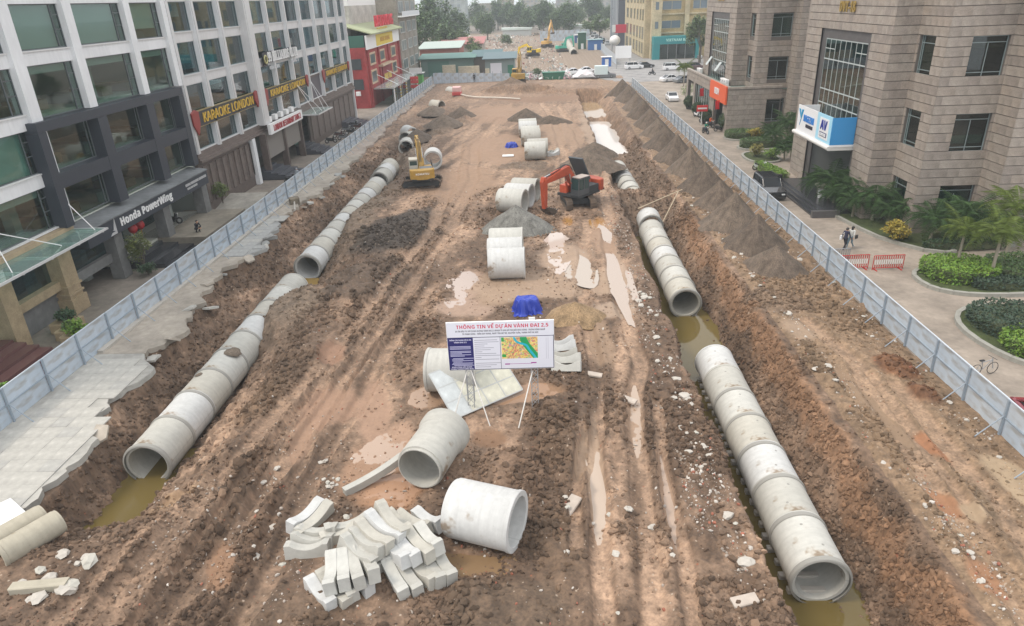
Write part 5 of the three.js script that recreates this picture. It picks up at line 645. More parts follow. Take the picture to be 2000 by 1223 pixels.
{
  const t = block('ochre_building', 'ochre apartment building with ribbon windows above the teal bank front', 36, 62, -236, -262, 30, ochre, { rows: [[8.6, 11], [14, 16.6], [19.5, 22]], front: [[38.6, 44.6], [48, 52.5]], frame: cream, glass: mat(0.13, 0.17, 0.2, 0.15) });
  W('bay', bx(35.2, 38.2, 0, 30, -233.6, -236.2), cream, t); for (const [y0, y1] of [[8.8, 10.8], [14.2, 16.4]]) W('small_window', bx(36.2, 37.2, y0, y1, -233.6, -233.5), mat(0.12, 0.15, 0.17, 0.15), t); for (const y of [7.2, 12.6, 18]) W('cornice', bx(36, 62, y, y + 0.45, -236.2, -235.7), cream, t); for (const x of [45.6, 54]) W('pilaster', bx(x, x + 1.4, 0, 30, -236.2, -235.4), cream, t);
  const u = block('cream_wing', 'tall cream wing with narrow windows at the corner of the ochre building', 33.6, 36, -238, -292, 28, cream, { side: 33.6, rows: [[1, 4.6], [5.4, 9.2], [11, 14.4], [16, 19.4]], sideWin: [[-240, -243.5], [-246, -249.5], [-253, -257], [-261, -265], [-270, -275], [-280, -286]], glass: mat(0.14, 0.19, 0.2, 0.15), frame: ochre }); void u;
  const b = thing('bank_shop', 'teal bank shop projecting from the ochre building', 'shop', [42, 0, -232]), teal = mat(0.012, 0.20, 0.21, 0.5); W('fascia', bx(35.4, 49.4, 4.4, 6.6, -229.6, -236), teal, b); W('pier', bx(35.3, 37.4, 0, 4.4, -229.7, -232), teal, b); W('pier', bx(48.4, 49.4, 0, 4.4, -229.7, -232), teal, b); W('glass_front', bx(37.4, 48.4, 0, 4.4, -230.8, -230.7), gGlass, b); W('interior', bx(37.4, 48.4, 0.2, 4.3, -234, -233.8), mat(0.25, 0.32, 0.32, 0.7), b); W('lettering', letters('VIETNAM BANK', 0.75, 0.06, 8).translate(43.2, 5.6, -229.6), mat(0.42, 0.68, 0.62, 0.5), b); for (const x of [40, 42.7, 45.4]) W('mullion', bx(x - 0.06, x + 0.06, 0, 4.4, -230.9, -230.6), M.steel, b);
}
{
  const dk = mat(0.085, 0.095, 0.115, 0.6), t = thing('dark_tower', 'dark grey tower with pale vertical fins beyond the ochre building', 'building', [34, 0, -305]); W('wall', bx(31.6, 40, 0, 34, -297, -330), dk, t); W('glass_strip', bx(31.5, 31.6, 1, 34, -300, -326), mat(0.10, 0.15, 0.18, 0.15), t); for (const z of [-298, -304, -312, -322]) W('fin', bx(30.9, 31.6, 0, 34, z, z - 1.2), mat(0.38, 0.40, 0.42, 0.6), t); for (let i = 0; i < 8; i++) W('floor_band', bx(31.45, 31.52, 2 + i * 3.8, 2.6 + i * 3.8, -299.3, -326), dk, t);
  const r = thing('red_shop_sign', 'red and white shop sign on two posts before the dark tower', 'sign', [31.5, 0, -287]); mesh('board', chamfer(4.6, 3, 0.4, 0.06).translate(0, 7, 0), mat(0.58, 0.03, 0.07, 0.5), r); mesh('white_part', chamfer(1.3, 2.6, 0.45, 0.05).translate(-2.6, 7.1, 0.02), M.white, r); for (const x of [-1.6, 1.6]) mesh('post', merge([bar([x, 0, 0], [x, 5.6, 0], 0.14)]), M.steel, r);
}
{ // red restaurant building on the left
  const red = mat(0.42, 0.055, 0.058, 0.75, { map: T.stain }), red2 = mat(0.46, 0.07, 0.065, 0.7, { map: T.stain }), dk = mat(0.045, 0.055, 0.06, 0.3), tanM = mat(0.5, 0.38, 0.26, 0.7);
  const t = thing('red_restaurant', 'red restaurant building with a green tin roof and gold lettering beyond the karaoke building', 'building', [-38, 0, -160]), X = -34;
  W('side_wall', bx(-46, X, 0, 11.4, -143.2, -143.6), red, t); W('front_wall', bx(X - 0.4, X, 0, 11.4, -143.6, -178), red2, t); W('body', bx(-46, X - 0.4, 0, 11.2, -144, -178), red, t);
  for (const [y0, y1] of [[8.2, 9.9], [4.6, 6.6]]) for (const z of [-146.5, -156, -168.5]) { if (z === -156 && y0 < 5) continue; const f = W('window', bx(X, X + 0.12, y0, y1, z, z - 4.4), dk, t); mesh('surround', merge([bx(X, X + 0.2, y1, y1 + 0.35, z + 0.4, z - 4.8), bx(X, X + 0.2, y0 - 0.35, y0, z + 0.4, z - 4.8), bx(X, X + 0.19, y0, y1, z + 0.4, z), bx(X, X + 0.19, y0, y1, z - 4.4, z - 4.8)]), tanM, f); }
  for (const [x, y] of [[-37, 7.4], [-37, 3.6], [-41, 7.4]]) W('side_window', bx(x, x + 2, y, y + 2, -143.2, -143.1), dk, t);
  for (const z of [-144.2, -154.2, -164.6, -177.4]) W('pilaster', bx(X, X + 0.35, 0, 11.4, z, z - 0.9), red, t); W('balcony', bx(X, X + 1, 7.0, 7.4, -154, -165), tanM, t);
  W('roof', prism([[-12.5, 13.8], [-5.5, 15.8], [0.9, 13.9], [0.9, 13.7], [-5.5, 15.55], [-12.5, 13.55]], 34).translate(X + 0.6, 0, -178), mat(0.30, 0.33, 0.19, 0.7), t); W('roof_gable', bx(-46, X - 0.2, 11.4, 13.6, -144, -144.3), mat(0.03, 0.12, 0.085, 0.6), t); W('terrace', bx(-46, X - 0.6, 11.4, 13.5, -148, -177.6), mat(0.045, 0.045, 0.05, 0.8), t);
  const s = W('roof_banner', bx(X + 0.2, X + 0.5, 11.0, 13.6, -143.4, -177.6), M.white, t); mesh('yellow_panel', bx(X + 0.5, X + 0.54, 11.2, 13.4, -152, -169.6), mat(0.66, 0.5, 0.055, 0.6), s); mesh('lettering', letters('NHA HANG', 0.9, 0.05, 10).rotateY(PI / 2).translate(X + 0.54, 12.3, -161), mat(0.45, 0.24, 0.03, 0.6), s);
  const top = W('roof_sign', merge([bx(X, X + 0.3, 13.65, 14.6, -156, -166)]), mat(0.5, 0.36, 0.06, 0.6), t); mesh('lettering', letters('DAI DUONG', 2.2, 0.3, 19).rotateY(PI / 2).translate(X + 0.2, 15.9, -163), mat(0.5, 0.012, 0.03, 0.5), top);
  const mid = W('door_sign', bx(X + 0.1, X + 0.4, 2.8, 6.9, -156, -165.4), mat(0.20, 0.012, 0.02, 0.6), t); mesh('lettering', letters('KHU VUI', 1.3, 0.1, 7.4).rotateY(PI / 2).translate(X + 0.42, 4.6, -160.7), mat(0.66, 0.5, 0.12, 0.5), mid);
  const fr = []; for (let i = 0; i <= 12; i++) fr.push(bx(X + 0.3, X + 4.6, 3.3, 3.42, -146 - i * 2.4, -146.2 - i * 2.4)); for (let i = 0; i < 5; i++) fr.push(bx(X + 0.5 + i, X + 0.6 + i, 3.42, 3.5, -145.8, -175)); const aw = W('porch_canopy', merge(fr), mat(0.62, 0.63, 0.63, 0.5), t); mesh('canopy_glass', bx(X + 0.3, X + 4.7, 3.5, 3.53, -145.6, -175.2), phys(0.7, 0.76, 0.74, 0.2, { transmission: 0.6, thickness: 0 }), aw);
  for (const z of [-146, -153, -160, -167, -174.6]) W('porch_post', bx(X + 4.3, X + 4.5, 0, 3.3, z, z - 0.2), M.white, t); W('porch_glass', bx(X + 3.9, X + 3.95, 0, 3.2, -146, -175), gGlass, t); for (const z of [-152.4, -159.4]) W('lantern_string', merge([0, 1, 2, 3].map(k => new THREE.SphereGeometry(0.2, 8, 6).translate(X + 4.5, 2.9 - k * 0.62, z))), mat(0.55, 0.42, 0.16, 0.6), t);
  W('air_conditioner', chamfer(0.9, 0.8, 0.5, 0.05).translate(-36.2, 2.9, -142.8), M.white, t); for (const z of [-150, -160, -170]) W('canopy_stay', merge([bar([X + 0.3, 5.8, z], [X + 4.2, 3.5, z - 2], 0.07)]), M.white, t);
  const g = block('grey_building', 'tall grey concrete building with balconies behind the red restaurant', -50, -33.6, -178.6, -206, 24, mat(0.34, 0.31, 0.27, 0.9, { map: T.stain }), { side: -33.6, rows: [[4, 6.4], [8.4, 10.8], [12.4, 15], [17, 19.6]], sideWin: [[-180.5, -187], [-190, -196], [-198, -203.6]], glass: mat(0.10, 0.12, 0.12, 0.3) }); W('balcony', bx(-33.6, -32.4, 16, 16.3, -179, -205), M.white, g); W('balcony_rail', merge([bx(-32.5, -32.4, 16.3, 17.3, -179, -205)]), mat(0.6, 0.62, 0.64, 0.6), g);
  const w = block('white_house', 'pale house with a terrace behind the red restaurant roof', -52, -38, -150, -176, 19, mat(0.6, 0.585, 0.56, 0.9, { map: T.stain }), { rows: [[15.5, 17.6]], front: [[-44, -42.6], [-48, -46.4]], sideWin: [], glass: mat(0.12, 0.13, 0.14, 0.3) }); W('terrace_rail', merge([bx(-52, -38, 19, 20.2, -150.3, -150.4), bx(-38.1, -38, 19, 20.2, -150, -176)]), M.white, w);
}
{ // stalls and signs between the restaurant and the end of the fence
  const s = thing('green_stall', 'small green and white market stall at the end of the left fence', 'stall', [-31.4, 0, -186]); mesh('counter', chamfer(3, 2.2, 2.4, 0.05).translate(0, 1.1, 0), mat(0.10, 0.36, 0.08, 0.6), s); mesh('awning', bx(-1.9, 1.9, 2.6, 2.75, -1.6, 1.6), mat(0.6, 0.62, 0.6, 0.6), s); mesh('banner', bx(-1.6, 1.6, 2.75, 4, 1.3, 1.4), M.white, s);
  const r = thing('red_board', 'stack of two red boards behind the left fence near the restaurant porch', 'sign', [-28.6, 0, -165]); for (const y of [1.6, 2.6, 3.4]) mesh('board', chamfer(1.9, 0.7, 0.15, 0.03).translate(0, y, 0), mat(0.55, 0.05, 0.05, 0.5), r); mesh('post', merge([bar([0, 0, -0.1], [0, 3.8, -0.1], 0.07)]), M.steel, r);
}
// ------------------------------------------------------------------ tin sheds beyond the end fence
{
  const roofs = { g: mat(0.07, 0.17, 0.145, 0.6), b: mat(0.09, 0.14, 0.155, 0.6), d: mat(0.06, 0.12, 0.13, 0.6) };
  const shed = (label, x0, x1, z0, z1, h0, h1, roofM, wallM, o = {}) => { const t = thing('tin_shed', label, 'shed', [(x0 + x1) / 2, 0, (z0 + z1) / 2], 0, 'tin sheds beyond the end fence'); W('wall', bx(x0, x1, 0, h0 - 0.1, z0, z1), wallM, t); W('roof', prism([[0, h0], [abs(z1 - z0) + 1.6, h1], [abs(z1 - z0) + 1.6, h1 + 0.15], [0, h0 + 0.15]], x1 - x0 + 1.4).rotateY(PI / 2).translate(x0 - 0.7, 0, z0 + 0.9), roofM, t); for (const [a, b, hh, m] of o.doors || []) W('door', bx(a, b, 0, hh, z0 + 0.01, z0 + 0.08), m, t); return t; };
  shed('long tin shed with a bright green roof edge beyond the end fence', -33, -18.2, -203, -211, 4.6, 5.4, roofs.g, mat(0.12, 0.19, 0.165, 0.8), { doors: [[-31, -25, 4, mat(0.06, 0.15, 0.12, 0.7)]] });
  shed('middle tin shed with a dark green roof beyond the end fence', -18.4, -11, -205, -213, 4.6, 5.8, roofs.d, mat(0.17, 0.15, 0.13, 0.9), {}); shed('tin shed with a blue green roof and a white door beside the far yellow excavator', -14.4, -6.6, -195, -204, 4.6, 5.6, roofs.b, mat(0.20, 0.25, 0.24, 0.8), { doors: [[-13, -10, 3.6, mat(0.66, 0.66, 0.7, 0.6)], [-8.4, -6.9, 3, mat(0.03, 0.16, 0.1, 0.6)]] });
  shed('low red walled shed with a pale roof behind the long green roofed shed', -36, -24, -222, -236, 6.2, 7.4, mat(0.36, 0.42, 0.38, 0.7), mat(0.32, 0.12, 0.10, 0.9), {}); shed('old shed with a faded red roof among the rubble', -36, -20, -262, -276, 5, 6.6, mat(0.36, 0.15, 0.14, 0.8), mat(0.4, 0.36, 0.32, 0.9), {});
  for (const [x, w, h, z, l] of [[-24.4, 3.6, 3.4, -197, 'torn cream wall board standing left of the sheds'], [-18.6, 5.6, 3.3, -192.6, 'broad cream wall panel left behind in front of the sheds'], [-13.6, 1.1, 2.6, -191, 'narrow white wall panel in front of the blue green shed'], [-20.6, 2, 4.4, -222, 'leaning white house wall behind the sheds'], [-16.4, 2.6, 4.6, -226, 'ruined white wall with an opening behind the sheds']]) tag(mesh('wall_remnant', chamfer(w, h, 0.3, 0.05).translate(x, h / 2, z), mat(0.66, 0.60, 0.47, 0.9, { map: T.stain })), l, 'wall');
}
// ------------------------------------------------------------------ rubble of the cleared houses, too many pieces to count
function scatter(name, n, geo, m, place, colors) { const o = new THREE.InstancedMesh(geo, m, n), d = new THREE.Object3D(), c = new THREE.Color(); for (let i = 0; i < n; i++) { const p = place(i); d.position.set(p.x, p.y, p.z); d.rotation.set(R() * 6.3, R() * 6.3, R() * 6.3); const s = p.s; d.scale.set(s * rr(0.7, 1.4), s * rr(0.5, 1), s * rr(0.7, 1.4)); d.updateMatrix(); o.setMatrixAt(i, d.matrix); const k = p.c || colors[floor(R() * colors.length)], v = rr(0.8, 1.2); o.setColorAt(i, c.setRGB(k[0] * v, k[1] * v, k[2] * v)); } o.name = numbered(name); o.castShadow = o.receiveShadow = true; scene.add(o); return o; }
R = RNG(300);
const chunkG = (() => { const g = new THREE.IcosahedronGeometry(0.5, 0), P = g.attributes.position; for (let i = 0; i < P.count; i++) { const k = 0.75 + 0.5 * hsh(floor(P.getX(i) * 40), floor(P.getY(i) * 40) + floor(P.getZ(i) * 90)); P.setXYZ(i, P.getX(i) * k, P.getY(i) * k, P.getZ(i) * k); } g.computeVertexNormals(); return g; })();
{
  const cols = [[0.55, 0.5, 0.46], [0.66, 0.64, 0.6], [0.42, 0.33, 0.28], [0.45, 0.25, 0.22], [0.30, 0.25, 0.21], [0.5, 0.42, 0.36], [0.24, 0.22, 0.2], [0.3, 0.36, 0.36]];
  const plates = boxUV(new THREE.BoxGeometry(1, 0.25, 0.8)), hill = (x, z) => max(0, 1.6 * fbm(x * 0.06 + 5, z * 0.05, 3) - 0.5) * 1.1;
  const g = new THREE.PlaneGeometry(50, 230, 50, 120).rotateX(-PI / 2).translate(-34, 0, -320), P = g.attributes.position; for (let i = 0; i < P.count; i++) { const x = P.getX(i), z = P.getZ(i), e = min(1, (-9 - x) / 6, (x + 59) / 6, (-205 - z) / 10); P.setY(i, hill(x, z) * clamp(e) * (0.6 + 0.7 * fbm(x * 0.4, z * 0.4, 3)) - 0.05); } g.computeVertexNormals(); boxUV(g);
  struct('rubble_ground', g, mat(0.43, 0.35, 0.29, 0.95, { map: T.soil }));
  const o = scatter('rubble_field', 5200, plates, mat(1, 1, 1, 0.95), () => { const q = R(), z = -205 - 230 * q * q, x = R() < 0.9 ? lerp(-58, -9, R()) : lerp(-9, 8, R()); const k = fbm(x * 0.1, z * 0.05, 2) > 0.42 ? 1 : 0.3; return { x, z, y: hill(x, z) * 0.9 + 0.1, s: (rr(0.15, 0.7) + 0.8 * pow(R(), 6)) * k * 0.8 + 0.1 }; }, cols); tag(o, 'broken bricks and slabs of the cleared houses in the distance', 'rubble', null, 'stuff');
  const o2 = scatter('rubble_strip', 1500, plates, mat(1, 1, 1, 0.95), () => { const x = lerp(-7, 8, pow(R(), 0.8)), z = -178 - 16 * R() - 6; return { x, z, y: 0.2 + R() * 0.9 * fbm(x * 0.3, z * 0.3, 2), s: rr(0.25, 0.8) }; }, [[0.66, 0.66, 0.66], [0.6, 0.58, 0.55], [0.35, 0.33, 0.3], [0.45, 0.28, 0.3], [0.22, 0.3, 0.26]]); tag(o2, 'pale rubble and scrap piled behind the far yellow excavator', 'rubble', null, 'stuff');
}
// hazy buildings at the back
R = RNG(61);
[[-62, -45, -470, 26, [0.50, 0.56, 0.58], 'pale blue slab tower far behind the trees'], [-44, -30, -520, 17, [0.44, 0.42, 0.39], 'grey house block right of the pale blue tower'], [-30, -18, -560, 22, [0.5, 0.46, 0.42], 'tan house block in the far haze'], [-100, -78, -420, 22, [0.55, 0.53, 0.5], 'white house block at the far left above the trees'], [-84, -66, -560, 30, [0.52, 0.52, 0.54], 'tall grey block in the far left haze'], [-14, 4, -640, 24, [0.5, 0.47, 0.45], 'wide tan block in the centre of the far haze'], [16, 34, -660, 26, [0.45, 0.45, 0.46], 'grey block above the trees right of centre'], [42, 60, -560, 24, [0.5, 0.5, 0.5], 'grey block behind the dark tower']].forEach(([x0, x1, z, h, c, l]) => { const rows = [], fr = []; for (let y = 2; y < h - 2; y += 3.4) rows.push([y, y + 1.8]); for (let x = x0 + 1; x < x1 - 2; x += 3.6) fr.push([x, x + 1.9]); block('distant_block', l, x0, x1, z, z - 16, h, mat(...c, 0.9, { map: T.stain }), { rows, front: fr, glass: mat(0.2, 0.24, 0.26, 0.3), frame: mat(c[0] * 0.8, c[1] * 0.8, c[2] * 0.8, 0.8) }); });
// low white sheds among the far trees
for (const [x, z, w, h, l] of [[-12, -420, 16, 4, 'long low white shed below the far trees'], [22, -400, 12, 5, 'pale shed with a flat roof right of the far trees']]) { const t = thing('far_shed', l, 'shed', [x, 0, z]); mesh('wall', bx(-w / 2, w / 2, 0, h - 1, -4, 4), mat(0.5, 0.52, 0.5, 0.8), t); mesh('roof', prism([[-w / 2 - 0.6, h - 0.9], [w / 2 + 0.6, h - 0.9], [w / 2 + 0.6, h], [-w / 2 - 0.6, h + 0.3]], 9.4).translate(0, 0, -4.7), mat(0.55, 0.62, 0.58, 0.6), t); }
{ // site cabins, far fence, water tank, far pipeline
  const cab = (label, x, z, w, h, d, m, r) => { const t = thing('site_cabin', label, 'cabin', [x, 0, z]); mesh('box', chamfer(w, h, d, 0.06).translate(0, h / 2, 0), m, t); mesh('roof', bx(-w / 2 - 0.3, w / 2 + 0.3, h, h + 0.15, -d / 2 - 0.3, d / 2 + 0.3), r, t); mesh('door', bx(-0.5, 0.5, 0, 2.1, d / 2, d / 2 + 0.06), M.white, t); };
  cab('dark green site cabin beside the far pipeline', 17, -292, 3, 6, 5, mat(0.02, 0.09, 0.055, 0.6), mat(0.3, 0.4, 0.38, 0.6)); cab('bright blue site cabin right of the green one', 21.6, -284, 5.4, 3.6, 4, mat(0.035, 0.13, 0.36, 0.6), mat(0.25, 0.4, 0.42, 0.6)); cab('small blue kiosk at the head of the right fence', 19.6, -214, 2.6, 2.6, 2, mat(0.02, 0.12, 0.42, 0.6), M.white); cab('dark blue cabin at the far end of the site', 17.6, -332, 3, 3.2, 3, mat(0.03, 0.09, 0.25, 0.6), M.white);
  const f = thing('far_fence', 'pale sheet metal fence running from the blue kiosk into the distance', 'fence', [22.9, 0, -218]); for (let i = 0; i < 24; i++) { const s = mesh('sheet', ribbed, M.fence, f); s.scale.set(1, 2.6, 3.9); s.position.set(i * 0.05, 1.3, -2 - i * 4); } const f2 = thing('far_cross_fence', 'pale fence closing the far end of the site below the trees', 'fence', [4, 0, -352]); for (let i = 0; i < 9; i++) { const s = mesh('sheet', ribbed, M.fence, f2); s.scale.set(1, 4.6, 2.5); s.rotation.y = PI / 2; s.position.set(-2 + i * 2.6, 2.3, 0); }
  const wt = thing('water_tank', 'round white water tank on a frame beside the far street', 'water tank', [26.8, 0, -262]); mesh('tank', new THREE.SphereGeometry(1.9, 20, 14).scale(1, 0.9, 1).translate(0, 4.3, 0), M.white, wt); for (const [a, b] of [[-1, -1], [1, -1], [-1, 1], [1, 1]]) mesh('leg', merge([bar([a, 0, b], [a * 0.8, 3.2, b * 0.8], 0.1)]), M.steel, wt);
  for (let i = 0; i < 14; i++) pipe([12.6, 0.4, -268 - i * 5.4], PI, `grey concrete pipe, ${ord[i]} from the near end of the far pipeline`, 'pipes of the far pipeline', { m: 3, roll: 0 }).scale.set(1.15, 1.15, 2.06);
  const wb = thing('white_board', 'blank white board on posts by the blue kiosk', 'sign', [23.4, 0, -205]); mesh('board', chamfer(4.4, 3.2, 0.15, 0.03).translate(0, 4.4, 0), M.white, wb); for (const x of [-1.8, 1.8]) mesh('post', merge([bar([x, 0, -0.1], [x, 4, -0.1], 0.08)]), M.steel, wb);
}
// ------------------------------------------------------------------ excavators
function limb(pts, ws, d) { // thick bent plate in the xy plane, d wide in z
  const up = [], dn = []; pts.forEach(([x, y], i) => { const a = pts[max(0, i - 1)], b = pts[min(pts.length - 1, i + 1)], L = hypot(b[0] - a[0], b[1] - a[1]), nx = -(b[1] - a[1]) / L, ny = (b[0] - a[0]) / L; up.push([x + nx * ws[i], y + ny * ws[i]]); dn.push([x - nx * ws[i], y - ny * ws[i]]); });
  return prism([...up, ...dn.reverse()], d, 0.03).translate(0, 0, -d / 2);
}
function excavator(label, [x, z], sink, o) {
  const t = thing('excavator', label, 'excavator', [x, gy(x, z) - sink, z]), S = o.scale ?? 1.08, paint = o.paint, dk = mat(0.035, 0.036, 0.038, 0.7), mud = mat(0.20, 0.15, 0.115, 0.95, { map: T.soil }), gl = phys(0.03, 0.06, 0.06, 0.05), rod = mat(0.6, 0.6, 0.6, 0.2, { metalness: 0.8 });
  const U = (name, g, m, par = t) => mesh(name, g.scale(S, S, S).rotateY(o.yaw), m, par), K = (name, g, m, par = t) => mesh(name, g.scale(S, S, S).rotateY(o.track), m, par);
  for (const s of [-1, 1]) {
    const pr = [], n = 40, hl = 1.75, r = 0.46; const at = k => { const per = 4 * hl + 2 * PI * r, d = ((k % n) / n) * per; if (d < 2 * hl) return [-hl + d, 2 * r, 0]; if (d < 2 * hl + PI * r) { const a = (d - 2 * hl) / r; return [hl + sin(a) * r, r + cos(a) * r, -a]; } if (d < 4 * hl + PI * r) return [hl - (d - 2 * hl - PI * r), 0, PI]; const a = (d - 4 * hl - PI * r) / r; return [-hl - sin(a) * r, r - cos(a) * r, PI - a]; };
    for (let k = 0; k < n; k++) { const [px, py, a] = at(k); pr.push(new THREE.BoxGeometry(0.22, 0.07, 0.62).rotateZ(a).translate(px, py, s * 1.15), new THREE.BoxGeometry(0.04, 0.06, 0.62).translate(0, 0.05, 0).rotateZ(a).translate(px, py, s * 1.15)); }
    const tr = K('track', merge(pr), mud); K('track_frame', merge([bx(-1.6, 1.6, 0.22, 0.66, s * 1.15 - 0.2, s * 1.15 + 0.2)]), dk, tr); for (const e of [-hl, hl]) K('sprocket', merge([new THREE.CylinderGeometry(0.36, 0.36, 0.5, 18).rotateX(PI / 2).translate(e, 0.46, s * 1.15)]), dk, tr);
  }
  K('undercarriage', merge([bx(-1, 1, 0.35, 0.85, -1.1, 1.1), new THREE.CylinderGeometry(0.75, 0.8, 0.35, 20).translate(0, 1.0, 0)]), dk);
  U('platform', merge([bx(-1.8, 1.55, 1.12, 1.36, -1.32, 1.32)]), dk);
  { const s = new THREE.Shape(); s.moveTo(-1.75, -1.34); s.lineTo(-1.75, 1.34); s.lineTo(-2.3, 1.3); s.quadraticCurveTo(-2.75, 0.7, -2.78, 0); s.quadraticCurveTo(-2.75, -0.7, -2.3, -1.3); const g = new THREE.ExtrudeGeometry(s, { depth: 0.95, bevelEnabled: true, bevelSize: 0.06, bevelThickness: 0.06, bevelSegments: 2 }).rotateX(PI / 2).translate(0, 2.28, 0); const cw = U('counterweight', boxUV(g), paint); if (o.decal) U('decal', merge([letters(o.decal, 0.2, 0.02, 1.5).rotateY(-PI / 2).translate(-2.84, 1.95, 0)]), M.white, cw); U('dark_band', bx(-2.7, -1.76, 1.18, 1.34, -1.2, 1.2), dk, cw); }
  U('engine_cover', merge([chamfer(1.9, 0.85, 1.55, 0.06).translate(-0.8, 1.8, 0.5)]), paint); U('engine_deck', merge([bx(-1.7, -0.3, 2.23, 2.3, -0.2, 1.2), bx(-1.6, -0.1, 1.4, 2.0, -1.3, -0.3)]), o.deck || dk); U('fuel_tank', merge([chamfer(1.1, 0.75, 0.9, 0.05).translate(0.75, 1.72, 0.82)]), paint); U('handrail', merge([bar([-1.6, 2.3, 1.25], [-1.6, 2.75, 1.25], 0.03), bar([-0.2, 2.3, 1.25], [-0.2, 2.75, 1.25], 0.03), bar([-1.6, 2.75, 1.25], [-0.2, 2.75, 1.25], 0.03), bar([0.3, 2.1, 1.25], [0.3, 2.7, 1.25], 0.03), bar([1.2, 2.1, 1.25], [1.2, 2.7, 1.25], 0.03), bar([0.3, 2.7, 1.25], [1.2, 2.7, 1.25], 0.03)]), dk);
  { const cab = U('cab', merge([bx(-0.1, 1.5, 1.36, 1.9, -1.32, -0.34), bx(-0.1, 1.32, 2.9, 3.02, -1.32, -0.34), ...[[-0.1, -1.32], [-0.1, -0.42], [1.4, -1.32], [1.4, -0.42]].map(([a, b]) => bx(a, a + 0.1, 1.9, 2.9, b, b + 0.08)), bx(0.62, 0.72, 1.9, 2.9, -1.33, -1.25), bx(-0.1, -0.04, 1.9, 2.4, -1.25, -0.4)]), o.cab || paint); U('cab_glass', merge([bx(1.42, 1.45, 1.55, 2.9, -1.24, -0.42)]), gl, cab); U('side_glass', merge([bx(0, 1.42, 1.9, 2.9, -1.29, -1.27)]), gl, cab); U('side_glass', merge([bx(0, 1.42, 1.9, 2.9, -0.39, -0.37)]), gl, cab); U('rear_glass', merge([bx(-0.07, -0.05, 2.4, 2.9, -1.24, -0.42)]), gl, cab); U('roof', merge([chamfer(1.5, 0.08, 1.0, 0.03).translate(0.6, 3.05, -0.83)]), o.roof || o.cab || paint, cab); }
  if (o.hood) U('raised_hood', merge([boxUV(new THREE.BoxGeometry(2.5, 0.16, 1.7).translate(1.25, 0, 0).rotateZ(1.05)).translate(-1.5, 2.35, 0.5)]), mat(0.05, 0.065, 0.075, 0.5));
  const [f, e, b, s] = o.boom, mid = [(f[0] + e[0]) / 2, (f[1] + e[1]) / 2];
  U('boom', merge([limb([f, mid, e, [(e[0] + b[0]) / 2, (e[1] + b[1]) / 2], b], [0.22, 0.36, 0.4, 0.31, 0.18], 0.46)]), paint); U('stick', merge([limb([[b[0] + (b[0] - s[0]) * 0.16, b[1] + (b[1] - s[1]) * 0.16], b, s], [0.13, 0.31, 0.15], 0.36)]), paint);
  const cyl = (p, q, w = 0.1) => { const c = U('cylinder', merge([bar([...p, 0], [lerp(p[0], q[0], 0.58), lerp(p[1], q[1], 0.58), 0], w, 10)]), paint); U('piston_rod', merge([bar([lerp(p[0], q[0], 0.55), lerp(p[1], q[1], 0.55), 0], [...q, 0], w * 0.55, 8)]), rod, c); };
  for (const zz of [-0.34, 0.34]) { const c = U('boom_cylinder', merge([bar([1.1, 1.5, zz], [lerp(1.1, e[0], 0.55), lerp(1.5, e[1] - 0.3, 0.55), zz], 0.11, 10)]), paint); U('piston_rod', merge([bar([lerp(1.1, e[0], 0.5), lerp(1.5, e[1] - 0.3, 0.5), zz], [e[0], e[1] - 0.3, zz], 0.06, 8)]), rod, c); }
  for (const zz of [-0.12, 0.0, 0.12]) U('hose', new THREE.TubeGeometry(new THREE.CatmullRomCurve3([V(0.5, 2.3, zz), V(mid[0] - 0.3, mid[1] + 0.45, zz), V(e[0] - 0.1, e[1] + 0.5, zz), V((e[0] + b[0]) / 2, (e[1] + b[1]) / 2 + 0.45, zz), V(b[0], b[1] + 0.35, zz)]), 18, 0.03, 5), dk);
  cyl([(e[0] * 0.7 + b[0] * 0.3), (e[1] * 0.7 + b[1] * 0.3) + 0.42], [b[0] + (b[0] - s[0]) * 0.15, b[1] + (b[1] - s[1]) * 0.15]);
  { const dir = o.curl ?? -1, st = hypot(s[0] - b[0], s[1] - b[1]), nx = -(s[1] - b[1]) / st * dir, ny = (s[0] - b[0]) / st * dir; cyl([b[0] + nx * 0.36, b[1] + ny * 0.36], [lerp(b[0], s[0], 0.86) + nx * 0.3, lerp(b[1], s[1], 0.86) + ny * 0.3], 0.08);
    const [q0, q1] = [s[0], s[1]], pr = [[0, 0.1], [0.15 * dir, -0.35], [0.45 * dir, -0.62], [0.85 * dir, -0.66], [1.15 * dir, -0.42], [1.1 * dir, -0.36], [0.84 * dir, -0.56], [0.5 * dir, -0.52], [0.24 * dir, -0.3], [0.12 * dir, 0.06]], sd = [[0, 0.1], [0.15 * dir, -0.35], [0.45 * dir, -0.62], [0.85 * dir, -0.66], [1.15 * dir, -0.42], [0.5 * dir, -0.05]]; const bk = U('bucket', merge([prism(pr, 1.2).translate(q0, q1, -0.6), prism(sd, 0.05).translate(q0, q1, -0.62), prism(sd, 0.05).translate(q0, q1, 0.57)]), mat(0.15, 0.12, 0.1, 0.7, { map: T.soil })); for (let k = 0; k < 5; k++) U('tooth', boxUV(new THREE.BoxGeometry(0.24, 0.06, 0.1)).rotateZ(dir * 0.6).translate(q0 + 1.2 * dir, q1 - 0.36, -0.5 + k * 0.25), dk, bk); }
  return t;
}
const orange = mat(0.60, 0.10, 0.04, 0.55, { map: T.stain }), yellow = mat(0.58, 0.355, 0.07, 0.6, { map: T.stain });
excavator('orange excavator with its engine hood raised, bucket on the ground in the centre', [3.6, -68.0], 0.05, { paint: orange, yaw: -2.3, track: PI / 2 + 0.12, boom: [[0.4, 1.85], [1.7, 3.75], [5.0, 3.3], [4.95, 0.8]], hood: 1, cab: mat(0.07, 0.075, 0.08, 0.5), roof: mat(0.42, 0.36, 0.32, 0.6), scale: 1.02 });
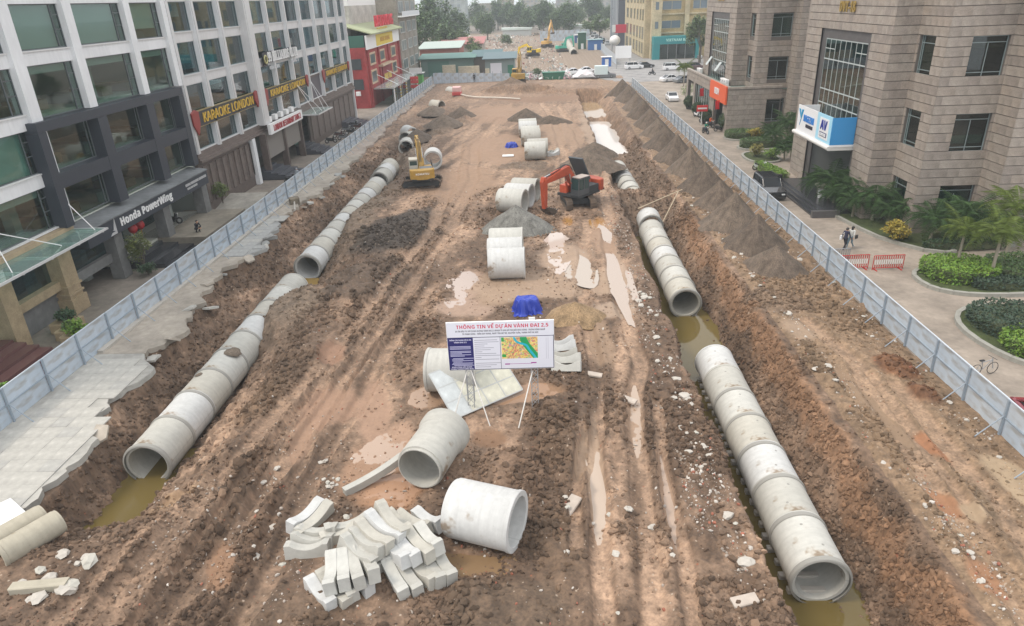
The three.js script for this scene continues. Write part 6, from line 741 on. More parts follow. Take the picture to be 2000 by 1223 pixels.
excavator('yellow excavator seen from behind at the edge of the left trench', [-13.6, -77.6], 0.05, { paint: yellow, yaw: 1.78, track: 0.06, boom: [[0.4, 1.85], [2.4, 4.2], [6.0, 4.2], [7.4, 1.0]], deck: mat(0.10, 0.11, 0.12, 0.6), cab: mat(0.46, 0.43, 0.36, 0.5), decal: 'KOMATSU', scale: 0.98, curl: -1 });
excavator('yellow excavator seen from behind at the far end of the site', [-5.0, -176], 0.05, { paint: yellow, yaw: 1.52, track: PI / 2, boom: [[0.4, 1.85], [2.2, 4.8], [5.4, 5.4], [6.6, 2.2]], scale: 1.18 });
excavator('small bright yellow excavator behind the far pale rubble', [-2.2, -258], -0.4, { paint: mat(0.72, 0.50, 0.03, 0.5), yaw: PI - 0.3, track: 0.2, boom: [[0.4, 1.85], [2.0, 3.6], [4.6, 2.8], [5.0, 0.9]], scale: 1.05 }); excavator('pale yellow excavator with a raised bucket in the far haze', [3.6, -306], 0, { paint: mat(0.62, 0.36, 0.09, 0.5), yaw: 1.1, track: 0.2, boom: [[0.4, 1.85], [2.0, 6.2], [3.4, 8.6], [5.2, 5]], scale: 1.12 }); excavator('turquoise excavator beside the far pipeline', [9.0, -279], 0, { paint: mat(0.06, 0.42, 0.30, 0.5), yaw: 0.25, track: 0.1, boom: [[0.4, 1.85], [1.6, 4.8], [3.9, 5.2], [4.4, 1.8]], scale: 1.0 });
// ------------------------------------------------------------------ cars and motorcycles
function car(label, [x, z], yaw, paint, o = {}) {
  const t = thing(o.name || 'parked_car', label, o.cat || 'car', [x, o.y ?? 0.0, z], yaw, o.group), L = o.L ?? 4.6, w = o.w ?? 0.92, suv = o.suv, gl = phys(0.02, 0.025, 0.03, 0.05), h = suv ? 1.82 : 1.48, hb = suv ? 1.1 : 0.92, l = L / 2;
  const low = [[-l, 0.4], [-l + 0.05, 0.28], [l - 0.05, 0.26], [l, 0.45], [l - 0.03, hb - 0.25], [l * 0.52, hb], [-l * 0.9, hb], [-l, hb - 0.12]]; mesh('body', prism(low, 2 * w - 0.16, 0.08).translate(0, 0, -w + 0.08), paint, t);
  const cab = suv ? [[l * 0.5, hb - 0.03], [l * 0.22, h], [-l * 0.86, h], [-l * 0.93, hb - 0.03]] : [[l * 0.5, hb - 0.03], [l * 0.14, h], [-l * 0.42, h], [-l * 0.84, hb - 0.03]]; const ch = mesh('glass_house', prism(cab, 2 * w - 0.34, 0.05).translate(0, 0, -w + 0.17), gl, t);
  mesh('roof', prism([[cab[1][0] - 0.03, h + 0.01], [cab[2][0] + 0.03, h + 0.01], [cab[2][0] - 0.02, h + 0.075], [cab[1][0] - 0.1, h + 0.075]], 2 * w - 0.36, 0.03).translate(0, 0, -w + 0.18), o.roof || paint, t); for (const s of [-1, 1]) mesh('pillar', merge([bar([cab[1][0], h, s * (w - 0.14)], [cab[0][0], hb, s * (w - 0.1)], 0.05), bar([cab[2][0], h, s * (w - 0.14)], [cab[3][0], hb, s * (w - 0.1)], 0.07), bx(-l * 0.15 - 0.04, -l * 0.15 + 0.04, hb, h, s * (w - 0.12) - 0.02, s * (w - 0.12) + 0.02)]), paint, ch);
  for (const a of [-0.62, 0.62]) for (const s of [-1, 1]) { const wh = mesh('wheel', new THREE.CylinderGeometry(0.35, 0.35, 0.24, 18).rotateX(PI / 2).translate(a * l, 0.35, s * (w - 0.12)), M.rubber, t); mesh('rim', new THREE.CylinderGeometry(0.22, 0.22, 0.26, 12).rotateX(PI / 2).translate(a * l, 0.35, s * (w - 0.12)), M.steel, wh); }
  for (const s of [-1, 1]) { mesh('headlight', chamfer(0.12, 0.14, 0.36, 0.03).translate(l + 0.02, 0.68, s * (w - 0.3)), mat(0.7, 0.72, 0.72, 0.1), t); mesh('taillight', chamfer(0.1, 0.16, 0.3, 0.03).translate(-l - 0.02, hb - 0.2, s * (w - 0.25)), mat(0.35, 0.01, 0.01, 0.2), t); mesh('mirror', chamfer(0.14, 0.12, 0.16, 0.03).translate(l * 0.36, hb + 0.06, s * (w + 0.06)), paint, t); }
  if (o.rack) mesh('roof_rack', merge([...Array(6)].map((_, i) => bx(-l * 0.8 + i * 0.42, -l * 0.8 + i * 0.42 + 0.05, h + 0.1, h + 0.15, -w + 0.2, w - 0.2)).concat([bx(-l * 0.85, l * 0.2, h + 0.1, h + 0.15, -w + 0.2, -w + 0.26), bx(-l * 0.85, l * 0.2, h + 0.1, h + 0.15, w - 0.26, w - 0.2)])), M.black, t);
  return t;
}
const P = { white: phys(0.74, 0.74, 0.74, 0.25, { clearcoat: 0.8 }), black: phys(0.012, 0.013, 0.015, 0.25, { clearcoat: 0.8 }), red: phys(0.20, 0.006, 0.016, 0.2, { clearcoat: 1 }), grey: phys(0.16, 0.17, 0.18, 0.3, { clearcoat: 0.6 }), silver: phys(0.45, 0.47, 0.48, 0.3, { clearcoat: 0.6 }), brown: phys(0.08, 0.04, 0.04, 0.3, { clearcoat: 0.6 }) };
car('black off-road car with a roof rack parked behind the right fence by the porch', [22.75, -69.2], -PI / 2, P.black, { suv: 1, rack: 1, L: 4.9, w: 1.0 });
car('dark red car cut by the right picture edge behind the fence', [22.7, -26.6], -PI / 2 - 0.12, P.red, { w: 0.98 });
car('white car parked against the podium wall beyond the motorcycles', [25.4, -139], -PI / 2, P.white, {});
[[35.5, -196.5, 0.06, P.white, 1, 'white sport utility car driving in front of the teal bank'], [30.6, -170.4, 0.35, P.white, 0, 'white car, nearest of the parked row beside the head of the right fence'], [33.2, -167.6, 0.4, P.grey, 0, 'grey car, second of the parked row behind the podium'], [36.6, -165.4, 0.4, P.black, 1, 'dark sport utility car, third of the parked row behind the podium'], [40, -163, 0.4, P.grey, 0, 'grey car, last of the parked row behind the podium'], [26.2, -203.4, 0.15, P.white, 1, 'white and orange taxi car on the far street'], [29.6, -206, 0.2, P.black, 0, 'black car behind the white and orange taxi'], [9.4, -195, 0.1, P.white, 0, 'white car on the far dirt road, left one of two'], [13, -197.4, 0.1, P.white, 0, 'white car on the far dirt road, right one of two'], [41.4, -195, 0.06, P.brown, 1, 'dark brown car behind the white sport utility car']].forEach(([x, z, a, m, s, l]) => car(l, [x, z], a, m, { suv: s, L: 4.9, w: 1.0, group: 'cars on the far street' }));
R = RNG(91); for (let i = 0; i < 12; i++) car(`small distant car, number ${ord[i]} in the line along the far street`, [25.6 + (i % 2) * 2.6 + rr(-0.3, 0.3), -300 - i * 9], PI / 2 + rr(-0.06, 0.06), [P.white, P.silver, P.white, P.black][i % 4], { suv: i % 3 === 0, group: 'queue of cars on the far street' });
{ // small truck with a pale box and a tarpaulin
  const t = car('small truck with a pale box body behind the far end of the site', [16.4, -183.6], 0, P.grey, { name: 'box_truck', cat: 'truck', L: 5.4, suv: 1 }); mesh('box_body', chamfer(3.2, 2.1, 2.1, 0.05).translate(-0.9, 1.9, 0), mat(0.58, 0.68, 0.68, 0.5), t);
  tag(mesh('white_cover', (() => { const g = new THREE.PlaneGeometry(6, 4, 16, 10).rotateX(-PI / 2), q = g.attributes.position; for (let i = 0; i < q.count; i++) { const u = q.getX(i) / 3, v = q.getZ(i) / 2; q.setY(i, 1.9 * (1 - 0.8 * u * u) * (1 - 0.5 * v * v) + 0.2 * sin(q.getX(i) * 3 + q.getZ(i) * 2)); } g.computeVertexNormals(); return g.translate(11.4, 0.1, -184.4); })(), mat(0.62, 0.58, 0.58, 0.7, { side: THREE.DoubleSide })), 'pale plastic sheet draped over material beside the box truck', 'sheet');
  const s = thing('green_skip', 'low dark green skip beside the pale plastic sheet', 'skip', [3.6, 0, -185]); mesh('tub', prism([[-2.8, 1.6], [-2.3, 0], [2.3, 0], [2.8, 1.6]], 2, 0.05).translate(0, 0, -1), mat(0.02, 0.12, 0.07, 0.6), s); mesh('rim', bx(-2.95, 2.95, 1.6, 1.75, -1.15, 1.15), mat(0.03, 0.16, 0.1, 0.6), s);
}
function bike(label, [x, z], yaw, m, group, name = 'motorcycle') {
  const t = thing(name, label, 'motorcycle', [x, 0.0, z], yaw, group); for (const e of [-0.62, 0.62]) { const w = mesh('wheel', new THREE.TorusGeometry(0.25, 0.07, 8, 18).translate(e, 0.31, 0), M.rubber, t); mesh('hub', new THREE.CylinderGeometry(0.1, 0.1, 0.1, 10).rotateX(PI / 2).translate(e, 0.31, 0), M.steel, w); }
  mesh('body', prism([[-0.7, 0.6], [-0.5, 0.42], [0.2, 0.3], [0.42, 0.55], [0.55, 0.98], [0.4, 1.0], [0.2, 0.62], [-0.1, 0.6], [-0.68, 0.75]], 0.24, 0.04).translate(0, 0, -0.12), m, t); mesh('seat', prism([[-0.66, 0.72], [0.12, 0.62], [0.14, 0.72], [-0.62, 0.84]], 0.26, 0.03).translate(0, 0, -0.13), M.black, t); mesh('handlebar', merge([bar([0.45, 1.05, -0.34], [0.5, 1.02, 0.34], 0.025), bar([0.62, 0.31, 0], [0.46, 1.0, 0], 0.04), bar([0.4, 1.05, -0.28], [0.42, 1.28, -0.34], 0.012)]), M.steel, t); mesh('headlight', new THREE.SphereGeometry(0.1, 10, 8).translate(0.56, 0.95, 0), mat(0.7, 0.7, 0.66, 0.1), t); return t;
}
bike('white scooter, farthest of the row by the podium wall', [25.9, -118.6], -1.2, P.white, 'motorcycles by the podium'); bike('white scooter, second farthest of the row by the podium wall', [26.3, -116.6], -1.3, P.white, 'motorcycles by the podium'); bike('dark scooter with white panels in the middle of the podium row', [25.6, -112.6], -1.1, P.silver, 'motorcycles by the podium'); bike('black scooter, second nearest of the podium row', [25.7, -108.2], -1.0, P.black, 'motorcycles by the podium'); bike('black motorcycle, nearest of the podium row', [26.3, -104.6], -0.7, P.black, 'motorcycles by the podium'); bike('motorcycle of the rider in the green jacket', [24.0, -103.4], -1.25, P.black); bike('white scooter standing by the trimmed hedge before the porch', [25.0, -79.6], -0.6, P.silver); bike('motorcycle ridden on the far street by the head of the fence', [28.6, -186], -0.2, P.black);
for (let i = 0; i < 6; i++) bike('motorcycle parked in the row along the teal bank front', [47.4 + i * 1.1, -226.4], 1.3, [P.black, P.grey, P.white][i % 3], 'motorcycles in front of the teal bank'); for (let i = 0; i < 7; i++) bike('dark motorcycle parked in the cluster at the stairs of the karaoke building', [-32 + (i % 2) * 1.3, -106 - i * 2.4], 0.3, [P.black, P.grey, P.brown][i % 3], 'motorcycles at the karaoke stairs'); bike('dark scooter inside the black showroom pillars by the landing', [-34.8, -61.6], 0.4, P.black).position.y = 0.9; bike('black scooter beside the guard at the left fence', [-29.8, -80.4], 0.9, P.black);
{ // bicycle at the right edge
  const t = thing('bicycle', 'bicycle with thin wheels leaning on the round hedge kerb at the right edge', 'bicycle', [23.0, 0, -32.6], 0.25); for (const e of [-0.52, 0.52]) { const w = mesh('wheel', new THREE.TorusGeometry(0.33, 0.018, 6, 28).translate(e, 0.35, 0), M.rubber, t); mesh('spokes', merge([...Array(9)].map((_, i) => bar([e, 0.35, 0], [e + 0.32 * cos(i * 0.698), 0.35 + 0.32 * sin(i * 0.698), 0], 0.005, 4))), M.steel, w); } mesh('frame', merge([bar([-0.52, 0.35, 0], [-0.12, 0.36, 0], 0.018), bar([-0.12, 0.36, 0], [0.38, 0.82, 0], 0.02), bar([-0.12, 0.36, 0], [-0.25, 0.85, 0], 0.02), bar([-0.25, 0.78, 0], [0.36, 0.86, 0], 0.02), bar([-0.52, 0.35, 0], [-0.25, 0.8, 0], 0.014), bar([0.52, 0.35, 0], [0.36, 0.98, 0], 0.02)]), mat(0.3, 0.31, 0.32, 0.4), t); mesh('saddle', chamfer(0.26, 0.06, 0.14, 0.02).translate(-0.27, 0.9, 0), M.black, t); mesh('handlebar', merge([bar([0.34, 1.0, -0.28], [0.34, 1.0, 0.28], 0.014)]), M.black, t);
}
{ // crowd barriers, red and white
  const rw = [mat(0.42, 0.03, 0.028, 0.6), mat(0.66, 0.62, 0.6, 0.6)]; for (const [x, z, a, m, l] of [[22.6, -48.2, 0.05, 1, 'red and white slatted barrier, left one behind the right fence'], [25.0, -48.0, 0.05, 1, 'red and white slatted barrier, right one behind the right fence'], [20.9 + 0.9, -49.6, 0.08, 0, 'grey tube barrier beside the red and white ones']]) { const t = thing('crowd_barrier', l, 'barrier', [x, 0, z], a); mesh('frame', merge([bar([-1.1, 0.15, 0], [1.1, 0.15, 0], 0.03), bar([-1.1, 1.1, 0], [1.1, 1.1, 0], 0.03), bar([-1.1, 0, 0], [-1.1, 1.1, 0], 0.03), bar([1.1, 0, 0], [1.1, 1.1, 0], 0.03)]), m ? rw[0] : M.steel, t); for (let i = 0; i < 13; i++) { mesh('slat', bx(-0.98 + i * 0.16, -0.92 + i * 0.16, 0.17, 0.42, -0.015, 0.015), m ? rw[0] : M.steel, t); mesh('slat', bx(-0.98 + i * 0.16, -0.92 + i * 0.16, 0.42, 0.8, -0.015, 0.015), m ? rw[1] : M.steel, t); mesh('slat', bx(-0.98 + i * 0.16, -0.92 + i * 0.16, 0.8, 1.08, -0.015, 0.015), m ? rw[0] : M.steel, t); } for (const e of [-0.9, 0.9]) mesh('foot', bx(e - 0.04, e + 0.04, 0, 0.06, -0.3, 0.3), m ? rw[0] : M.steel, t); }
}
// ------------------------------------------------------------------ plants
function leaves(n, place, size, q, ratio = 0.55) { // n folded leaves, with their own tints
  const Pn = new Float32Array(n * 12 * 3), Cc = new Float32Array(n * 12 * 3); let k = 0; const a = V(0, 0, 0), u = V(0, 0, 0), w = V(0, 0, 0), m = V(0, 0, 0);
  for (let i = 0; i < n; i++) { const p = place(q), s = size * (0.6 + 0.8 * q()), th = q() * 6.283, ph = (p.up ?? 0.2) + (q() - 0.5) * 1.6; u.set(cos(th) * cos(ph), sin(ph), sin(th) * cos(ph)); w.set(-sin(th), (q() - 0.5) * 0.8, cos(th)).normalize(); m.crossVectors(u, w).normalize(); const tint = 0.65 + 0.7 * q(), hue = q();
    const base = [p.x, p.y, p.z], tip = [p.x + u.x * s, p.y + u.y * s - 0.12 * s, p.z + u.z * s], c = [p.x + u.x * s * 0.5 - m.x * s * 0.07, p.y + u.y * s * 0.5, p.z + u.z * s * 0.5 - m.z * s * 0.07], l = [c[0] + w.x * s * ratio / 2 + m.x * s * 0.1, c[1] + w.y * s * ratio / 2 + 0.06 * s, c[2] + w.z * s * ratio / 2 + m.z * s * 0.1], r = [c[0] - w.x * s * ratio / 2 + m.x * s * 0.1, c[1] - w.y * s * ratio / 2 + 0.06 * s, c[2] - w.z * s * ratio / 2 + m.z * s * 0.1]; void a;
    for (const v of [base, l, c, l, tip, c, base, c, r, c, tip, r]) { Pn[k] = v[0]; Pn[k + 1] = v[1]; Pn[k + 2] = v[2]; Cc[k] = tint * (0.9 + 0.3 * hue); Cc[k + 1] = tint; Cc[k + 2] = tint * (0.8 + 0.3 * (1 - hue)); k += 3; } }
  const g = new THREE.BufferGeometry(); g.setAttribute('position', new THREE.BufferAttribute(Pn, 3)); g.setAttribute('color', new THREE.BufferAttribute(Cc, 3)); g.computeVertexNormals(); return g;
}
const leafM = (r, g, b) => new THREE.MeshPhysicalMaterial({ color: C(r, g, b), roughness: 0.7, vertexColors: true, side: THREE.DoubleSide, transmission: 0.12, thickness: 0 });
const green = { mid: leafM(0.075, 0.135, 0.04), dark: leafM(0.035, 0.075, 0.03), lime: leafM(0.13, 0.24, 0.025), deep: leafM(0.03, 0.06, 0.033), croton: leafM(0.30, 0.24, 0.03), purple: leafM(0.03, 0.022, 0.04), far: leafM(0.08, 0.14, 0.042), palm: leafM(0.055, 0.12, 0.035), palmLight: leafM(0.13, 0.19, 0.035) };
const bark = mat(0.17, 0.14, 0.11, 0.95, { map: T.soil });
// clumps on a lumpy ellipsoid
function crownGeo(rx, ry, rz, n, size, seed) { const q = RNG(seed), cl = []; for (let i = 0; i < 26; i++) { const a = q() * 6.283, e = Math.acos(2 * q() - 1), k = pow(q(), 0.45); cl.push([cos(a) * sin(e) * rx * k * 0.8, cos(e) * ry * k * 0.8, sin(a) * sin(e) * rz * k * 0.8, 0.22 + 0.2 * q()]); } return leaves(n, f => { const c = cl[floor(f() * cl.length)], a = f() * 6.283, e = Math.acos(2 * f() - 1), k = pow(f(), 0.4) * c[3]; return { x: c[0] + cos(a) * sin(e) * k * rx, y: c[1] + cos(e) * k * ry, z: c[2] + sin(a) * sin(e) * k * rz }; }, size, q); }
function treeProto(rx, ry, n, size, seed, m, h) { const t = thing('tree', 'tree', 'tree'); mesh('crown', crownGeo(rx, ry, rx, n, size, seed).translate(0, h, 0), m, t); const g = [bar([0, -0.2, 0], [0.1, h * 0.55, 0.05], 0.3, 8, 0.2)]; const q = RNG(seed + 5); for (let i = 0; i < 6; i++) { const a = q() * 6.283; g.push(bar([0.08, h * (0.4 + 0.1 * q()), 0.04], [cos(a) * rx * 0.5, h + (q() - 0.4) * ry * 0.6, sin(a) * rx * 0.5], 0.13, 6, 0.04)); } mesh('trunk', merge(g), bark, t); return t; }
R = RNG(400);
{
  const pr = [treeProto(5.5, 5, 3200, 0.85, 1, green.far, 6.6), treeProto(6.4, 6.2, 3600, 0.95, 2, leafM(0.07, 0.13, 0.04), 8.2), treeProto(4.2, 4, 2400, 0.75, 3, leafM(0.095, 0.155, 0.045), 5.2)];
  const spots = [[-42, -262, 1, 1.3, 'large tree right behind the grey building at the far left'], [-35, -276, 0, 1.1, 'bushy tree in front of the large far left tree'], [-47, -330, 1, 1.6, 'tallest broad tree left of the pale blue tower'], [-38, -345, 1, 1.15, 'round tree at the foot of the pale blue tower'], [-31, -300, 2, 1.0, 'small round tree among the ruins left of centre'], [-24, -262, 2, 0.8, 'lone young tree standing in the rubble field'], [-21.5, -250, 2, 0.55, 'thin sapling in the rubble near the sheds'], [-26, -380, 0, 1.2, 'tree behind the rubble left of the long white shed']];
  const row = [...Array(22)].map((_, i) => [-66 + i * 6.2 + rr(-2, 2), -455 - rr(0, 60), floor(R() * 3), rr(1.1, 1.7)]); row.forEach(s => spots.push([...s, null])); [[16, -395, 1, 1.2], [10, -405, 0, 1.2], [26, -372, 2, 1.1], [28.6, -350, 2, 1.2], [3, -420, 1, 1.3], [-6, -430, 0, 1.3]].forEach(s => spots.push([...s, null]));
  const used = [0, 0, 0]; spots.forEach(([x, z, k, s, l], i) => { const lab = l ? l : i < 30 ? 'hazy green tree in the long tree belt across the far end of the site' : `hazy tree, ${ord[i - 30]} from the right street in the clump before the far belt`; const o = used[k]++ ? dup(pr[k], [x, 0, z], rr(0, 6)) : pr[k]; o.position.set(x, 0, z); o.scale.setScalar(s); o.rotation.y = rr(0, 6); o.userData = { label: lab, category: 'tree', group: 'trees at the far end' }; });
  const wl = treeProto(3.6, 3.6, 3600, 0.5, 9, leafM(0.10, 0.15, 0.05), 6.4); wl.position.set(46.4, 0, -214); wl.scale.setScalar(1.35); wl.userData = { label: 'feathery light green tree in front of the teal bank', category: 'tree' }; const w2 = dup(wl, [41.8, 0, -158], 2, 'feathery tree standing right behind the podium corner'); w2.scale.setScalar(0.9);
}
// palms: arching fronds with leaflets
function frond(L, droop, lw, q, n = 22) { const pos = [], col = []; const tri = (a, b, c, t) => { pos.push(...a, ...b, ...c); for (let i = 0; i < 3; i++) col.push(t * 1.05, t, t * 0.9); }; for (let i = 1; i <= n; i++) { const u = i / n, x = L * u * (1 - 0.16 * u * droop), y = L * (0.62 * u - droop * u * u * 0.95), l = lw * sin(PI * min(0.98, 0.12 + 0.9 * u)) * (0.85 + 0.3 * q()); for (const s of [-1, 1]) { const t = 0.65 + 0.6 * q(), dx = 0.35 * l, dy = -0.34 * l * (0.6 + 0.8 * q()); tri([x, y, 0], [x + 0.075 * L / n * 6, y + 0.02, s * 0.05], [x + dx, y + dy, s * l], t); tri([x - 0.02, y, s * 0.02], [x + dx * 0.5, y + dy * 0.35 + 0.03, s * l * 0.55], [x + dx, y + dy, s * l], t); } } const g = new THREE.BufferGeometry(); g.setAttribute('position', new THREE.Float32BufferAttribute(pos, 3)); g.setAttribute('color', new THREE.Float32BufferAttribute(col, 3)); return g; }
function palmProto(h, L, nf, seed, m, name = 'palm') { const q = RNG(seed), t = thing(name, 'palm', 'palm'), fs = []; for (let i = 0; i < nf; i++) { const a = i * 2.4 + q() * 0.4, u = i / nf, f = frond(L * (0.75 + 0.4 * q()), 0.35 + 0.75 * (1 - u) + 0.2 * q(), L * 0.26, q); f.rotateZ(0.75 * u - 0.25).rotateY(a).translate(0, h, 0); fs.push(f); } const g = mergeGeometries(fs); g.computeVertexNormals(); mesh('fronds', g, m, t); const tg = []; for (let k = 0; k < 6; k++) tg.push(bar([0, h * k / 6, 0], [0, h * (k + 1) / 6, 0], 0.12 - k * 0.006, 9, 0.105 - k * 0.006)); mesh('trunk', merge(tg), mat(0.26, 0.23, 0.18, 0.9), t); return t; }
{
  const a = palmProto(1.3, 2.1, 26, 21, green.palm, 'dwarf_palm'), b = palmProto(1.8, 2.4, 24, 22, green.palm, 'dwarf_palm'); let ua = 0, ub = 0;
  const put = (pr, x, z, s, l, g) => { const first = pr === a ? !ua++ : !ub++; const o = first ? pr : dup(pr, [x, 0, z], 0); o.position.set(x, 0.1, z); o.rotation.y = rr(0, 6); o.scale.setScalar(s); o.userData = { label: l, category: 'palm', ...(g ? { group: g } : {}) }; };
  const G1 = 'dwarf palms in the bed right of the porch'; [[26.9, -67.2, 1.1], [27.2, -65.2, 1.25], [27.0, -63.6, 1.0], [28.2, -62.2, 1.2], [27.6, -60.6, 1.1], [28.8, -59.4, 1.2], [29.4, -57.8, 1.1], [30.4, -57.0, 1.0]].forEach(([x, z, s], i) => put(i % 2 ? b : a, x, z, s, i === 0 ? 'dwarf palm right beside the porch steps' : i === 7 ? 'dwarf palm nearest the granite corner in the porch bed' : `dwarf palm, ${ord[i]} from the porch in the bed before the granite wall`, G1));
  [[30.6, -53.2, 1.05], [31.6, -52.6, 1.15], [32.8, -53.2, 1.3], [34.0, -52.6, 1.25], [35.2, -51.6, 1.0]].forEach(([x, z, s], i) => put(i % 2 ? a : b, x, z, s, `dwarf palm, ${ord[i]} from the left below the wide window of the granite corner`, 'dwarf palms below the wide window'));
  [[31.2, -96.5, 1.1], [33, -95, 1.35], [34.6, -96.6, 1.25], [30.2, -92, 0.9], [29.2, -84.4, 0.95], [30.4, -85.6, 1.0]].forEach(([x, z, s], i) => put(i % 2 ? b : a, x, z, s, `dwarf palm, ${ord[i]} counted from the podium corner towards the canopy`, 'dwarf palms between the two towers'));
  const tall = palmProto(3.3, 2.5, 20, 30, green.palmLight, 'areca_palm'); tall.position.set(29.4, 0, -47.2); tall.scale.setScalar(0.95); tall.userData = { label: 'light green palm on a thin trunk in the round hedge bed', category: 'palm', group: 'light palms at the right edge' }; const t2 = dup(tall, [30.6, 0, -45.2], 2.2, 'light green palm cut by the right picture edge'); t2.scale.setScalar(1.05); const t3 = dup(tall, [33.6, 0, -48.6], 4, 'taller light palm at the right edge before the granite wall'); t3.scale.setScalar(1.25); const t4 = dup(tall, [31.6, 0, -160], 1, 'spiky palm behind the podium roof'); t4.scale.setScalar(1.2);
}
// hedges: a clipped leafy mass in a given outline
function hedge(label, pts, h, m, size, n, seed, o = {}) {
  const cx = pts.reduce((s, p) => s + p[0], 0) / pts.length, cz = pts.reduce((s, p) => s + p[1], 0) / pts.length, t = thing(o.name || 'hedge', label, o.cat || 'hedge', [cx, o.y ?? 0.1, cz]), q = RNG(seed), L = pts.map(([x, z]) => [x - cx, z - cz]); const inside = (x, z) => { let k = false; for (let i = 0, j = L.length - 1; i < L.length; j = i++) if ((L[i][1] > z) !== (L[j][1] > z) && x < (L[j][0] - L[i][0]) * (z - L[i][1]) / (L[j][1] - L[i][1]) + L[i][0]) k = !k; return k; };
  const bb = L.reduce((b, [x, z]) => [min(b[0], x), max(b[1], x), min(b[2], z), max(b[3], z)], [9e9, -9e9, 9e9, -9e9]);
  const pl = f => { if (f() < 0.62) { let x, z; do { x = lerp(bb[0], bb[1], f()); z = lerp(bb[2], bb[3], f()); } while (!inside(x, z)); return { x, z, y: h * (0.86 + 0.26 * fbm(x * 1.6 + seed, z * 1.6, 3)), up: 0.7 }; } const i = floor(f() * L.length), j = (i + 1) % L.length, u = f(); return { x: lerp(L[i][0], L[j][0], u), z: lerp(L[i][1], L[j][1], u), y: h * pow(f(), 0.8) * 0.97, up: 0.1 }; };
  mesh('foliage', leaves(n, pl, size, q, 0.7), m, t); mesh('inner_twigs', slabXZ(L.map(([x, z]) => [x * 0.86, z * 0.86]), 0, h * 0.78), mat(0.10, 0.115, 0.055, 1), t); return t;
}
const oval = (x, z, a, b, r = 0, n = 22, p = 2.6) => [...Array(n)].map((_, i) => { const t = i / n * 2 * PI, c = cos(t), s = sin(t), u = Math.sign(c) * pow(abs(c), 2 / p) * a, v = Math.sign(s) * pow(abs(s), 2 / p) * b; return [x + u * cos(r) + v * sin(r), z - u * sin(r) + v * cos(r)]; });
const kerbM = mat(0.36, 0.36, 0.33, 0.9, { map: T.stain });
function bed(label, pts, h = 0.22, soil = [0.075, 0.105, 0.03]) { const t = thing('planting_bed', label, 'planting bed', [pts[0][0], 0, pts[0][1]]); const cx = pts.reduce((s, p) => s + p[0], 0) / pts.length, cz = pts.reduce((s, p) => s + p[1], 0) / pts.length, n = pts.length; for (let i = 0; i < n; i++) { const a = pts[i], b = pts[(i + 1) % n], L = hypot(b[0] - a[0], b[1] - a[1]); const k = W('kerbstone', boxUV(new THREE.BoxGeometry(0.28, h + 0.3, L + 0.02)).rotateY(Math.atan2(b[0] - a[0], b[1] - a[1])).translate((a[0] + b[0]) / 2, (h - 0.3) / 2, (a[1] + b[1]) / 2), kerbM, t); void k; } W('turf', slabXZ(pts.map(([x, z]) => [cx + (x - cx) * 0.99, cz + (z - cz) * 0.99]), -0.1, h - 0.06), mat(...soil, 1, { map: T.soil }), t); return t; }
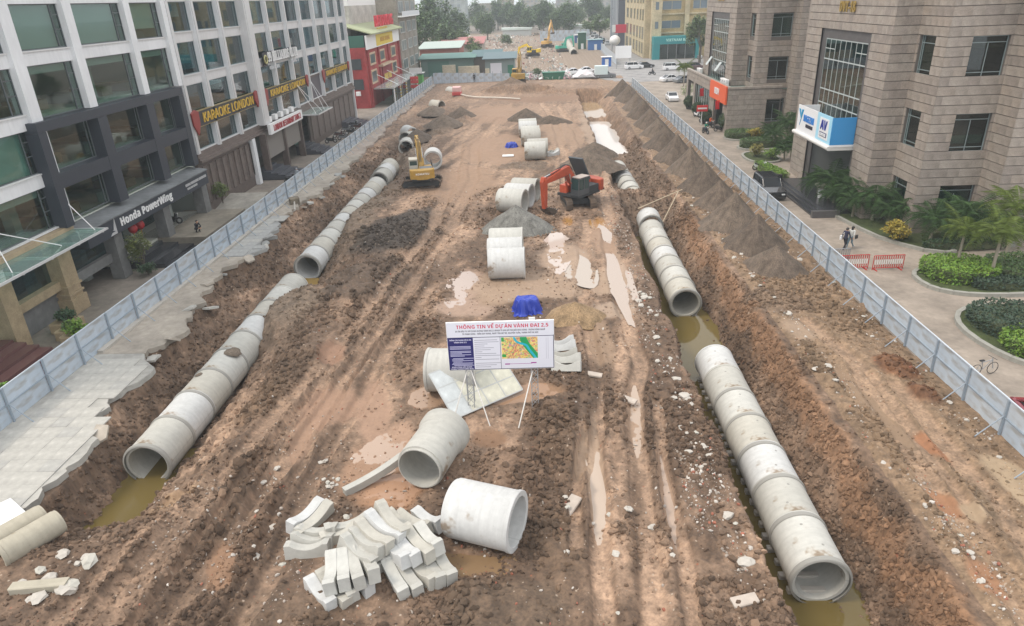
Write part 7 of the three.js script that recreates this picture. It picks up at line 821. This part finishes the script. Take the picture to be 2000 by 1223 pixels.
{
  bed('curved kerbed bed with palms in front of the near granite tower', [[25.9, -66.5], [26.0, -64.8], [26.4, -60.5], [26.9, -57.2], [27.4, -55], [28.3, -53.1], [29.4, -51.6], [30.6, -50.9], [31.4, -51], [31.2, -52.2], [36.5, -52.2], [36.5, -54.5], [31, -57], [29.4, -60.8], [28.3, -62], [28.2, -66.5]], 0.25);
  bed('rounded kerbed bed with a clipped hedge at the right edge', oval(31.2, -45.6, 5.2, 2.9, 0.05, 26), 0.25); bed('round kerbed bed with a dark hedge low at the right edge', oval(28.1, -36.6, 3.3, 4.4, 0.1, 26, 2.2), 0.25);
  bed('small kerbed bed beside the canopy with low shrubs', oval(27, -86.2, 2.0, 3.0, 0, 18), 0.22); bed('long kerbed bed with a clipped hedge near the podium', oval(29, -92.4, 3.2, 1.8, 0.15, 20), 0.25); bed('kerbed bed with shrubs at the foot of the podium', oval(29, -99.2, 3.2, 2.0, 0.1, 20), 0.22);
  hedge('bright green clipped hedge with a rounded end beside the barriers', oval(29.0, -46.2, 2.3, 2.0, 0, 22), 0.95, green.lime, 0.16, 5200, 3); hedge('long clipped hedge running out of the right edge above the palms', oval(33.2, -46, 2.2, 2.2, 0, 20), 0.9, green.mid, 0.16, 4200, 4); hedge('dark low shrub mass in front of the clipped hedge at the right', oval(31.0, -43.9, 2.2, 0.7, 0, 18), 0.6, green.deep, 0.16, 2200, 5); hedge('dark green round hedge low at the right edge', oval(27.9, -38, 2.4, 2.2, 0, 20), 0.85, green.deep, 0.16, 4200, 6); hedge('bright lime hedge below the dark round one at the right edge', oval(27.6, -35.0, 2.0, 1.6, 0, 20), 0.8, green.lime, 0.16, 3600, 7);
  hedge('long clipped hedge in the bed left of the canopy', oval(28.8, -92.4, 2.8, 1.35, 0.15, 20), 1.0, green.mid, 0.17, 3400, 8); hedge('bright green sloping hedge right before the porch end block', [[24.5, -80.5], [25.7, -80.5], [26.6, -74.6], [25.2, -74.4]], 0.75, green.lime, 0.16, 2600, 9); hedge('dark hedge at the foot of the podium corner', oval(28.4, -99.4, 2.6, 1.5, 0.1, 20), 0.9, green.mid, 0.17, 2800, 10); hedge('dark hedge row under the palms by the granite corner', oval(32.6, -51.9, 3.2, 0.55, 0, 16), 0.6, green.dark, 0.17, 1600, 14);
  const shrub = (label, x, z, r, h, m, n, seed, o = {}) => { const t = thing(o.name || 'shrub', label, 'shrub', [x, o.y ?? 0.15, z]); mesh('foliage', crownGeo(r, h / 2, r, n, o.size || 0.2, seed).translate(0, h * 0.55, 0), m, t); mesh('stem', merge([bar([0, -0.1, 0], [0.05, h * 0.6, 0], 0.06), bar([0, 0, 0], [r * 0.4, h * 0.6, 0.1], 0.035), bar([0, 0, 0], [-r * 0.4, h * 0.6, -0.1], 0.035)]), bark, t); if (o.pot) mesh('planter', chamfer(o.pot * 2, 0.7, o.pot * 2, 0.04).translate(0, -0.05, 0), o.potM || LM.tan, t); return t; };
  shrub('yellow croton bush in the curved bed', 28.3, -54.1, 1.25, 1.5, green.croton, 1500, 31); shrub('dark purple leaved shrub among the palms', 29.6, -59.4, 0.8, 2.6, green.purple, 900, 32); shrub('yellow flecked shrub at the foot of the podium hedge', 29.6, -97.4, 1.3, 1.5, green.croton, 1000, 33); shrub('yellow green shrub in the small bed by the canopy', 26.4, -86.6, 1.1, 1.6, leafM(0.20, 0.19, 0.04), 1000, 34); shrub('green shrub behind the yellow green one by the canopy', 27.8, -84.6, 1.1, 1.6, green.lime, 900, 35); shrub('small leafy plant by the podium white car', 27.6, -136, 1.6, 3.4, leafM(0.14, 0.22, 0.04), 1200, 36);
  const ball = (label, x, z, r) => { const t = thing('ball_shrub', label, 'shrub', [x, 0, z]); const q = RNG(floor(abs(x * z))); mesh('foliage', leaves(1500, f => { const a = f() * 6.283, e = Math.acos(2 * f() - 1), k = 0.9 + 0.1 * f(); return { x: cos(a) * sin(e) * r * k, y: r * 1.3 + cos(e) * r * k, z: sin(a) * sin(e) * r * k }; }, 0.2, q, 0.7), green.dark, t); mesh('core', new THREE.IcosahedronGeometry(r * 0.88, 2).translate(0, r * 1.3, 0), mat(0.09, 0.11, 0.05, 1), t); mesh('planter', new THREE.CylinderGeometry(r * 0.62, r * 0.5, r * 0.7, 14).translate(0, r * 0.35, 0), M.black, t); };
  ball('round clipped shrub in a black tub farthest along the podium', 26.4, -127.5, 1.0); ball('round clipped shrub in a tub below the podium window', 26.2, -120, 0.95); ball('round clipped shrub before the orange sign', 25.9, -111.8, 1.0); ball('large round clipped shrub at the podium corner', 27.2, -104.2, 1.25);
  shrub('small green shrub in a tan stone planter, left one by the stone entrance', -31.8, -40.6, 0.7, 1.2, green.dark, 700, 41, { pot: 0.75, y: 0.4 }); shrub('small green shrub in a tan stone planter, middle one by the stone entrance', -30.9, -39.6, 0.6, 0.9, green.mid, 600, 42, { pot: 0.7, y: 0.3 }); shrub('bright green shrub in a tan stone planter nearest the left fence', -30.0, -38.9, 0.75, 1.1, green.lime, 800, 43, { pot: 0.75, y: 0.3 }); shrub('bright green shrub low at the left picture edge behind the fence', -29.2, -31.2, 0.7, 1.1, green.lime, 700, 44, { y: 0.2 }); shrub('tall potted bush beside the black stairs below the lanterns', -32.4, -51.6, 1.15, 3.2, leafM(0.12, 0.15, 0.035), 1800, 45, { y: 0.2 }); shrub('bushy plant at the foot of the karaoke stone wall', -33.2, -69.2, 0.9, 2.2, leafM(0.12, 0.17, 0.04), 1100, 46, { y: 0.9 }); shrub('low plants in the bed below the ramp pillar', -31.6, -50.6, 0.9, 0.9, green.dark, 600, 47);
  shrub('green bush growing in the far pale rubble', -0.6, -191, 1.6, 2.6, leafM(0.08, 0.13, 0.05), 900, 48, { size: 0.35 }); shrub('scrubby bush in the rubble beside the sheds', -20.4, -240, 3, 5.5, leafM(0.12, 0.19, 0.07), 1500, 49, { size: 0.5 }); shrub('low bush behind the far white shed', -14, -330, 4, 5, green.far, 1500, 50, { size: 0.6 });
}
// ------------------------------------------------------------------ people: one continuous skin over a posed skeleton (surface nets)
function skin(bones, cell, k = 0.035) {
  let lo = [9, 9, 9], hi = [-9, -9, -9]; for (const [a, b, ra, rb] of bones) for (let i = 0; i < 3; i++) { const r = max(ra, rb) + cell * 2; lo[i] = min(lo[i], a[i] - r, b[i] - r); hi[i] = max(hi[i], a[i] + r, b[i] + r); }
  const n = [0, 1, 2].map(i => Math.ceil((hi[i] - lo[i]) / cell) + 1), F = new Float32Array(n[0] * n[1] * n[2]), Cn = new Uint8Array(F.length);
  for (let z = 0, q = 0; z < n[2]; z++) for (let y = 0; y < n[1]; y++) for (let x = 0; x < n[0]; x++, q++) { const p = [lo[0] + x * cell, lo[1] + y * cell, lo[2] + z * cell]; let s = 9, best = 9, bi = 0; for (let j = 0; j < bones.length; j++) { const [a, b, ra, rb, c] = bones[j], dx = b[0] - a[0], dy = b[1] - a[1], dz = b[2] - a[2], l = dx * dx + dy * dy + dz * dz, t = l > 0 ? clamp(((p[0] - a[0]) * dx + (p[1] - a[1]) * dy + (p[2] - a[2]) * dz) / l) : 0, d = hypot(p[0] - a[0] - dx * t, p[1] - a[1] - dy * t, p[2] - a[2] - dz * t) - lerp(ra, rb, t); if (d < best) { best = d; bi = c; } const h = clamp(0.5 + 0.5 * (s - d) / k); s = s + (d - s) * h - k * h * (1 - h); } F[q] = s; Cn[q] = bi; }
  const id = new Int32Array(F.length).fill(-1), Ps = [], Cs = [], I = [], at = (x, y, z) => (z * n[1] + y) * n[0] + x; const E = [[0, 0, 0], [1, 0, 0], [0, 1, 0], [1, 1, 0], [0, 0, 1], [1, 0, 1], [0, 1, 1], [1, 1, 1]], ED = [[0, 1], [2, 3], [4, 5], [6, 7], [0, 2], [1, 3], [4, 6], [5, 7], [0, 4], [1, 5], [2, 6], [3, 7]];
  for (let z = 0; z < n[2] - 1; z++) for (let y = 0; y < n[1] - 1; y++) for (let x = 0; x < n[0] - 1; x++) { const v = E.map(e => F[at(x + e[0], y + e[1], z + e[2])]); let m = 0; for (let i = 0; i < 8; i++) if (v[i] < 0) m |= 1 << i; if (m === 0 || m === 255) continue; let c = 0, s = [0, 0, 0]; for (const [a, b] of ED) if ((v[a] < 0) !== (v[b] < 0)) { const t = v[a] / (v[a] - v[b]); for (let i = 0; i < 3; i++) s[i] += lerp(E[a][i], E[b][i], t); c++; } id[at(x, y, z)] = Ps.length / 3; Ps.push(lo[0] + (x + s[0] / c) * cell, lo[1] + (y + s[1] / c) * cell, lo[2] + (z + s[2] / c) * cell); Cs.push(Cn[at(x, y, z)]); }
  const quad = (a, b, c, d, f) => { if (a < 0 || b < 0 || c < 0 || d < 0) return; f ? I.push(a, b, c, a, c, d) : I.push(a, c, b, a, d, c); };
  for (let z = 1; z < n[2] - 1; z++) for (let y = 1; y < n[1] - 1; y++) for (let x = 1; x < n[0] - 1; x++) { const o = F[at(x, y, z)] < 0; if (o !== F[at(x + 1, y, z)] < 0) quad(id[at(x, y - 1, z - 1)], id[at(x, y, z - 1)], id[at(x, y, z)], id[at(x, y - 1, z)], o); if (o !== F[at(x, y + 1, z)] < 0) quad(id[at(x - 1, y, z - 1)], id[at(x - 1, y, z)], id[at(x, y, z)], id[at(x, y, z - 1)], o); if (o !== F[at(x, y, z + 1)] < 0) quad(id[at(x - 1, y - 1, z)], id[at(x, y - 1, z)], id[at(x, y, z)], id[at(x - 1, y, z)], o); }
  const g = new THREE.BufferGeometry(); g.setAttribute('position', new THREE.Float32BufferAttribute(Ps, 3)); g.setIndex(I); g.computeVertexNormals(); return [g, Cs];
}
// J: joints in metres, facing +x, y up, z to the person's right
function person(label, [x, y, z], yaw, J, col, o = {}) {
  const t = thing('person', label, 'person', [x, y, z], yaw), S = o.S ?? 1.04, B = [], sk = 0, sh = 1, tr = 2, fo = 3, b = (a, c, r, q, k) => B.push([a.map(v => v * S), c.map(v => v * S), r * S, q * S, k]);
  b(J.pelvis, J.chest, 0.125, 0.14, sh); b([J.pelvis[0], J.pelvis[1] - 0.02, J.pelvis[2] - 0.07], [J.pelvis[0], J.pelvis[1] - 0.02, J.pelvis[2] + 0.07], 0.115, 0.115, tr); b([J.chest[0], J.chest[1] + 0.06, -0.13 + J.chest[2]], [J.chest[0], J.chest[1] + 0.06, 0.13 + J.chest[2]], 0.085, 0.085, sh); b(J.chest, J.head, 0.06, 0.05, sk); b([J.head[0], J.head[1] + 0.05, J.head[2]], [J.head[0] + 0.02, J.head[1] + 0.13, J.head[2]], 0.085, 0.095, sk); b([J.head[0] + 0.1, J.head[1] + 0.05, J.head[2]], [J.head[0] + 0.11, J.head[1] + 0.07, J.head[2]], 0.016, 0.01, sk); for (const e of [-1, 1]) b([J.head[0], J.head[1] + 0.07, J.head[2] + e * 0.09], [J.head[0], J.head[1] + 0.1, J.head[2] + e * 0.092], 0.014, 0.014, sk);
  for (const s of ['l', 'r']) { const e = s === 'l' ? -1 : 1, shd = [J.chest[0], J.chest[1] + 0.07, J.chest[2] + e * 0.19], [el, wr] = J.arm[s], [kn, an] = J.leg[s], hp = [J.pelvis[0], J.pelvis[1] - 0.04, J.pelvis[2] + e * 0.09]; b(shd, el, 0.058, 0.044, sh); b(el, wr, 0.042, 0.028, o.sleeves === false ? sk : sh); b(hp, kn, 0.092, 0.062, tr); b(kn, an, 0.058, 0.042, tr); b([an[0] - 0.04, an[1] - 0.03, an[2]], [an[0] + 0.15, an[1] - 0.045, an[2]], 0.045, 0.035, fo); const d = V(wr[0] - el[0], wr[1] - el[1], wr[2] - el[2]).normalize(), p = [wr[0] + d.x * 0.08, wr[1] + d.y * 0.08, wr[2] + d.z * 0.08]; b(wr, p, 0.03, 0.034, sk); for (let f = 0; f < 4; f++) { const off = (f - 1.5) * 0.019, q = [p[0] + off, p[1], p[2]], L = [0.06, 0.075, 0.07, 0.055][f]; b(q, [q[0] + d.x * L + 0.015, q[1] + d.y * L, q[2] + d.z * L - e * 0.012], 0.01, 0.008, sk); } b([wr[0] + d.x * 0.03 + 0.02, wr[1] + d.y * 0.03, wr[2] + d.z * 0.03], [wr[0] + d.x * 0.09 + 0.05, wr[1] + d.y * 0.09, wr[2] + d.z * 0.09 - e * 0.01], 0.011, 0.009, sk); }
  const [g, cs] = skin(B, 0.017), ca = new Float32Array(cs.length * 3); cs.forEach((k, i) => ca.set(col[k], i * 3)); g.setAttribute('color', new THREE.BufferAttribute(ca, 3)); mesh('body', g, new THREE.MeshStandardMaterial({ vertexColors: true, roughness: 0.85 }), t);
  const hg = new THREE.SphereGeometry(0.115 * S, 16, 10, 0, 6.283, 0, 1.75); hg.scale(1.05, 1, 0.96).rotateZ(0.42).translate((J.head[0] - 0.005) * S, (J.head[1] + 0.125) * S, J.head[2] * S); mesh(o.helmet ? 'helmet' : 'hair', hg, o.helmet || mat(0.012, 0.01, 0.009, 0.6), t); if (o.long) mesh('hair_back', new THREE.SphereGeometry(0.1, 10, 8).scale(0.6, 1.6, 1).translate(J.head[0] - 0.06, J.head[1] + 0.02, J.head[2]), mat(0.012, 0.01, 0.009, 0.6), t);
  return t;
}
const walk = (a = 1) => ({ pelvis: [0, 0.93, 0], chest: [0.03, 1.33, 0], head: [0.06, 1.5, 0], arm: { l: [[0.02 - 0.1 * a, 1.13, -0.24], [0.08 - 0.12 * a, 0.9, -0.25]], r: [[0.02 + 0.1 * a, 1.13, 0.24], [0.16 * a + 0.06, 0.92, 0.23]] }, leg: { l: [[0.16 * a, 0.52, -0.09], [0.26 * a, 0.09, -0.09]], r: [[-0.02 * a, 0.5, 0.09], [-0.3 * a, 0.13, 0.09]] } }), stand = () => ({ pelvis: [0, 0.93, 0], chest: [0.02, 1.33, 0], head: [0.04, 1.5, 0], arm: { l: [[-0.02, 1.12, -0.25], [0.1, 0.9, -0.23]], r: [[-0.02, 1.12, 0.25], [0.12, 0.9, 0.22]] }, leg: { l: [[0.02, 0.5, -0.1], [0, 0.09, -0.11]], r: [[0.03, 0.5, 0.1], [0.01, 0.09, 0.11]] } }), sit = (h = 0.8) => ({ pelvis: [0, h, 0], chest: [0.06, h + 0.4, 0], head: [0.1, h + 0.57, 0], arm: { l: [[0.24, h + 0.22, -0.26], [0.46, h + 0.24, -0.24]], r: [[0.24, h + 0.22, 0.26], [0.46, h + 0.24, 0.24]] }, leg: { l: [[0.4, h - 0.04, -0.14], [0.38, h - 0.44, -0.15]], r: [[0.4, h - 0.04, 0.14], [0.38, h - 0.44, 0.15]] } }), squat = () => ({ pelvis: [-0.12, 0.32, 0], chest: [0.08, 0.68, 0], head: [0.16, 0.85, 0], arm: { l: [[0.2, 0.5, -0.25], [0.36, 0.4, -0.12]], r: [[0.2, 0.5, 0.25], [0.36, 0.42, 0.1]] }, leg: { l: [[0.3, 0.48, -0.15], [0.02, 0.09, -0.14]], r: [[0.3, 0.48, 0.15], [0.02, 0.09, 0.14]] } });
const skinC = [0.48, 0.29, 0.19];
{
  const a = person('person in dark navy clothes with a white shoulder bag walking behind the right fence', [23.65, 0.02, -52.4], 0.6, walk(1), [skinC, [0.02, 0.022, 0.05], [0.012, 0.013, 0.022], [0.02, 0.02, 0.02]]); mesh('shoulder_bag', chamfer(0.34, 0.36, 0.14, 0.05).translate(-0.12, 0.98, -0.3), M.white, a); mesh('bag_strap', merge([bar([-0.02, 1.46, -0.1], [-0.12, 1.14, -0.3], 0.02)]), M.white, a);
  const c = person('person in a pale top and jeans with a black bag beside the one in navy', [24.2, 0.02, -52.7], 0.6, walk(-1), [skinC, [0.5, 0.5, 0.47], [0.13, 0.2, 0.24], [0.3, 0.3, 0.3]], { long: 1 }); mesh('hand_bag', chamfer(0.26, 0.3, 0.14, 0.04).translate(0.2, 0.98, 0.3), M.black, c);
  person('motorcycle rider in a green jacket behind the right fence', [24.0, 0.02, -103.4], -1.25, sit(0.82), [skinC, [0.01, 0.19, 0.12], [0.02, 0.03, 0.06], [0.05, 0.05, 0.05]], { helmet: M.white }); person('person in an orange jacket seated on a scooter in the podium row', [25.7, 0.02, -108.2], -1.0, sit(0.82), [skinC, [0.6, 0.1, 0.02], [0.02, 0.02, 0.03], [0.03, 0.03, 0.03]]); person('rider in black on the far street', [28.6, 0.02, -186], -0.2, sit(0.82), [skinC, [0.015, 0.015, 0.02], [0.02, 0.02, 0.03], [0.03, 0.03, 0.03]], { helmet: M.black });
  person('person in black squatting at the top of the black stairs', [-31.2, 0.9, -59.0], -0.5, squat(), [skinC, [0.015, 0.015, 0.018], [0.018, 0.018, 0.022], [0.02, 0.02, 0.02]]); person('guard in a pale striped top standing behind the left fence by the dark stairs', [-29.0, 0, -80.6], 1.2, stand(), [skinC, [0.36, 0.4, 0.44], [0.015, 0.018, 0.03], [0.02, 0.02, 0.02]], { helmet: mat(0.35, 0.36, 0.38, 0.5) }); person('dark clothed worker standing before the end fence in the distance', [-16.4, 0.2, -182.5], 2, stand(), [skinC, [0.02, 0.02, 0.022], [0.02, 0.02, 0.025], [0.02, 0.02, 0.02]], { S: 1.25 });
}
// ------------------------------------------------------------------ loose matter on the ground
R = RNG(800);
{
  const cols = (x, z, k) => { const c = soilAt(x, z, false), v = k * rr(0.6, 1.18); return [c[0] * v, c[1] * v, c[2] * v]; };
  const clod = mat(1, 1, 1, 0.95), N = 72000;
  const o = scatter('soil_clods', N, chunkG, clod, () => { let x, z, s, k = 0; do { const u = R(); z = -14.5 * pow(5.2, u * 1.0); x = rr(-20.5, 20.3); s = surf(x, z); k++; } while (k < 12 && R() > 0.05 + 1.1 * s[5] * sstep(0.36, 0.62, fbm(x * 0.5 + 12, z * 0.35, 3))); const sz = 0.022 + 0.17 * pow(R(), 4.5) * (0.5 + s[5]); return { x, z, y: gy(x, z) + sz * 0.05, s: sz * 1.3, c: cols(x, z, 0.98) }; }); tag(o, 'brown clods of earth strewn over the site', 'soil', null, 'stuff');
  const wl = scatter('trench_clods', 34000, chunkG, clod, () => { let x, z, d; do { z = -14 * pow(7.5, R()); if (R() < 0.5) x = rr(11.6, 14.4); else if (R() < 0.66) { x = paveEdge(z) + rr(0.05, 4.2); } else x = R() < 0.5 ? rr(-19, -14.6) : rr(7.7, 9.2); d = max(trenchL(x, z, 0.5), trenchR(x, z, 0.5)); } while (d < 0.05); const sz = 0.03 + 0.19 * pow(R(), 3); return { x, z, y: gy(x, z) + rr(-0.05, 0.03), s: sz * 1.4, c: cols(x, z, 1.0) }; }); tag(wl, 'earth and broken clods hanging on the trench sides', 'soil', null, 'stuff');
  const st = scatter('stone_crumbs', 6500, chunkG, mat(1, 1, 1, 0.9), () => { let z, x, kk = 0; do { const q = R(); z = -14.5 * pow(6, R()); if (q < 0.3) x = rr(5.6, 7.7); else if (q < 0.45) x = rr(14.5, 16); else if (q < 0.55) x = rr(19, 20.4); else if (q < 0.7) { z = rr(-29, -14.5); x = rr(-19, -9); } else x = rr(-16, 7); } while (kk++ < 9 && R() > 3.2 * (fbm(x * 0.7 + 40, z * 0.7, 3) - 0.42)); const sz = 0.016 + 0.085 * pow(R(), 4); const cc = R(); return { x, z, y: gy(x, z) + sz * 0.25, s: sz * 1.6, c: cc < 0.35 ? [0.5, 0.46, 0.41] : cc < 0.86 ? [0.33, 0.28, 0.235] : [0.32, 0.12, 0.075] }; }); tag(st, 'pale stone and red brick crumbs scattered in the mud', 'crumbs', null, 'stuff');
  // chunks big enough to pick out one by one
  const cg = [0, 1, 2, 3].map(k => { const q = RNG(70 + k), g = new THREE.DodecahedronGeometry(0.5, 0), Pp = g.attributes.position, mp = {}; for (let i = 0; i < Pp.count; i++) { const key = [Pp.getX(i), Pp.getY(i), Pp.getZ(i)].map(v => v.toFixed(2)).join(); mp[key] ??= [0.7 + 0.6 * q(), 0.35 + 0.35 * q(), 0.7 + 0.5 * q()]; const m = mp[key]; Pp.setXYZ(i, Pp.getX(i) * m[0], Pp.getY(i) * m[1], Pp.getZ(i) * m[2]); } g.computeVertexNormals(); return boxUV(g); });
  const put = (n, fx, s0, s1, label, group) => { for (let i = 0; i < n; i++) { const [x, z] = fx(); const m = mesh('concrete_chunk', cg[i % 4], i % 5 ? M.paleConcrete : M.concrete[3], scene), s = rr(s0, s1); m.scale.set(s * rr(0.8, 1.3), s * rr(0.7, 1), s); m.position.set(x, gy(x, z) + s * 0.1, z); m.rotation.set(rr(-0.3, 0.3), rr(0, 6), rr(-0.3, 0.3)); tag(m, label, 'concrete chunk', group); } };
  put(34, () => { const z = -17 - 30 * pow(R(), 0.9); return [7.3 - 1.1 * pow(R(), 2), z]; }, 0.2, 0.55, 'pale broken concrete chunk on the left lip of the right trench', 'chunks along the left lip of the right trench'); put(26, () => [rr(14.5, 15.5), -17 - 55 * R()], 0.2, 0.5, 'pale stone chunk on the right lip of the right trench', 'chunks along the right lip of the right trench'); put(16, () => [rr(19.2, 20.3), -22 - 30 * R()], 0.2, 0.45, 'pale rubble chunk at the foot of the right fence', 'chunks along the right fence'); put(12, () => [rr(-19.6, -17.4), rr(-20, -17.6)], 0.25, 0.7, 'pale rubble chunk near the thin old pipes at the bottom left', 'chunks at the bottom left'); put(14, () => [rr(-14, -8.2), rr(-26, -19)], 0.15, 0.36, 'small pale chunk in the mud left of the cradle block heap', 'chunks left of the heap'); put(12, () => [rr(-1, 6), rr(-24, -15.5)], 0.15, 0.4, 'small pale chunk in the rutted mud at the bottom right', 'chunks in the ruts'); put(10, () => [rr(-9.9, -9.1), rr(-24.4, -23.4)], 0.12, 0.3, 'white chunk in the little heap left of the curved beam', 'little heap of white chunks');
  put(9, () => { const z = rr(-62, -52); return [paveEdge(z) - rr(0.2, 1.6), z]; }, 0.25, 0.6, 'grey chunk on the broken pavement beside the left fence', 'chunks on the left pavement');
  for (const [x, z, s, l] of [[0.9, -22.7, 0.75, 'flat cream concrete slab lying between the ruts'], [4.2, -30.7, 0.6, 'pinkish slab lying across the middle rut'], [2.7, -33.4, 0.55, 'pale slab on the left rut below the notice board'], [6.6, -17.6, 0.6, 'long cream stone at the bottom right by the trench'], [17.6, -19.6, 0.5, 'whitish stone on the bare ground at the far bottom right']]) { const m = mesh('loose_slab', chamfer(s * 1.5, 0.14, s * 0.7, 0.03), M.slab[4]); m.position.set(x, gy(x, z) + 0.1, z); m.rotation.set(0.1, rr(0, 3), 0.06); tag(m, l, 'slab'); }
  const bb = thing('long_kerbstone', 'long grey kerbstone lying at the bottom left corner', 'kerbstone', [-18.6, gy(-18.6, -18.2) + 0.12, -18.2], 0.12); mesh('stone', chamfer(2.0, 0.3, 0.42, 0.03), M.oldConcrete, bb);
  { const m = mesh('white_board_piece', chamfer(1.9, 0.05, 1.2, 0.01), M.white); m.position.set(-22.9, 0.1, -22.2); m.rotation.y = -0.6; tag(m, 'flat white board lying on the pavement at the left picture edge', 'board'); }
  for (const [a, b, l] of [[[9.7, -0.8, -68.4], [14.4, 0.5, -70.4], 'long pale timber laid across the right trench'], [[11.4, -2.2, -65.6], [13.9, 0.45, -69.8], 'pale timber prop leaning up the right trench side']]) tag(mesh('timber_prop', merge([bar(a, b, 0.05, 8)]), mat(0.46, 0.38, 0.27, 0.8)), l, 'timber');
  { const pts = [[-19.5, -166], [-17, -158], [-13, -152], [-9, -150], [-4, -147]].map(([x, z]) => V(x, gy(x, z) + 0.3, z)); tag(mesh('drain_hose', new THREE.TubeGeometry(new THREE.CatmullRomCurve3(pts), 40, 0.14, 8), mat(0.6, 0.55, 0.48, 0.7)), 'long pale hose snaking from the dark hole at the far left', 'hose'); }
  { const t = thing('barrel_cart', 'red and white pump cart near the far end of the left trench', 'pump', [-18.4, gy(-18.4, -160), -160]); mesh('tank', chamfer(1.8, 1.1, 2, 0.15).translate(0, 1.4, 0), mat(0.62, 0.4, 0.38, 0.6), t); mesh('base', chamfer(2, 0.7, 2.2, 0.05).translate(0, 0.5, 0), mat(0.45, 0.05, 0.045, 0.6), t); }
  { const t = thing('cable_drum', 'wooden cable reel with a cut post lying on the left pavement', 'reel', [-26.4, 0.3, -71.2], 0.5); mesh('post', merge([bar([0, 0, 0], [-0.6, -0.1, 3.4], 0.09, 8)]), M.paleConcrete, t); mesh('block', chamfer(1.0, 0.75, 0.9, 0.08), mat(0.30, 0.26, 0.2, 0.9, { map: T.soil }), t); }
}
renderer.render(scene, camera);
